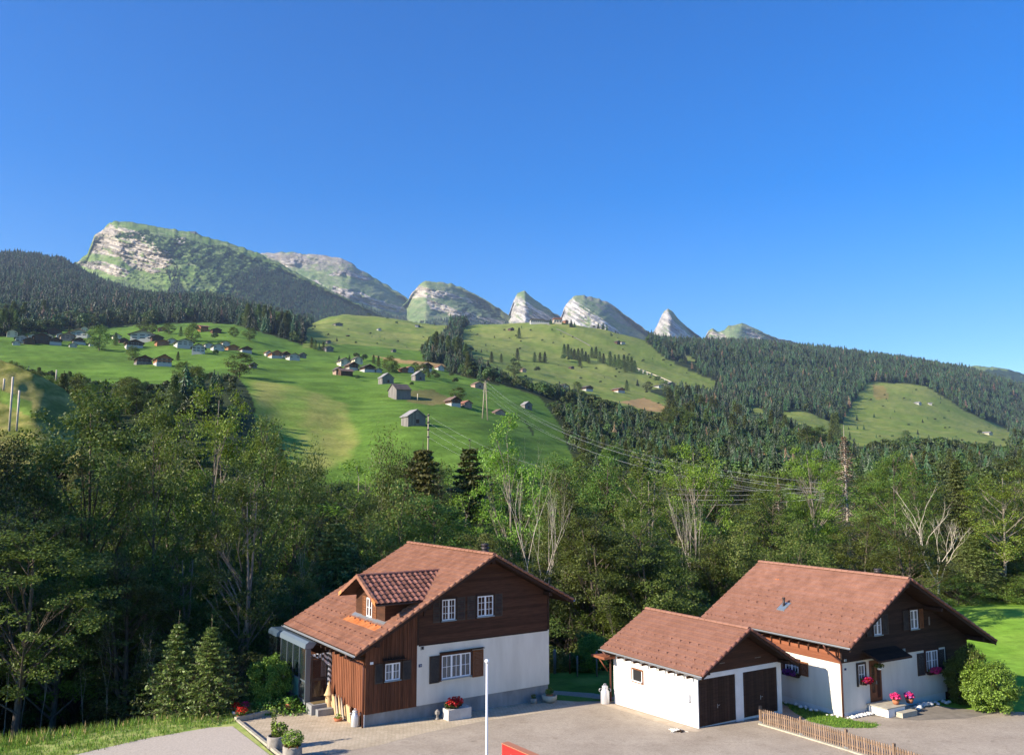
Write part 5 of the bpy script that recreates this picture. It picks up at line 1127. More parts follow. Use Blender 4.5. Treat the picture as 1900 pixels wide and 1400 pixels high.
for q in range(8): tg.t = [random.random()] * len(tg.f); tms.append(tg.mesh('roof_tile', M['tile_brown']))
for side in (-1, 1):
    slope = math.atan(sd); nrow = 7; cs = ld / nrow
    for r_ in range(nrow):
        v = DC + side * (2.25 - r_ * cs * math.cos(slope)); z = DZE + r_ * cs * math.sin(slope)
        uend = (z + .10 - LE) / s1_ - LO; n = int((uend - DUF) / .30) + 1
        for k in range(n):
            u = DUF + k * .30
            if side < 0: o = link('roof_tile', random.choice(tms), dm, (u, v, z)); o.rotation_euler = (slope, 0, 0)
            elif u < 2.6 or r_ > 3: o = link('roof_tile', random.choice(tms), dm, (u + .3, v, z)); o.rotation_euler = (slope, 0, math.pi)
    g = G(); vb = DC + side * 2.22; P0 = [(DUF + .02, vb, DZE - .02), (DUF + .02, DC, DZR - .03), ((DZR - LE) / s1_ - LO, DC, DZR - .03), ((DZE - LE) / s1_ - LO, vb, DZE - .02)]
    g.add(P0 + [(a, b, c - .09) for a, b, c in P0], [(0, 1, 2, 3), (7, 6, 5, 4), (0, 4, 5, 1), (3, 2, 6, 7), (0, 3, 7, 4)]); g.obj('roof_board', M['timber_dark'], dm)
    d = Vector((0, DC - vb, DZR - DZE)); n = 6
    for k in range(n):
        a = Vector((DUF - .02, vb, DZE + .02)) + d * (k / n); g = G(); g.add([tuple(a + Vector((-.03, 0, .07))), tuple(a + Vector((.12, 0, .07))), tuple(a + d / n * 1.04 + Vector((.12, 0, .05))), tuple(a + d / n * 1.04 + Vector((-.03, 0, .05))), tuple(a + Vector((-.035, 0, -.12))), tuple(a + d / n * 1.04 + Vector((-.035, 0, -.14)))], [(0, 1, 2, 3), (0, 3, 5, 4)], 0, random.random()); g.obj('verge_tile', M['tile_orange' if k < 1 else 'tile'], dm)
ridge_row(dm, (DUF - .03, DC, DZR + .0), ((DZR - LE) / s1_ - LO, DC, DZR + .0), M['tile_brown'], .11)
gutter(dm, (DUF, DC - 2.3, DZE - .03), (3.05, DC - 2.3, DZE - .03), .06, 'metal_dark')
g = G(); a = Vector((3.0, DC - 2.28, DZE + .02)); b = Vector(((DZR - LE) / s1_ - LO, DC, DZR + .0)); wv = Vector((.09, -.05, .02)); g.add([tuple(a + wv * 2), tuple(b + wv * 2), tuple(b - wv * .5 + Vector((0, 0, .02))), tuple(a - wv * .5 + Vector((0, 0, .02)))], [(0, 1, 2, 3)]); g.obj('valley_gutter', M['metal_dark'], dm)
# glazed porch
PU, PV0, PV1 = -1.27, 4.2, 7.9
pc_ = G(); pc_.box(PU, 0, PV0 + .02, PV1, .22, .36); pc_.obj('porch_floor', M['concrete'], L)
g = G()
for v in (PV0, PV0 + .92, PV0 + 1.85, PV0 + 2.75, PV1): g.box(PU - .03, PU + .04, v - .03, v + .03, .36, 2.86)
g.box(PU - .025, PU + .035, PV0, PV1, 1.28, 1.34); g.box(PU - .03, PU + .04, PV0, PV1, .36, .44); g.box(PU + .04, PU + .22, PV0 - .03, PV0 + .04, .36, 2.9); g.box(-.12, .0, PV0 - .03, PV0 + .04, .36, 2.9); g.obj('porch_frame', plain('porch_frame', (.12, .15, .17), .4, .4, .2), L)
for k, (v0, v1) in enumerate(((PV0 + .03, PV0 + .89), (PV0 + .95, PV0 + 1.82), (PV0 + 1.88, PV0 + 2.72), (PV0 + 2.78, PV1 - .03))):
    for z0, z1 in ((.44, 1.28), (1.34, 2.86)): g = G(); g.box(PU, PU + .012, v0, v1, z0, z1); g.obj('pane', M['glass2'] if z0 > 1 or k != 1 else plain('green_panel', (.12, .28, .22), .2), L)
g = G(); g.prism([(PU - .10, 2.88), (PU + .3, 2.88), (PU + .5, 3.12), (PU + .1, 3.2), (PU - .06, 3.1)], PV0 - .05, PV1 + .05); g.obj('porch_fascia', M['alu'], L)
g = G(); g.box(PU - .22, PU + .6, PV1 + .1, 9.3, .6, 2.9, 1); g.prism([(PU - .26, 2.9), (PU + .6, 2.9), (PU + .6, 3.16), (PU - .1, 3.2), (PU - .24, 3.08)], PV1 + .08, 9.35, 0); g.obj('porch_box', [plain('porch_steel', (.10, .15, .20), .3, .5, .5), M['glass2']], L)
TP = wallmap((0, PV0, 0), (1, 0, 0), (0, -1, 0))
g = G(); g.T = TP; g.box(-1.03, -.13, .0, .05, .36, .52); g.box(-1.03, -.13, .0, .05, 1.30, 1.42); g.box(-1.03, -.13, .0, .05, 2.36, 2.46); g.box(-1.03, -.93, .0, .05, .52, 2.36); g.box(-.23, -.13, .0, .05, .52, 2.36); dr = g.obj('porch_door', M['shutter'], L)
for z0, z1 in ((.52, 1.30), (1.42, 2.36)): g = G(); g.T = TP; g.box(-.93, -.23, .02, .028, z0, z1); g.obj('pane', M['glass'], dr)
g = G(); g.T = TP; g.box(-.93, -.25, .001, .003, .52, 2.3, 0)
for a, b, c, d_ in ((-.88, .55, -.70, .98), (-.50, .55, -.32, .95)): g.prism([(a, .55), (c, .55), ((a + c) / 2, d_)], .004, .012, 1)
for k in range(4): g.box(-.50 + k * .07, -.46 + k * .07, .004, .014, 1.45, 2.3, 2)
g.obj('door_backing', [plain('hall', (.10, .05, .03), .8), plain('pale_wood', (.50, .32, .16), .7), M['curtain']], dr)
cm = N('striped_curtain'); tc = cm.n('TexCoord'); wv_ = cm.n('TexWave'); wv_.inputs['Scale'].default_value = 2.6; wv_.bands_direction = 'DIAGONAL'; cm.l(tc.outputs['Object'], wv_.inputs['Vector']); wv_.inputs['Distortion'].default_value = 1.5
cm.out(cm.ramp(wv_.outputs['Fac'], [(.45, (.06, .06, .065)), (.55, (.62, .62, .62))]), .9, .1)
g = G()   # striped door curtain drawn to the right
for k in range(14):
    a = k / 14; b = (k + 1) / 14; f_ = lambda t, q: (-1.10 + 1.02 * t + (.0 if q == 0 else .0), PV0 - .10 - .05 * math.sin(t * 40) - .05, 2.62 if q == 0 else 2.62 - (.10 + .62 * t ** 1.5))
    g.add([f_(a, 0), f_(b, 0), f_(b, 1), f_(a, 1)], [(0, 1, 2, 3)])
for k in range(8):
    a0 = 2 * math.pi * k / 8; a1 = 2 * math.pi * (k + 1) / 8
    for z0, z1, r0, r1 in ((2.62, 1.9, .16, .10), (1.9, 1.2, .10, .11), (1.2, .72, .11, .13)):
        q = lambda an, z, r: (-.10 + math.cos(an) * r * (1 + .25 * math.sin(an * 5)), PV0 - .14 + math.sin(an) * r * .7, z)
        g.add([q(a0, z0, r0), q(a1, z0, r0), q(a1, z1, r1), q(a0, z1, r1)], [(0, 1, 2, 3)])
cu_ = g.obj('door_curtain', cm.m); cu_.parent = None; cu_.location = L.location; cu_.rotation_euler = L.rotation_euler
tag(cu_, 'grey and white striped curtain gathered beside the glass porch door', 'curtain')
st = G(); st.box(PU + .05, .0, 3.45, PV0 - .04, -.2, .34); st.box(PU + .25, .0, 3.1, 3.44, -.2, .17); st.obj('doorstep', M['concrete'], L)
g = G(); g.box(PU + .2, -.35, 3.6, 4.05, .342, .362); mt = g.obj('doormat', noisy('mat', (.10, .07, .03), (.25, .18, .08), 30, .95, .3)); mt.location = L.location; mt.rotation_euler = L.rotation_euler; tag(mt, 'brown doormat on the step of the glass porch', 'doormat')
def on(h, u, v, z=None):
    a = h.rotation_euler.z; x = h.location.x + u * math.cos(a) - v * math.sin(a); y = h.location.y + u * math.sin(a) + v * math.cos(a); return (x, y, float(lotz(y)) + .008 if z is None else z)

# ================================================================ garage
Ga = 1.012; GA = empty('garage', (8.43, 39.70, 0), math.pi / 2 - Ga, 'white double garage with brown doors and red tiled roof, centre right', 'garage')
GE, GO, GR, GZR, GU2, GE2, GLn, GVf = 2.44, .44, 2.708, 4.185, 5.965, 2.30, 6.05, -.70
def zG(u): return (GE + (GZR - GE) / (GR + GO) * (u + GO) if u < GR else GZR - (GZR - GE2) / (GU2 - GR) * (u - GR)) - .17
g = G(); g.prism([(0, -1.2), (.05, -1.2), (.05, 2.08), (0, 2.08)], 0, GLn)
g.box(0.05, 2.41, .08, GLn, -1.2, 2.08); g.box(2.41, 2.92, .0, GLn, -1.2, 2.08); g.box(2.92, 5.26, .08, GLn, -1.2, 2.08); g.box(5.26, 5.56, .0, GLn, -1.2, 2.08); g.prism([(0, 2.08), (5.56, 2.08), (5.56, 2.30), (0, 2.30 if False else 2.30)], 0, GLn); g.obj('wall', M['plaster'], GA)
g = G(); g.prism([(0.02, 2.30), (5.54, 2.30), (5.54, zG(5.54)), (GR, zG(GR) - .02), (.02, zG(.02))], .02, GLn - .02); g.obj('gable_wall', M['timber'], GA)
mg = (GZR - GE) / (GR + GO); mg2 = (GZR - GE2) / (GU2 - GR); TGA = wallmap((0, .02, 0), (1, 0, 0), (0, -1, 0))
siding('siding_board', GA, TGA, lambda z: max(.0, (z + .21 - GE) / mg - GO), lambda z: min(5.56, GR + (GZR - z - .21) / mg2), 2.31, 3.93, M['timber'], .155)
for a, b in ((.06, 2.40), (2.93, 5.25)):
    g = G(); g.box(a, b, .045, .078, .01, 2.07); dd = g.obj('garage_door', M['timber_dark'], GA); n = 13; w_ = (b - a) / n
    for k in range(n): q = G(); q.box(a + w_ * k + .006, a + w_ * (k + 1) - .006, .022, .044, .03, 2.05, 0, random.random()); q.obj('board', M['timber_dark'], dd)
    q = G(); q.tube([((a + b) / 2, .022, .82), ((a + b) / 2, -.03, .82), ((a + b) / 2 + .1, -.03, .84)], .012, 6); q.box((a + b) / 2 - .015, (a + b) / 2 + .015, .005, .02, .70, .88); q.obj('handle', M['metal'], dd)
b1 = Vector((1, 0, mg)).normalized(); b2 = Vector((-1, 0, mg2)).normalized(); gv0, gv1 = GVf, GLn + .5
slab('roof_board', GA, -GO, GE, GR, GZR, gv0 + .03, gv1 - .03, .11, M['timber_dark']); slab('roof_board', GA, GU2, GE2, GR, GZR, gv0 + .03, gv1 - .03, .11, M['timber_dark'])
tiles('roof_tile', GA, (-GO, gv0, GE), (0, 1, 0), tuple(b1), gv1 - gv0, (GR + GO) / b1.x, M['tile_pink'], .30, .34, .040, seed=8, single=11); tiles('roof_tile', GA, (GU2, gv0, GE2), (0, 1, 0), tuple(b2), gv1 - gv0, (GU2 - GR) / -b2.x, M['tile_pink'], .30, .34, .040, seed=9)
snow_guards(GA, (-GO, gv0, GE + .03), (0, 1, 0), tuple(b1), gv1 - gv0, 3.6, [.25, .75, 1.25, 1.75], .62, M['tile_pink'])
ridge_row(GA, (GR, gv0, GZR + .02), (GR, gv1, GZR + .02), M['tile_pink'], .12); rake(GA, [((-GO, GE), (GR, GZR), gv0), ((GU2, GE2), (GR, GZR), gv0)], M['timber_dark'], M['tile_brown'], .18)
gutter(GA, (-GO - .07, gv0 - .04, GE - .02), (-GO - .07, gv1 + .04, GE - .02), .07); gutter(GA, (GU2 + .07, gv0, GE2 - .02), (GU2 + .07, gv1, GE2 - .02), .07, 'metal_dark')
g = G()
for k in range(10): v = .25 + k * .62; g.box(-.40, -.0, v, v + .07, 2.14, 2.24)
tag(g.obj('rafter', M['timber'], GA), None, None, None, 'stuff')
for u, z in ((.12, zG(.12)), (GR, zG(GR) - .02), (5.4, zG(5.4))): g = G(); g.box(u - .07, u + .07, -.62, .0, z - .17, z - .02); g.obj('purlin', M['timber_dark'], GA)
TGL = wallmap((0, 0, 0), (0, 1, 0), (-1, 0, 0)); g = G(); g.T = TGL; t = .07
g.box(3.72, 4.62, .0, .03, 1.13, 1.13 + t); g.box(3.72, 4.62, .0, .03, 1.75, 1.82); g.box(3.72, 3.72 + t, .0, .03, 1.2, 1.75); g.box(4.62 - t, 4.62, .0, .03, 1.2, 1.75); wf = g.obj('window', M['shutter_brown'], GA)
g = G(); g.T = TGL; g.box(3.8, 4.54, .001, .004, 1.2, 1.75); g.obj('window_backing', M['interior'], wf); g = G(); z0 = .005
g.T = TGL; g.box(3.81, 4.53, .01, .10, 1.20, 1.24); g.box(3.81, 3.85, .01, .03, 1.24, 1.74); g.box(4.49, 4.53, .01, .03, 1.24, 1.74); g.obj('sash', M['white'], wf)
g = G(); g.T = TGL; g.box(.46, .98, .0, .16, 1.05, 1.38, 0); g.box(.60, .96, .16, .165, 1.10, 1.33, 1); g.obj('letter_box', [M['white'], plain('pale_grey', (.62, .62, .64), .5)], GA)
g = G(); g.tube([(-GO - .03, GLn + .3, GE - .1), (-.14, GLn + .12, 1.95), (-.13, GLn + .1, 1.8), (-.13, GLn + .1, -.15)], .045, 8); g.obj('downpipe', M['brown_pipe'], GA)
for (a, b) in ((.62, 1.02), (3.05, 3.45)): g = G(); g.box(a + .7, b + .7, -.03, -.012, 2.55 + .1, 2.58 + .1); g.obj('vent', M['timber_grey'], GA)
g = G(); g.box(-.75, -.05, GLn - .2, GLn + .9, 2.02, 2.14); g.tube([(-.08, GLn + .4, 1.3), (-.62, GLn + .4, 2.0)], .04, 5); g.obj('bracket', M['timber_red'], GA)

# ================================================================ right house
Ra_ = 1.048; RH = empty('chalet', (15.793, 41.829, 0), math.pi / 2 - Ra_, 'white chalet with dark brown upper floor and broad pinkish tiled roof, right of the garage', 'house')
RE_, RO_, RR_, RZR, RU2, RE2 = 3.366, .78, 3.894, 6.199, 10.785, 2.578; RVf, RVb = -1.147, 8.78; RLn = 8.2; RW = 10.0
ma = (RZR - RE_) / (RR_ + RO_); mb_ = (RZR - RE2) / (RU2 - RR_)
def zR(u): return (RE_ + ma * (u + RO_) if u < RR_ else RZR - mb_ * (u - RR_)) - .20
g = G(); g.box(.04, 8.0, .04, RLn, -1.5, .10); g.obj('plinth', M['plaster'], RH)
g = G(); g.prism([(0, .10), (8.12, .10), (8.12, 2.38), (0, 2.38)], 0, RLn); g.obj('wall', M['plaster_old'], RH, label='white plaster ground floor wall')
g = G(); g.prism([(-.02, 2.38), (8.12, 2.38), (8.12, -1), (RW, -1), (RW, zR(RW)), (RR_, zR(RR_) - .02), (-.02, zR(0))], -.02, RLn); g.obj('gable_wall', M['timber_dark'], RH, label='dark brown timber upper wall')
TR = wallmap((0, -.02, 0), (1, 0, 0), (0, -1, 0)); TRL = wallmap((-.02, 0, 0), (0, 1, 0), (-1, 0, 0))
siding('siding_board', RH, TR, lambda z: max(-.02, (z + .24 - RE_) / ma - RO_), lambda z: min(RW, RR_ + (RZR - z - .24) / mb_), 2.38, 5.93, M['timber_dark'], .165)
siding('siding_board', RH, TR, lambda z: 8.14, lambda z: RW, -.3, 2.375, M['timber_dark'], .165)
siding('siding_board', RH, TRL, lambda z: .03, lambda z: RLn, 2.36, 3.2, M['timber_red'], .165)
c1 = Vector((1, 0, ma)).normalized(); c2 = Vector((-1, 0, mb_)).normalized()
slab('roof_board', RH, -RO_, RE_, RR_, RZR, RVf + .03, RVb - .03, .13, M['timber_dark']); slab('roof_board', RH, RU2, RE2, RR_, RZR, RVf + .03, RVb - .03, .13, M['timber_dark'])
tiles('roof_tile', RH, (-RO_, RVf, RE_), (0, 1, 0), tuple(c1), RVb - RVf, (RR_ + RO_) / c1.x, M['tile_pink'], .30, .34, .040, seed=18, single=9, orange=(6.2 - RVf, 6.5 - RVf, 4.0, 4.25)); tiles('roof_tile', RH, (RU2, RVf, RE2), (0, 1, 0), tuple(c2), RVb - RVf, (RU2 - RR_) / -c2.x, M['tile_pink'], .30, .34, .040, seed=19)
snow_guards(RH, (-RO_, RVf, RE_ + .03), (0, 1, 0), tuple(c1), RVb - RVf, 5, [.25, .8, 1.35, 1.9, 2.45, 3.0], .62, M['tile_pink'])
ridge_row(RH, (RR_, RVf, RZR + .02), (RR_, RVb, RZR + .02), M['tile_pink']); rake(RH, [((-RO_, RE_), (RR_, RZR), RVf), ((RU2, RE2), (RR_, RZR), RVf)], M['timber_dark'], M['tile_brown'])
gutter(RH, (-RO_ - .07, RVf - .04, RE_ - .02), (-RO_ - .07, RVb + .04, RE_ - .02)); gutter(RH, (RU2 + .07, RVf, RE2 - .02), (RU2 + .07, RVb, RE2 - .02), .075, 'metal_dark')
g = G()
for k in range(14): v = .1 + k * .6; g.box(-.70, -.06, v, v + .08, 3.0, 3.12); g.box(RW + .02, RU2 - .05, v, v + .08, 2.50, 2.6)
tag(g.obj('rafter', M['timber'], RH), None, None, None, 'stuff')
for u, z in ((.2, zR(.2)), (2.0, zR(2.0)), (RR_, zR(RR_) - .02), (6.5, zR(6.5)), (9.9, zR(9.9))): g = G(); g.box(u - .09, u + .09, -1.05, -.02, z - .20, z - .02); g.obj('purlin', M['timber_dark'], RH)
g = G(); g.tube([(-RO_ - .05, .3, RE_ - .1), (-RO_ + .05, .25, RE_ - .35), (-.10, -.02, 2.5), (-.08, -.06, 2.3), (-.08, -.06, -.1)], .05, 8); g.obj('downpipe', M['brown_pipe'], RH)
TR2 = wallmap((0, -.055, 0), (1, 0, 0), (0, -1, 0)); TR1 = wallmap((0, 0, 0), (1, 0, 0), (0, -1, 0))
window(RH, TR2, 2.36, 2.95, 3.48, 4.40, 2, 2, 1, True, 'alu', M['timber_dark']); shutter(RH, TR2, 3.06, 3.5, 3.44, 4.42, M['shutter']); shutter(RH, TR2, 1.85, 2.25, 3.44, 4.42, M['shutter'])
window(RH, TR2, 5.24, 5.86, 3.52, 4.46, 2, 2, 1, True, 'alu', M['timber_dark']); shutter(RH, TR2, 4.70, 5.14, 3.5, 4.48, M['shutter']); shutter(RH, TR2, 5.97, 6.32, 3.5, 4.48, M['shutter_brown'])
g = G(); g.T = TR2; g.box(6.78, 6.86, .0, .03, 3.60, 4.02); g.obj('vent_slit', M['timber_grey'], RH)
w2 = window(RH, TR1, 1.14, 1.62, 1.26, 2.18, 1, 2, 2, True, False, M['shutter']); w3 = window(RH, TR1, 6.42, 7.40, 1.30, 2.30, 2, 2, 2, True, False, M['timber'])
shutter(RH, TR1, 5.74, 6.31, 1.14, 2.25, M['shutter']); shutter(RH, TR1, 7.5, 7.98, 1.14, 2.27, M['shutter'])
window(RH, TRL, 2.56, 3.42, 1.40, 2.02, 2, 2, 2, 'open', False, M['timber']); shutter(RH, TRL, 1.98, 2.44, 1.36, 2.04, M['shutter_brown']); shutter(RH, TRL, 3.54, 3.95, 1.36, 2.04, M['shutter_brown'])
g = G(); g.T = TR1; g.box(2.0, 2.86, .0, .04, .30, 2.28); d_ = g.obj('front_door', M['shutter_brown'], RH)
for s0, s1 in ((2.12, 2.34), (2.50, 2.74)): g = G(); g.T = TR1; g.box(s0, s1, .041, .05, .75 if s0 < 2.3 else .5, 2.05); g.obj('panel', M['glass'] if s0 < 2.3 else M['timber'], d_)
g = G(); g.T = TR1; g.box(2.38, 2.42, .04, .10, 1.15, 1.30); g.obj('handle', M['metal'], d_)
g = G(); g.add([(1.5, -.0, 2.84), (4.05, -.0, 2.84), (3.9, -1.05, 2.52), (1.45, -1.05, 2.52)] + [(1.5, -.0, 2.72), (4.05, -.0, 2.72), (3.9, -1.05, 2.42), (1.45, -1.05, 2.42)], [(3, 2, 1, 0), (4, 5, 6, 7), (0, 1, 5, 4), (1, 2, 6, 5), (2, 3, 7, 6), (3, 0, 4, 7)]); g.obj('door_canopy', M['timber_dark'], RH)
g = G(); g.box(1.75, 3.0, -1.15, -.02, -.3, .28, 0); g.box(1.65, 3.1, -1.18, -.02, .28, .32, 1); g.box(2.25, 3.35, -1.55, -1.19, -.3, .12, 1); g.box(3.11, 3.7, -1.1, -.3, -.3, .12, 1); g.obj('steps', [M['plaster'], M['curb']], RH)
g = G(); g.T = TR1; g.box(.20, .34, .0, .012, 2.02, 2.12); rp = g.obj('number_plate', plain('plate_blue2', (.02, .035, .12), .4), RH)
g = G(); g.T = TR2; g.box(.15, .30, .0, .03, 2.45, 2.55); g.box(4.55, 4.72, .0, .05, 2.42, 2.62); g.obj('wall_lamp', M['alu'], RH)
pb = Vector((-RO_, 4.26, RE_)) + c1 * ((.91 + RO_) / c1.x); g = G(); g.box(pb.x - .3, pb.x + .25, 4.0, 4.5, pb.z - .02, pb.z + .03 + .02); 
for i in range(len(g.v)): v = g.v[i]; g.v[i] = (v[0], v[1], v[2] + (v[0] - pb.x) * ma + .03)
g.obj('flashing', M['alu'], RH); g = G(); g.tube([(pb.x, 4.26, pb.z), (pb.x, 4.26, pb.z + .42)], .06, 8); g.tube([(pb.x, 4.26, pb.z + .42), (pb.x, 4.26, pb.z + .5)], .08, 8); g.obj('vent_pipe', M['metal_dark'], RH)
g = G(); g.lathe([(.15, 5.9), (.15, 6.32), (.2, 6.33), (.2, 6.38), (.14, 6.4), (.2, 6.44), (.2, 6.5), (0, 6.52)], (RR_ + .45, 1.0, 0), 12); g.obj('chimney', M['metal_dark'], RH)
# ================================================================ things in the yard
def gz(x, y, off=.008): return (x, y, float(lotz(y)) + off)
def milk_can(x, y, s, label):
    t = empty('milk_can', gz(x, y), 0, label, 'milk can'); g = G()
    g.lathe([(0, 0), (.17, 0), (.18, .03), (.18, .42), (.165, .50), (.12, .58), (.11, .64), (.115, .66)], (0, 0, 0), 20); g.obj('body', M['can'], t)
    g = G(); g.lathe([(.125, .64), (.13, .66), (.12, .70), (.05, .73), (0, .73)], (0, 0, 0), 18); g.tube([(-.05, 0, .73), (-.04, 0, .78), (.04, 0, .78), (.05, 0, .73)], .012, 6); g.obj('lid', M['can'], t)
    for a in (0, math.pi): g = G(); c, s_ = math.cos(a), math.sin(a); g.tube([(c * .17, s_ * .17, .46), (c * .24, s_ * .24, .50), (c * .23, s_ * .23, .58), (c * .13, s_ * .13, .60)], .012, 6); g.obj('handle', M['can'], t)
    t.scale = (s,) * 3; return t
M['can'] = plain('can_metal', (.62, .62, .63), .42, .5, .5)
milk_can(-7.16, 40.05, 1.0, 'silver milk can with a dark mark standing at the corner of the brown chalet')
g = G(); g.box(-.185, -.178, -.04, .03, .18, .36); t = [o for o in COL.objects if o.name == 'milk_can'][0]; g.obj('mark', M['metal_dark'], t)
milk_can(4.75, 44.7, 1.25, 'pale milk can in the shade beside the back corner of the garage')
# round stone pots
def round_pot(x, y, r, h, label, fol):
    t = empty('planter', gz(x, y), 0, label, 'planter'); g = G(); g.lathe([(0, 0), (r * .93, 0), (r, .06), (r, h - .03), (r * .96, h), (r * .82, h), (r * .80, h - .08), (0, h - .08)], (0, 0, 0), 22); g.obj('pot', M['stone'], t)
    g = G(); g.lathe([(r * .8, h - .07), (0, h - .05)], (0, 0, 0), 16); g.obj('soil', M['soil'], t)
    for i, (nm, c, rad, n, lf, mats, sh) in enumerate(fol): foliage(nm, t, c, rad, n, lf, mats, sh, seed=i + int(x * 10) % 50)
    return t
round_pot(-9.75, 36.45, .38, .52, 'round stone planter with a tall straggly green plant on the paved forecourt', [('foliage', (.12, 0, .75), (.36, .3, .32), 420, .10, ['leaf_bush', 'leaf_mid'], (2, 1)), ('foliage', (-.16, .1, 1.0), (.13, .13, .62), 240, .08, ['leaf_yellow'], (1,)), ('flower', (-.05, 0, .62), (.12, .2, .08), 30, .06, ['leaf_yellow'], (1,))])
round_pot(-8.75, 35.15, .38, .46, 'round stone planter with a clipped bushy plant nearest the camera', [('foliage', (0, 0, .72), (.44, .44, .36), 900, .08, ['leaf_bush', 'leaf_ash'], (2, 1)), ('flower', (0, -.1, .50), (.42, .38, .08), 90, .07, ['leaf_orange'], (1,))])
# concrete trough with red geraniums
t = empty('flower_trough', on(L, 4.35, -.85), L.rotation_euler.z, 'square concrete trough of red geraniums in front of the white wall', 'planter')
g = G(); g.box(-.62, .62, -.3, .3, -.05, .5); g.box(-.56, .56, -.24, .24, .46, .502); g.obj('trough', M['concrete_pale'] if 'concrete_pale' in M else noisy('concrete_pale', (.42, .40, .37), (.56, .54, .50), 2, .9, .2), t)
foliage('foliage', t, (-.2, 0, .66), (.5, .28, .20), 500, .11, ['leaf_mid', 'leaf_dark'], (1, 1), 3); foliage('flower', t, (-.15, -.05, .80), (.46, .30, .24), 520, .09, ['red'], (1,), 4)
# big pot ring and small pot by the right corner of the house
t = empty('flower_pot', on(L, 9.15, -.35), 0, 'small grey flower pot at the right end of the grey plinth', 'flower pot'); g = G(); g.lathe([(0, 0), (.15, 0), (.19, .28), (.17, .28), (.15, .24), (0, .24)], (0, 0, 0), 16); g.obj('pot', M['stone'], t); foliage('foliage', t, (0, 0, .36), (.16, .16, .12), 90, .07, ['leaf_mid'], (1,), 8)
t = empty('pot_ring', on(L, 10.0, -.55), L.rotation_euler.z, 'round pale stone bowl holding a terracotta pot at the house corner', 'planter'); g = G(); g.lathe([(0, 0), (.2, .0), (.36, .14), (.40, .36), (.34, .38), (.28, .2), (0, .14)], (0, 0, 0), 20); g.obj('bowl', M['curb'], t); g = G(); g.lathe([(0, .16), (.13, .16), (.19, .40), (.16, .40), (0, .36)], (0, 0, 0), 14); g.obj('pot', M['terracotta'], t); foliage('foliage', t, (0, 0, .55), (.22, .22, .2), 200, .08, ['leaf_dark', 'leaf_mid'], (1, 1), 9)
t = empty('lantern', on(L, 3.45, -.55), 0, 'small stone lantern standing left of the geranium trough', 'lantern'); g = G(); g.lathe([(.10, 0), (.10, .05), (.06, .08), (.06, .22), (.12, .25), (.12, .38), (.04, .46), (0, .48)], (0, 0, 0), 8, smooth=False); g.obj('body', M['stone'], t)
# wooden boards, roots and a carved figure leaning against the timber wall
M['wood_pale'] = noisy('wood_pale', (.46, .30, .14), (.66, .48, .27), 6, .8, .3, .004, (4, 4, .6)); M['wood_grey'] = noisy('wood_grey', (.30, .25, .19), (.48, .42, .34), 6, .85, .3, .004, (4, 4, .6))
def board_piece(v, w0, h, mat, label, prof, lean=.12, th=.05):
    x, y, z = on(L, -.18, v); o = G(); n = len(prof); pts = [(a * w0, b * h) for a, b in prof]
    o.prism(pts, -th / 2, th / 2); ob = o.obj('carved_board', M[mat], None, (x, y, z), L.rotation_euler.z - math.pi / 2); ob.rotation_euler = (lean * -1, 0, L.rotation_euler.z + math.pi / 2); return tag(ob, label, 'carved board', 'pale carved boards leaning on the timber wall')
spear = [(-.5, 0), (.5, 0), (.42, .5), (.2, .8), (.02, 1), (-.18, .78), (-.4, .45)]; sq = [(-.5, 0), (.5, 0), (.46, .85), (.3, 1), (-.1, .9), (-.5, .97)]; tooth = [(-.5, 0), (.5, 0), (.5, .9), (.3, 1), (.05, .9), (-.2, .98), (-.5, .85)]
for v, w0, h, mt, pr, lb in [(3.05, .34, .95, 'wood_pale', sq, 'broad pale board left of the two pointed boards'), (2.70, .22, 1.05, 'wood_grey', spear, 'grey pointed board, leftmost of the pointed ones'), (2.32, .26, 1.10, 'wood_pale', spear, 'tall pale pointed board in the middle of the row'), (2.02, .24, 1.02, 'wood_grey', spear, 'grey brown pointed board right of the tall pale one'), (1.70, .12, .68, 'wood_pale', sq, 'thin white topped stake behind the terracotta bowl'), (1.28, .42, .80, 'wood_pale', tooth, 'wide notched pale board beside the milk can'), (3.3, .16, .6, 'wood_pale', sq, 'short pale block at the foot of the carved gnome')]:
    board_piece(v, w0, h, mt, lb, pr)
t = empty('carved_figure', on(L, -.30, 3.55), L.rotation_euler.z, 'carved wooden gnome with tall pointed hat beside the glass porch door', 'statue')
g = G(); g.lathe([(0, 0), (.26, 0), (.24, .1), (.20, .35), (.17, .5), (.19, .62), (.15, .74), (.16, .82), (.12, .92)], (0, 0, 0), 10); g.obj('body', M['wood_pale'], t)
g = G(); g.lathe([(.16, .80), (.26, .84), (.20, .92), (.14, 1.1), (.08, 1.3), (.02, 1.48), (0, 1.5)], (0, 0, 0), 10); g.obj('hat', M['wood_pale'], t)
g = G(); g.lathe([(0, .62), (.045, .64), (.0, .70)], (-.17, -.04, .08), 8); g.obj('nose', M['wood_pale'], t)
t = empty('flower_pot', on(L, -.55, 1.75), 0, 'low terracotta bowl with a small plant among the carved boards', 'flower pot'); g = G(); g.lathe([(0, 0), (.15, 0), (.22, .13), (.19, .13), (0, .10)], (0, 0, 0), 16); g.obj('pot', M['terracotta'], t); foliage('foliage', t, (0, 0, .22), (.17, .17, .14), 120, .06, ['leaf_bush'], (1,), 12)
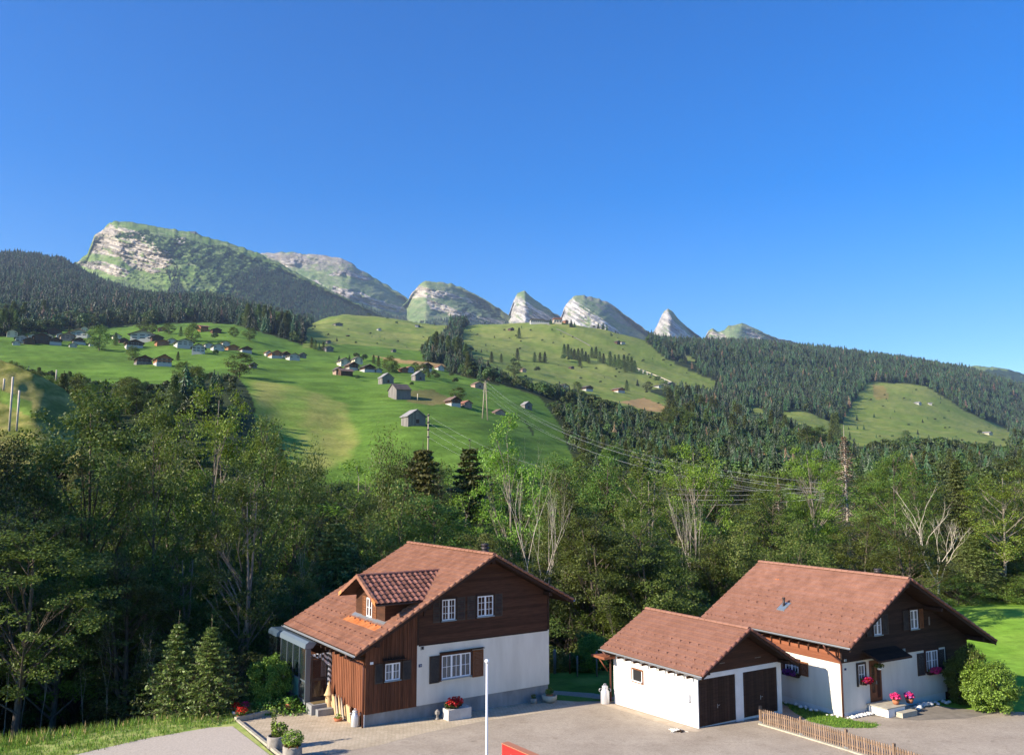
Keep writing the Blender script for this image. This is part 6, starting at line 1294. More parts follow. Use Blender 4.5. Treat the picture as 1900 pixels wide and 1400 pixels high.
# pots along the kerb
for i, (px, py, r, h, fc_, mats, lab) in enumerate([(535, 1322, .16, .24, 'terracotta', ['leaf_bush'], 'square terracotta pot with a small green plant on the pale kerb'), (549, 1319, .12, .15, 'metal_dark', ['leaf_mid'], 'low dark pot with grey green cushion plant right of the terracotta pot'), (571, 1315, .13, .22, 'terracotta', ['leaf_mid'], 'terracotta pot at the foot of the porch step'), (447, 1335, .2, .22, 'terracotta', ['red', 'leaf_mid'], 'pot of bright red flowers at the corner of the kerb'), (436, 1326, .16, .2, 'white', ['red', 'leaf_mid'], 'white pot with red orange flowers left of the kerb corner'), (455, 1323, .16, .2, 'metal_dark', ['pink', 'leaf_mid'], 'dark pot with pink and red flowers behind the kerb corner')]):
    d = ray(px, py); tt = (-H + .04 * 39) / (d[2] + .04 * d[1]); x, y = float(d[0] * tt), float(d[1] * tt); t = empty('flower_pot', (x, y, float(lotz(y)) + (.22 if i in (0, 1) else .0)), 0, lab, 'flower pot'); g = G(); g.lathe([(0, 0), (r * .75, 0), (r, h), (r * .85, h), (0, h * .85)], (0, 0, 0), 14); g.obj('pot', M[fc_], t)
    foliage('foliage', t, (0, 0, h + .13), (r * 1.4, r * 1.4, .19), 200, .08, [mats[-1]], (1,), 20 + i)
    if len(mats) > 1: foliage('flower', t, (0, 0, h + .22), (r * 1.5, r * 1.5, .18), 160, .08, [mats[0]], (1,), 40 + i)
# window boxes of the right house
def flower_box(s0, s1, z, T, label, mats, seed, rot, hang=.18):
    m_ = T((s0 + s1) / 2, .14, z); wx = RH.matrix_basis @ Vector(m_); t = empty('flower_box', tuple(wx), rot, label, 'flower box'); w_ = (s1 - s0) / 2
    g = G(); g.box(-w_, w_, -.09, .09, -.02, .14); g.obj('box', M['timber_dark'], t); foliage('foliage', t, (0, 0, .18), (w_, .14, .12), 260, .09, ['leaf_mid', 'leaf_dark'], (1, 1), seed); foliage('flower', t, (0, -.06, .16), (w_ * 1.02, .2, hang), 380, .085, mats, (1,) * len(mats), seed + 1)
ga = RH.rotation_euler.z
flower_box(6.42, 7.5, 1.16, TR1, 'window box of pink flowers under the right gable window', ['pink'], 60, ga)
flower_box(1.2, 1.95, 1.28, TR1, 'hanging pink and red flowers beside the brown front door', ['pink', 'red'], 62, ga)
flower_box(2.5, 3.5, 1.24, TRL, 'window box of violet flowers on the side wall next to the garage', ['violet'], 64, ga - math.pi / 2)
for u, v, z, r, ma_, lab in [(2.75, -.85, .33, .17, ['pink'], 'terracotta pot of bright pink geraniums on the front steps'), (4.35, -.45, .1, .2, ['pink', 'violet'], 'dark planter of pink and purple flowers right of the front steps')]:
    t = empty('flower_pot', (on(RH, u, v)[0], on(RH, u, v)[1], z), 0, lab, 'flower pot'); g = G(); g.lathe([(0, 0), (r * .7, 0), (r, .2), (0, .18)], (0, 0, 0), 14); g.obj('pot', M['terracotta'], t); foliage('foliage', t, (0, 0, .26), (.22, .22, .1), 120, .08, ['leaf_mid'], (1,), 70); foliage('flower', t, (0, 0, .36), (.27, .27, .17), 260, .09, ma_, (1,) * len(ma_), 71)
x, y, z = on(RH, 2.30, -.35, 1.95); t = empty('hanging_basket', (x, y, 1.88), 0, 'white hanging basket with trailing green plant under the door canopy', 'plant'); g = G(); g.lathe([(0, 0), (.09, .02), (.13, .14), (0, .13)], (0, 0, 0), 12); g.tube([(0, 0, .14), (0, 0, .60)], .006, 4); g.obj('pot', M['white'], t); foliage('foliage', t, (0, 0, .2), (.26, .26, .13), 200, .08, ['leaf_dark', 'leaf_mid'], (1, 1), 77)
t = empty('stone_border', on(RH, 0, 0), RH.rotation_euler.z, 'row of white rounded stones along the foot of the white house', 'stone border'); ms = []
for q in range(6):
    bm_v = []; rr = random.Random(q + 5); g = G(); g.lathe([(0, -.02), (.08, .0), (.105 + rr.random() * .03, .05), (.07, .10), (0, .115)], (0, 0, 0), 7); g.v = [(a * rr.uniform(.8, 1.25), b * rr.uniform(.8, 1.2), c * rr.uniform(.85, 1.15)) for a, b, c in g.v]; ms.append(g.mesh('stone', plain('white_stone%d' % q, (.62 + q * .02, .60 + q * .02, .55 + q * .02), .8)))
for k in range(40):
    if k > 20 and random.random() < .35: continue
    if k < 20: u, v = .05 + k * .085 + random.gauss(0, .02), -.22 - (k % 2) * .15
    else: u, v = -.28 - (k % 2) * .16, .1 + (k - 20) * .16
    o = link('stone', random.choice(ms), t, (u, v, .0), random.uniform(0, 6)); s = random.uniform(.5, 1.1); o.scale = (s, s, s)
t = empty('stone_border', on(RH, 5.0, -.45), RH.rotation_euler.z, 'grey field stones edging the flower bed right of the steps', 'stone border')
for k in range(16): o = link('stone', random.choice(ms), t, (-.9 + k * .2 + random.gauss(0, .05), random.uniform(-.35, .1), 0), random.uniform(0, 6)); s = random.uniform(.8, 1.7); o.scale = (s, s, s)

# ---------------------------------------------------------------- picket fence
fp = [(11.05, 41.3), (12.64, 38.46), (13.78, 36.3), (14.80, 34.16), (15.72, 32.1), (16.6, 30.0), (17.4, 28.0)]
fp[0] = (11.48, 40.55)
F_ = empty('picket_fence', gz(*fp[0]), 0, 'low brown picket fence running along the drive in the lower right corner', 'fence'); f0 = Vector(gz(*fp[0], 0))
M['fence'] = noisy('fence_wood', (.15, .10, .065), (.31, .215, .15), 5, .85, .3, .004, (5, 5, .5), tone=.35); picks = []
for q in range(5): g = G(); w_ = .036; h_ = .66 + .02 * random.random(); g.add([(-w_, -.012, .06), (w_, -.012, .06), (w_, .012, .06), (-w_, .012, .06), (-w_, -.012, h_), (w_, -.012, h_), (w_, .012, h_), (-w_, .012, h_), (0, -.012, h_ + .035), (0, .012, h_ + .035)], [(0, 3, 2, 1), (0, 1, 5, 8, 4), (2, 3, 7, 9, 6), (1, 2, 6, 5), (3, 0, 4, 7), (5, 6, 9, 8), (4, 8, 9, 7)], 0, random.random()); picks.append(g.mesh('picket', M['fence']))
for i in range(len(fp)):
    p = Vector(gz(*fp[i], 0)) - f0; g = G(); g.box(-.05, .05, -.05, .05, -.2, .80, 0, .3); g.obj('post', M['fence'], F_, tuple(p), math.atan2(fp[min(i + 1, 6)][1] - fp[min(i + 1, 6) - 1][1], fp[min(i + 1, 6)][0] - fp[min(i + 1, 6) - 1][0]))
    g = G(); g.box(-.075, .075, -.075, .075, -.3, .12, 0); g.obj('post_foot', M['concrete'], F_, tuple(p))
    if i == len(fp) - 1: break
    q_ = Vector(gz(*fp[i + 1], 0)) - f0; d = q_ - p; an = math.atan2(d.y, d.x); n = round(d.length / .125)
    for z in (.17, .50): g = G(); g.T = lambda a, b, c: (a, b, c + d.z / d.xy.length * a); g.box(.05, d.xy.length - .05, .016, .055, z, z + .07); g.obj('rail', M['fence'], F_, tuple(p), an)
    for k in range(n): o = link('picket', random.choice(picks), F_, tuple(p + d * ((k + .5) / n)), an)
g = G()
for i in range(len(fp) - 1):
    (x0, y0), (x1, y1) = fp[i], fp[i + 1]; L_ = math.hypot(x1 - x0, y1 - y0); nx, ny = -(y1 - y0) / L_ * .17, (x1 - x0) / L_ * .17; g.flat([(x0 - nx, y0 - ny), (x1 - nx, y1 - ny), (x1 + nx, y1 + ny), (x0 + nx, y0 + ny)], lambda x, y: float(lotz(y)) - .3, lambda x, y: float(lotz(y)) + .06)
g.obj('fence_kerb', M['curb'], kind='structure')
# ---------------------------------------------------------------- flagpole and sign
x, y, zt = [float(v) for v in PD(903.6, 1226, 26.0)]; z0 = float(lotz(y)); t = empty('flagpole', (x, y, z0), 0, 'slim white flagpole with a ball top standing in the foreground', 'flagpole')
g = G(); g.tube([(0, 0, 0), (0, 0, (zt - z0) * .5), (0, 0, zt - z0 - .05)], [.043, .038, .032], 14); g.obj('pole', plain('pole_white', (.72, .72, .74), .35), t)
g = G(); g.lathe([(0, -.06), (.05, -.05), (.072, 0), (.06, .045), (0, .065)], (0, 0, zt - z0), 14); g.obj('finial', M['white'], t)
x, y, zt = [float(v) for v in PD(931.5, 1377.5, 20.0)]; az = R(-54.0); t = empty('pizzeria_sign', (x, y, float(lotz(y))), az, 'red box sign with white PIZZ lettering cut by the bottom edge of the picture', 'sign'); zz = zt - float(lotz(y))
M['sign_red'] = plain('sign_red', (.72, .025, .022), .35); g = G(); g.box(0, 2.3, 0, .17, zz - .75, zz - .012, 0); g.box(-.012, 2.31, -.012, .182, zz - .012, zz + .004, 1); g.obj('box', [M['sign_red'], plain('sign_rust', (.42, .17, .09), .6)], t)
text_mesh('PIZZERIA', .42, M['white'], t, (1.15, -.012, zz - .33), (R(90), 0, 0), 'lettering', .004, (.98, 1, 1)); g = G(); g.box(1.0, 1.12, .03, .13, -.1, zz - .751); g.obj('post', M['metal'], t)

# ---------------------------------------------------------------- cat lying on the asphalt
def skin(name, V, E_, Rd, mat, parent=None, root=0):
    me = bpy.data.meshes.new(name); me.from_pydata(V, E_, []); o = bpy.data.objects.new(name, me); COL.objects.link(o); md = o.modifiers.new('s', 'SKIN'); sub = o.modifiers.new('u', 'SUBSURF'); sub.levels = 2; sub.render_levels = 2
    for i, r in enumerate(Rd): me.skin_vertices[0].data[i].radius = (r, r * .9)
    me.skin_vertices[0].data[root].use_root = True
    dg = bpy.context.evaluated_depsgraph_get(); m2 = bpy.data.meshes.new_from_object(o.evaluated_get(dg)); bpy.data.objects.remove(o); m2.materials.clear(); m2.materials.append(mat); m2.polygons.foreach_set('use_smooth', [True] * len(m2.polygons)); return link(name, m2, parent)
d = ray(1256, 1357); tt = (-H + .04 * 39) / (d[2] + .04 * d[1]); cx_, cy_ = float(d[0] * tt), float(d[1] * tt)
fm = N('cat_fur'); f = fm.noise(5.5, 2, .5); fm.out(fm.ramp(f, [(.50, (.74, .68, .58)), (.54, (.045, .028, .018))]), .95, .1)
ct = skin('cat', [(0, 0, .075), (.11, .01, .08), (.20, .03, .085), (-.10, .0, .085), (-.19, -.02, .08), (-.26, .0, .095), (-.33, .01, .10), (-.375, .0, .085), (-.20, -.11, .03), (-.27, -.17, .02), (-.14, -.12, .03), (-.18, -.20, .018), (.20, -.09, .04), (.12, -.16, .02), (.27, .04, .06), (.34, .09, .03), (.43, .07, .02), (.51, .01, .018)],
    [(0, 1), (1, 2), (0, 3), (3, 4), (4, 5), (5, 6), (6, 7), (4, 8), (8, 9), (3, 10), (10, 11), (2, 12), (12, 13), (2, 14), (14, 15), (15, 16), (16, 17)],
    [.085, .085, .075, .08, .065, .045, .055, .028, .026, .018, .026, .018, .035, .02, .03, .018, .016, .010], fm.m)
ct.location = (cx_, cy_, float(lotz(cy_)) + .004); ct.rotation_euler = (0, 0, R(-12)); tag(ct, 'white and dark patched cat lying on the asphalt in front of the garage', 'cat')
for s_ in (-1, 1): g = G(); g.add([(-.335, s_ * .02, .13), (-.315, s_ * .045, .125), (-.32, s_ * .035, .175), (-.31, s_ * .028, .13)], [(0, 1, 2), (1, 3, 2), (0, 2, 3)]); g.obj('ear', fm.m, ct)

# ---------------------------------------------------------------- shrubs and young spruces near the houses
PR['ysp1'] = spruce('young_spruce', 61, 6.2, 2.6, 20, 9, 17, mat='needle_young', q=.18, droop=.10, thin=.8, leader=.09, taper=.95, bark='bark', curtain=.35)
PR['ysp2'] = spruce('young_spruce', 62, 5.9, 2.5, 20, 9, 17, mat='needle_young', q=.18, droop=.08, thin=.8, leader=.09, taper=.9, bark='bark', curtain=.35)
PR['bush1'] = broadleaf('bush', 63, 3.4, 1.75, .0, 170, 130, .13, .40, mat='leaf_bush', trunk_r=.05, limbs=10, twigs=False, lean=.1)
PR['bush2'] = broadleaf('bush', 64, 3.6, 1.7, .0, 170, 130, .12, .40, mat='leaf_mid', trunk_r=.05, limbs=10, twigs=False, lean=.1)
for k, px, py, D, lab, w_ in [('ysp1', 334, 1131, 42.4, 'young green spruce with long leader, left one of the pair at the grass edge', None), ('ysp2', 394, 1139, 41.9, 'young green spruce with long leader, right one of the pair at the grass edge', None)]:
    tree_at(k, px, py, D, lab, 'young_spruce', w_, rz=.3)
for k, px, py, D, lab, w_, nm in [('bush1', 505, 1212, 44.0, 'tall leafy shrub growing at the corner of the glass porch', 70, 'shrub'), ('bush2', 1786, 1192, 44.8, 'dark green shrub against the gable of the right house', 66, 'shrub'), ('bush1', 1835, 1222, 43.0, 'bright green rounded shrub standing right of the dark one', 88, 'shrub'),
        ('bush1', 1098, 1170, 53.5, 'young leafy tree in the garden between house and garage', 52, 'shrub'), ('bush2', 1070, 1205, 54.0, 'low garden shrub behind the wooden stakes', 50, 'shrub'), ('bush2', 478, 1268, 44.5, 'low shrub behind the pale kerb left of the leafy shrub', 50, 'shrub'), ('bush2', 1812, 1232, 46.0, 'dark lower shrub filling the gap between the two house shrubs', 60, 'shrub')]:
    x, y, zt = [float(v) for v in PD(px, py, D)]; g_ = float(ground(x, y)); put_tree(k, x, y, g_, max(1.0, zt - g_), nm, 1 if w_ is None else (w_ / F * D * .5) / (PR[k]['r'] * max(1.0, zt - g_) / PR[k]['h']), lab, None, cat='shrub', sink=.1)
for i, (px, pt, pb, D, lab) in enumerate([(1029, 1204, 1240, 53, 'thick weathered stake with a wire strut in the garden'), (1057, 1210, 1243, 53, 'thin reddish stake right of the thick one'), (1071, 1216, 1248, 52, 'dark stake in front of the garden shrub'), (1107, 1207, 1236, 52, 'pale stake beside the young leafy tree')]):
    x, y, zt = [float(v) for v in PD(px, pt, D)]; _, _, zb = [float(v) for v in PD(px, pb, D)]; g = G(); zb = min(zb, float(ground(x, y))); g.tube([(0, 0, zb - zt), (0, 0, 0)], .09 if i == 0 else .05, 7); tag(g.obj('garden_stake', M['timber_grey' if i != 1 else 'timber_red'], None, (x, y, zt)), lab, 'stake')
# tufts of grass and flowers on the verge
def tufts(name, label, pts, hmin, hmax, mats, share, w_=.02, per=9, seed=5):
    rng = np.random.default_rng(seed); P_ = np.repeat(np.array(pts), per, 0); n = len(P_); P_[:, :2] += rng.normal(0, .10, (n, 2)); h = rng.uniform(hmin, hmax, n); a = rng.uniform(0, 6.28, n); ln = rng.normal(0, .22, (n, 2)) * h[:, None]
    dx, dy = np.cos(a) * w_, np.sin(a) * w_; b = P_.copy(); V = np.stack([np.stack([b[:, 0] - dx, b[:, 1] - dy, b[:, 2]], 1), np.stack([b[:, 0] + dx, b[:, 1] + dy, b[:, 2]], 1), np.stack([b[:, 0] + ln[:, 0], b[:, 1] + ln[:, 1], b[:, 2] + h], 1)], 1).reshape(-1, 3)
    me = np_mesh(name, V, np.arange(len(V)).reshape(-1, 3), [M[m] for m in mats], rng.choice(len(mats), n, p=np.array(share) / sum(share))); return tag(link(name, me), label, None, None, 'stuff')
pts = []; rr = random.Random(4)
vp = [(-24, 30), (-22, 36.3), (-19.5, 38.4), (-16.2, 40.5), (-13.3, 41.4), (-12.8, 40.4), (-13.4, 39.6), (-15.2, 37.9), (-17.2, 35.3), (-21.0, 31.5)]
for _ in range(5000):
    x = rr.uniform(-24, -12); y = rr.uniform(28, 43)
    if in_poly(x, y, vp): pts.append((x, y, float(lotz(y)) + .09))
tufts('verge_grass', 'bright green grass on the verge beside the gravel', pts, .06, .22, ['leaf_bush', 'leaf_yellow', 'leaf_mid'], (5, 3, 2), .014, 7)
pts = []
for _ in range(900):
    x = rr.uniform(-26, -9); e = interp(EDGE, x); y = e + rr.uniform(-1.8, 1.2); pts.append((x, y, float(ground(x, y))))
tufts('tall_grass', 'tall wild grass and weeds where the verge meets the wood', pts, .15, .5, ['leaf_bush', 'leaf_yellow', 'wood_pale'], (5, 4, 1), .02, 6, 6)
pts = []
for _ in range(1500):
    x = rr.uniform(13.2, 16.9); y = rr.uniform(39.8, 46.3)
    if in_poly(x, y, [(13.2, 46.3), (13.9, 44.3), (13.75, 42.8), (13.9, 41.0), (14.7, 39.9), (16.3, 39.8), (16.9, 40.4), (16.0, 41.2), (15.7, 41.6), (14.0, 45.0)]): pts.append((x, y, float(lotz(y)) + .01))
tufts('lawn_grass', 'short grass on the narrow strip beside the garage', pts, .04, .11, ['leaf_bush', 'leaf_mid'], (2, 1), .012, 8, 7)
foliage('creeper', None, (on(L, -1.9, 5.0)[0], on(L, -1.9, 5.0)[1], .05), (1.6, 1.2, .5), 1400, .13, ['leaf_mid', 'leaf_bush'], (1, 1), 90, 'stuff', label='leafy flower bed under the glass porch')
cx1 = (-11.9, 43.0); foliage('flower_bed', None, (-11.9, 43.2, .05), (1.5, 1.0, .42), 1300, .11, ['leaf_bush', 'leaf_mid', 'leaf_yellow'], (3, 2, 1), 91, 'stuff', label='flower bed behind the pale kerb')

# ================================================================ far houses
WM = {'w': plain('far_white', (.44, .43, .40), .9), 'b': noisy('far_brown', (.07, .04, .03), (.12, .07, .045), .6, .9, 0), 'o': noisy('far_orange', (.28, .12, .06), (.36, .17, .09), .6, .9, 0), 'g': noisy('far_grey', (.13, .12, .11), (.24, .22, .20), .8, .9, 0, stretch=(1, 1, .2)), 'c': plain('far_cream', (.60, .52, .38), .9), 'p': noisy('far_pink', (.30, .20, .15), (.42, .30, .24), .6, .9, 0)}
RM = {'d': noisy('far_roof_dark', (.07, .06, .055), (.12, .10, .09), .7, .9, 0), 'g': noisy('far_roof_grey', (.20, .19, .18), (.32, .31, .30), .8, .8, 0), 'r': noisy('far_roof_red', (.20, .09, .06), (.30, .14, .10), .7, .9, 0), 'n': noisy('far_roof_brown', (.14, .09, .07), (.20, .14, .11), .7, .9, 0)}
WG = plain('far_window', (.03, .035, .04), .3, .5)
def far_house(px, py, wpx, hpx, rot, wall, roof, label, depth=1.3, base=None, cat='house', name='chalet', gable=True, rh=.38, wins=True, porch=0):
    wpx *= .88; hpx *= .88; X, D, Zg = hit(px, py, 170); s = D / F; W = wpx * s; Hh = hpx * s; eav = Hh * (1 - rh); Dp = W * depth; t = empty(name, (X, D, Zg), R(rot), label, cat)
    g = G(); g.prism([(-W / 2, -2.5), (W / 2, -2.5), (W / 2, eav), (0, Hh * .96), (-W / 2, eav)], -Dp / 2, Dp / 2, 0)
    g.obj('wall', WM[wall], t)
    if base: g = G(); g.box(-W / 2 - .05, W / 2 + .05, -Dp / 2 - .05, Dp / 2 + .05, -2.5, Hh * .2); g.obj('base', WM[base], t)
    o = W * .09 + .25; sl_ = (Hh - eav) / (W / 2); th = max(.18, W * .025)
    for s_ in (-1, 1): g = G(); g.prism([(0, Hh + .1), (s_ * (W / 2 + o), eav - sl_ * o + .1), (s_ * (W / 2 + o), eav - sl_ * o + .1 - th), (0, Hh + .1 - th)][::s_], -Dp / 2 - o, Dp / 2 + o); g.obj('roof', RM[roof], t)
    if wins and wpx > 11:
        n = 3 if wpx > 20 else 2; nr = 2 if hpx > 13 else 1
        for r_ in range(nr):
            for k in range(n):
                ww = W * .10; cx = -W * .32 + W * .64 * k / (n - 1); z = eav * (.30 + .42 * r_ if nr == 2 else .5); g = G(); g.box(cx - ww, cx + ww, -Dp / 2 - .12, -Dp / 2 - .02, z, z + eav * .17); g.obj('window', WG if wall in 'wcop' or True else WG, t)
                if wall in 'bgo' and base: g = G(); g.box(cx - ww * 1.2, cx - ww, -Dp / 2 - .13, -Dp / 2 - .02, z, z + eav * .17); g.box(cx + ww, cx + ww * 1.2, -Dp / 2 - .13, -Dp / 2 - .02, z, z + eav * .17); g.obj('shutter', WM['w'], t)
        for k in range(2): g = G(); z = eav * .5; cy = -Dp * .2 + Dp * .4 * k; g.box(-W / 2 - .12, -W / 2 - .02, cy - W * .08, cy + W * .08, z, z + eav * .2); g.obj('window', WG, t)
    if wpx > 16: g = G(); g.box(W * .15, W * .15 + .6, -.3, .3, Hh * .75, Hh + .7); g.obj('chimney', WM['g'], t)
    return t
def barn(px, py, wpx, hpx, rot, label, wall='g', roof='g', depth=.8, rh=.42, door=True):
    X, D, Zg = hit(px, py, 170); s = D / F; W = wpx * s; Hh = hpx * s; eav = Hh * (1 - rh); Dp = W * depth; t = empty('barn', (X, D, Zg), R(rot), label, 'barn')
    g = G(); g.prism([(-W / 2, -2), (W / 2, -2), (W / 2, eav), (0, Hh * .97), (-W / 2, eav)], -Dp / 2, Dp / 2); g.obj('wall', WM[wall], t)
    for s_ in (-1, 1):
        o = .45; sl_ = (Hh - eav) / (W / 2); g = G(); g.prism([(0, Hh + .08), (s_ * (W / 2 + o), eav - sl_ * o + .08), (s_ * (W / 2 + o), eav - sl_ * o - .12), (0, Hh - .12)][::s_], -Dp / 2 - .4, Dp / 2 + .4); g.obj('roof', RM[roof], t)
    n = max(5, int(W / .55))
    if wpx > 24:
        for k in range(n): a = -W / 2 + W * k / n; b = a + W / n * .8; zt = min(eav + (W / 2 - abs(a)) * (Hh - eav) / (W / 2), eav + (W / 2 - abs(b)) * (Hh - eav) / (W / 2)) - .15; g = G(); g.box(a, b, -Dp / 2 - .05, -Dp / 2 - .004, -.2, zt, 0, random.random()); g.obj('board', M['timber_grey'], t)
    if door: g = G(); g.box(-W * .05, W * .12, -Dp / 2 - .10, -Dp / 2 - .06, eav * .15, eav * .6); g.obj('door', WM['b'], t)
    return t
rb = 33
barn(767, 788, 36, 28, rb, 'grey weathered barn with pale slate roof, nearest on the bright meadow')
barn(741, 738, 36, 26, rb + 90, 'long grey barn with pale gable seen from its side, behind the nearest barn', depth=.8, roof='d'); barn(716, 712, 23, 20, rb, 'small grey barn above the long barn'); barn(776, 706, 20, 18, rb, 'small grey barn right of the small one, beside a round bush')
far_house(840, 752, 22, 18, rb, 'b', 'n', 'dark timber farmhouse with brown roof beside the round tree right of the barns', base='w'); far_house(864, 755, 17, 13, rb, 'p', 'r', 'small pinkish house next to the dark timber farmhouse')
barn(925, 768, 24, 9, rb, 'low brown roofed shed behind the wooden pylon', 'p', 'n', .6, .7, False); barn(977, 758, 16, 13, rb, 'small grey hut with pale gable at the edge of the dark trees'); barn(886, 720, 20, 12, rb, 'reddish roofed hut at the upper edge of the meadow', 'p', 'n')
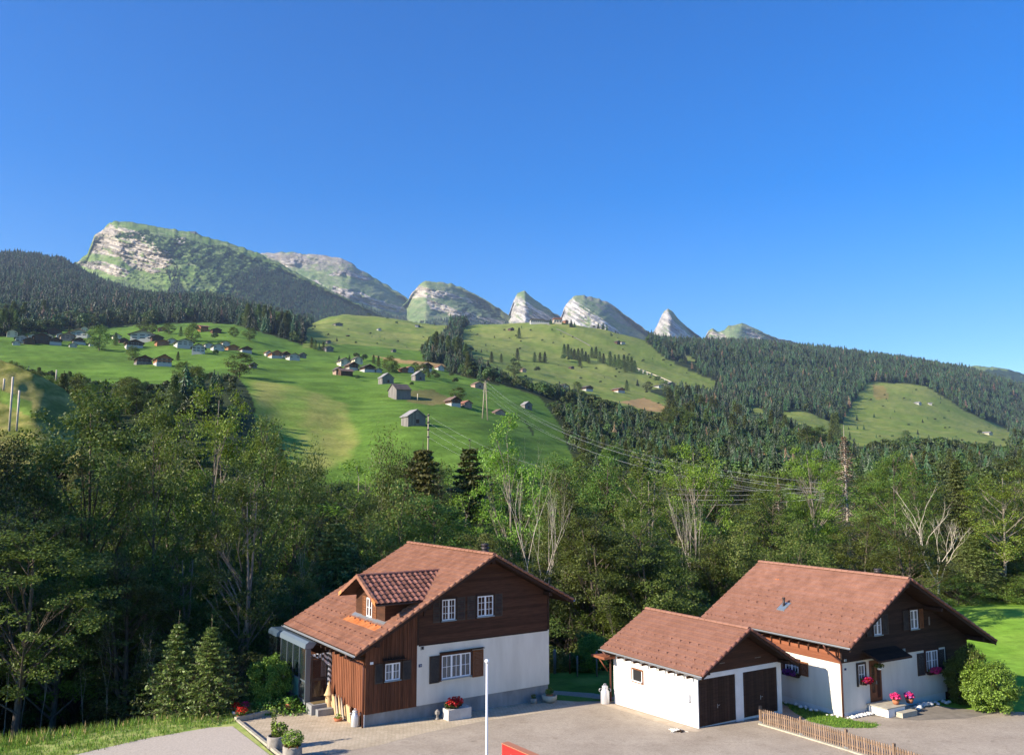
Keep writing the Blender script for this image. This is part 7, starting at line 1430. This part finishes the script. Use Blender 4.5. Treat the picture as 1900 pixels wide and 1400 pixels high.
for args in [
 (627, 695, 16, 17, rb, 'p', 'd', 'brown gabled house, leftmost of the houses on the near meadow'), (640, 696, 22, 14, rb + 90, 'b', 'n', 'long dark barn wing attached behind the leftmost meadow house'), (637, 678, 20, 16, rb, 'c', 'd', 'cream house with dark roof above the long barn wing'), (652, 686, 20, 16, rb, 'b', 'n', 'dark timber house below the cream one', 1.3, 'w'),
 (662, 674, 18, 15, rb, 'c', 'd', 'cream fronted house among the trees of the near hamlet'), (681, 689, 23, 14, rb, 'b', 'd', 'dark chalet with white window bands in the near hamlet', 1.2, 'w'), (700, 690, 14, 8, rb, 'w', 'd', 'low white outbuilding beside the tall round tree'),
 (758, 690, 16, 12, rb, 'w', 'r', 'pale blue white house with reddish roof, right part of the hamlet'), (748, 690, 14, 10, rb, 'o', 'r', 'orange brown house beside the pale one'), (788, 688, 22, 16, rb, 'b', 'd', 'dark chalet with white balcony under the right hand trees', 1.2, 'w'), (815, 686, 14, 10, rb, 'w', 'r', 'small white house with red roof at the foot of the dark wood'),
 (497, 660, 12, 11, rb, 'w', 'r', 'white house at the left end of the brick coloured row'), (510, 664, 22, 15, rb, 'o', 'r', 'orange brown timber house in the row above the meadow', 1.3, 'w'), (528, 663, 16, 12, rb, 'b', 'r', 'dark timber house in the middle of the row', 1.3, 'w'), (543, 668, 22, 14, rb, 'w', 'n', 'white gabled house with brown balcony in the row'), (560, 664, 14, 11, rb, 'g', 'd', 'grey shed at the right end of the row'),
 (469, 682, 13, 11, rb, 'g', 'd', 'small grey shed right of the round tree at the meadow edge'), (455, 653, 20, 11, rb, 'b', 'n', 'dark roofed house with pale front above the round tree', 1.3, 'w'), (430, 650, 22, 11, rb, 'o', 'n', 'orange fronted house with brown roof'), (403, 650, 22, 14, rb, 'w', 'd', 'white house with dark roof right of the tall white house'), (368, 656, 26, 20, 20, 'w', 'd', 'tall white three storey house above the green field'), (340, 644, 32, 16, rb, 'w', 'd', 'broad white house with long dark roof'),
 (300, 640, 24, 10, rb, 'o', 'n', 'low brown house with red balcony left of the broad white house'), (268, 634, 48, 22, 12, 'w', 'd', 'large white gabled house with small windows behind the dark chalet', .9), (248, 645, 32, 16, rb, 'b', 'n', 'dark chalet with white window bands in front of the large white house', 1.0, 'w'), (228, 636, 16, 10, rb, 'b', 'd', 'small dark house right of the big tree'), (290, 632, 22, 11, rb, 'b', 'd', 'dark roofed house behind the brown one'),
 (301, 678, 30, 22, rb, 'o', 'n', 'warm brown farmhouse with red roof below the tree shadow', 1.3, 'w'), (265, 676, 30, 18, rb, 'b', 'd', 'dark barn joined to the warm brown farmhouse', 1.2, 'g'),
 (22, 625, 20, 15, rb, 'c', 'n', 'cream gabled house, leftmost of the hamlet'), (40, 636, 24, 16, rb, 'w', 'd', 'white house with grey roof near the left edge'), (54, 638, 20, 13, rb, 'b', 'd', 'dark shed in front of the white house near the left edge'), (76, 635, 30, 18, rb, 'b', 'd', 'large dark timber chalet with white shutters', 1.3, None), (102, 638, 22, 13, rb, 'b', 'n', 'smaller dark chalet right of the large timber one', 1.3, 'w'), (124, 632, 26, 16, rb, 'p', 'n', 'pink plastered house in the hamlet', 1.2), (146, 638, 24, 12, rb, 'b', 'd', 'dark roofed house in front of the white hotel', 1.2, 'w'), (150, 626, 34, 16, 10, 'w', 'n', 'wide white house with brown roof left of the big round tree', .8), (156, 616, 14, 12, rb, 'c', 'n', 'cream gable peeping over the brown roofs'), (100, 620, 24, 12, rb, 'b', 'd', 'dark roof behind the large timber chalet'),
 (30, 640, 14, 9, rb, 'w', 'd', 'small white house below the cream gabled one at the left edge'), (60, 628, 16, 9, rb, 'w', 'n', 'pale house behind the white one near the left edge'), (90, 628, 16, 9, rb, 'c', 'n', 'cream house peeping out above the large timber chalet'), (112, 626, 16, 9, rb, 'w', 'd', 'white house tucked behind the pink plastered one'), (135, 644, 14, 9, rb, 'w', 'd', 'white fronted cottage at the lower edge of the hamlet'), (172, 642, 14, 9, rb, 'w', 'n', 'white cottage in the shade of the big round tree'), (216, 628, 16, 9, rb, 'c', 'd', 'cream house right behind the big round tree'), (318, 636, 16, 9, rb, 'w', 'd', 'small white house left of the broad white house'), (386, 644, 16, 9, rb, 'w', 'd', 'small white house between the two tall white houses'), (418, 640, 14, 8, rb, 'w', 'r', 'small white house with red roof above the orange fronted house'),
 (300, 614, 14, 8, rb, 'o', 'r', 'small brown house among trees high above the hamlet'), (376, 613, 34, 11, rb + 90, 'o', 'r', 'long red roofed barn at the top of the bright meadow', .45), (400, 617, 18, 9, rb, 'b', 'n', 'dark shed right of the long red roofed barn'),
 (609, 651, 16, 10, rb, 'g', 'g', 'grey barn with pale roof on the upper meadow'), (609, 637, 8, 7, rb, 'g', 'd', 'tiny dark hut beside the conifer group'), (730, 653, 8, 6, rb, 'g', 'd', 'tiny grey hut in the middle of the upper meadow'), (626, 604, 16, 5, rb, 'g', 'g', 'low grey alp hut on the olive slope'), (774, 606, 22, 4, 90, 'w', 'g', 'long white avalanche shed on the olive slope', .3), (645, 624, 14, 3, 90, 'b', 'n', 'long low brown shed on the olive slope', .3), (703, 613, 7, 5, rb, 'w', 'g', 'tiny white hut in the centre of the olive slope'),
 (948, 613, 9, 6, rb, 'b', 'd', 'dark hut left of the lone big conifer on the lodge hill'), (1145, 637, 9, 6, rb, 'b', 'd', 'dark gabled hut on the open hillside below the lodge'), (1153, 637, 10, 4, rb, 'w', 'r', 'pale low shed joined to the dark gabled hut'), (970, 690, 10, 8, rb, 'p', 'n', 'pinkish hut at the foot of the lodge hill'), (1060, 684, 8, 5, rb, 'b', 'd', 'small dark hut among bushes on the hillside'), (1043, 723, 18, 12, rb, 'c', 'd', 'farmhouse with pale front in the bright field'), (1022, 723, 12, 8, rb, 'w', 'd', 'small white sided shed left of the farmhouse in the bright field'), (1088, 724, 18, 10, rb, 'b', 'd', 'dark chalet with white windows right of the round tree', 1.2, 'w'), (1147, 727, 18, 9, rb, 'o', 'n', 'brown chalet at the lower edge of the hill', 1.2, 'w'), (1222, 719, 14, 6, rb, 'w', 'd', 'small white valley station at the lower end of the track'), (1240, 716, 18, 8, rb, 'g', 'g', 'grey roofed shed beside the funicular track'),
 (1703, 750, 9, 5, rb, 'w', 'g', 'small pale hut on the right hand pasture'), (1725, 750, 14, 4, 80, 'w', 'g', 'long low stone stable on the right hand pasture', .4), (1831, 805, 14, 5, rb, 'c', 'g', 'ruined pale hut near the right end of the pasture'), (1427, 843, 14, 10, rb, 'o', 'r', 'red roofed hut among the dark forest')]:
    px, py, wp, hp, rot, wl, rf, lab = args[:8]; far_house(px, py, wp, hp, rot, wl, rf, lab, *(args[8:9] or (1.2,)), *(args[9:10] or (None,)), name='barn' if 'barn' in lab.split()[:4] else 'hut' if 'hut' in lab or 'shed' in lab else 'chalet', cat='hut' if 'hut' in lab or 'shed' in lab else 'house')
# lodge on the hilltop
X, D, Zg = hit(1010, 600, 1700); s = D / F; t = empty('mountain_lodge', (X, D, Zg - 1), R(8), 'long hilltop lodge with dark roofs and terraces under the white peaks', 'building')
for i, (a, b, h0, h1, wl, rf) in enumerate([(-27, -2, 0, 8, 'w', 'd'), (-2, 10, -1, 6, 'w', 'd'), (17, 32, 0, 11, 'c', 'r')]):
    g = G(); g.box(a * s, b * s, -8, 8, -12, h1 * s * .75); g.obj('wall', WM[wl], t); g = G(); g.prism([(a * s - 1.5, h1 * s * .75), (b * s + 1.5, h1 * s * .75), (b * s, h1 * s), (a * s, h1 * s)], -10, 10); g.obj('roof', RM[rf], t)
    n = int((b - a) / 4)
    for k in range(n): g = G(); c = (a + (k + .5) * (b - a) / n) * s; g.box(c - 1.6, c + 1.6, -8.3, -8.05, h1 * s * .28, h1 * s * .55); g.obj('window', WG, t)
far_house(1049, 598, 8, 6, rb, 'o', 'r', 'small red hut just right of the hilltop lodge', name='hut', cat='hut')
# chaeserrugg summit station, lift pylons
x, y, z = [float(v) for v in PD(359, 433, 4290)]; g = G(); g.box(-11, 11, -8, 8, -14, 5); g.box(-14, 14, -10, 10, 5, 8); g.box(16, 22, -4, 4, -14, 2); tag(g.obj('summit_station', [WM['g']], None, (x, y, z)), 'small grey summit station on the crest of the flat topped mountain', 'building')
for px, py, hp in [(571, 539, 16), (564, 568, 9), (553, 607, 12)]:
    X, D, Zg = hit(px, py, 900); h = hp / F * D; g = G(); g.tube([(0, 0, -3), (0, 0, h)], .9, 6); g.box(-h * .28, h * .28, -.6, .6, h - 1.2, h); tag(g.obj('lift_pylon', WM['w'], None, (X, D, Zg)), 'pale cable lift pylon on the forested slope, %s' % {16: 'highest of the three', 9: 'middle one', 12: 'lowest one above the hamlet'}[hp], 'lift pylon')
# funicular track
t = None; segs = [(1014, 601), (1036, 612), (1062, 624), (1085, 636), (1095, 642)], [(1182, 687), (1205, 696), (1230, 706), (1255, 717)]
for si, sg in enumerate(segs):
    P_ = []
    for a, b in sg: P_.append(hit(a, b, 1200))
    P_ = [Vector(p) for p in P_]; t = empty('funicular_track', tuple(P_[0]), 0, ['upper pale stretch of the funicular track climbing to the lodge', 'lower stretch of the funicular track on white piers'][si], 'railway track')
    g = G(); off = 1.0 if si == 0 else 5.0
    for a, b in zip(P_[:-1], P_[1:]):
        a = a - P_[0]; b = b - P_[0]; d = (b - a); nrm = Vector((-d.y, d.x, 0)).normalized() * .8; vs = [a + nrm, a - nrm, b - nrm, b + nrm]; g.add([tuple(v + Vector((0, 0, off + .4))) for v in vs] + [tuple(v + Vector((0, 0, off - .6))) for v in vs], [(0, 1, 2, 3), (7, 6, 5, 4), (0, 4, 5, 1), (1, 5, 6, 2), (2, 6, 7, 3), (3, 7, 4, 0)])
    g.obj('girder', WM['g'] if si == 0 else WM['c'], t)
    if si:
        for k in range(9): p = (P_[0] - P_[0]).lerp(P_[-1] - P_[0], (k + .5) / 9); g = G(); zb = float(ground((P_[0] + p).x, (P_[0] + p).y)) - P_[0].z; g.box(p.x - .8, p.x + .8, p.y - .8, p.y + .8, zb - 2, p.z + off - 1.0); g.obj('pier', WM['w'], t)
# ================================================================ poles and wires
M['pole'] = plain('pole_wood', (.34, .29, .20), .9); M['wire'] = plain('wire', (.40, .41, .40), .5, .5, .3)
X, D, Zg = hit(900, 778, 250); s = D / F; hh = 73 * s; t = empty('power_pylon', (X, D, Zg), R(8), 'tall wooden A frame power pylon on the near meadow', 'pylon')
for a in (-1, 1): g = G(); g.tube([(a * 5.2 * s, 0, -1), (a * 1.0 * s, 0, hh * .93)], [.30, .18], 8); g.obj('leg', M['pole'], t)
for z, w_ in ((.93, 4), (.72, 5), (.5, 3)): g = G(); g.box(-w_ * s, w_ * s, -.15, .15, hh * z, hh * z + .25); g.obj('crossarm', M['pole'], t)
g = G(); g.tube([(0, 0, hh * .9), (0, 0, hh)], .12, 6); g.obj('tip', M['pole'], t)
A_top = [Vector((X + dx * s, D, Zg + hh * z)) for dx, z in ((0, .99), (-4, .94), (4, .94), (-5, .73), (5, .73))]
X2, D2 = [float(v) for v in PD(795, 768, 200)][:2]; z2 = float(PD(795, 768, 200)[2]); zb2 = float(ground(X2, D2)); t = empty('utility_pole', (X2, D2, zb2), 0, 'single dark banded utility pole right of the nearest barn', 'utility pole')
g = G(); g.tube([(0, 0, -1), (0, 0, z2 - zb2)], [.22, .15], 8); g.obj('pole', M['pole'], t)
for k in range(4): g = G(); z = z2 - zb2 - .5 - k * 1.7; g.lathe([(.16, 0), (.34, .1), (.34, .3), (.16, .4)], (0, 0, z), 8); g.obj('insulator', M['metal_dark'], t)
def wire(p0, p1, sag, label, group, r=.035):
    pts = [tuple(p0.lerp(p1, k / 16) - Vector((0, 0, sag * 4 * (k / 16) * (1 - k / 16)))) for k in range(17)]; g = G(); g.tube(pts, r, 4, cap=False); tag(g.obj('power_line', M['wire']), label, 'cable', group)
E1 = [Vector([float(v) for v in PD(1530, 915 + dy, 112)]) for dy in (-18, -6, 0, 8, 14)]
for nm_, a, b in zip(('topmost', 'upper left', 'upper right', 'lower left', 'lower right'), A_top, E1): wire(a, b, 7, nm_ + ' of the thin power lines from the wooden pylon down to the right', 'power lines of the wooden pylon', .016)
for k in range(4): wire(Vector((X2, D2, z2 - .3 - k * 1.7)), Vector([float(v) for v in PD(1530, 903 + k * 7, 106)]), 6, ('highest', 'second', 'third', 'lowest')[k] + ' of the thin power lines from the banded pole down to the right', 'power lines of the banded pole', .015)
for px, pt, pb, D, lab in [(24, 699, 800, 105, 'pale concrete utility pole in front of the dry knoll'), (36, 724, 800, 112, 'thin wooden pole right of the pale one at the left edge'), (8, 702, 724, 122, 'short pole on top of the dry knoll'), (105, 686, 706, 210, 'small pole standing in the trees left of the meadow'), (775, 730, 742, 330, 'small pale marker post behind the long barn')]:
    x, y, zt = [float(v) for v in PD(px, pt, D)]; zb = float(PD(px, pb, D)[2]); g = G(); g.tube([(0, 0, zb - zt), (0, 0, 0)], .13 if D < 150 else .16, 8); tag(g.obj('utility_pole', M['bark_pale'], None, (x, y, zt)), lab, 'utility pole')
# ================================================================ haze
g = G(); g.box(-7500, 7500, -120, 9000, -45, 1720); k = N('haze'); k.t.nodes.remove(k.b); vol = k.n('VolumePrincipled'); vol.inputs['Color'].default_value = (.58, .76, 1, 1); vol.inputs['Density'].default_value = 4.6e-5; vol.inputs['Anisotropy'].default_value = .2
o_ = [n for n in k.t.nodes if n.type == 'OUTPUT_MATERIAL'][0]; k.l(vol.outputs[0], o_.inputs['Volume']); g.obj('haze', k.m, kind='stuff', label='thin bluish summer haze over the valley')
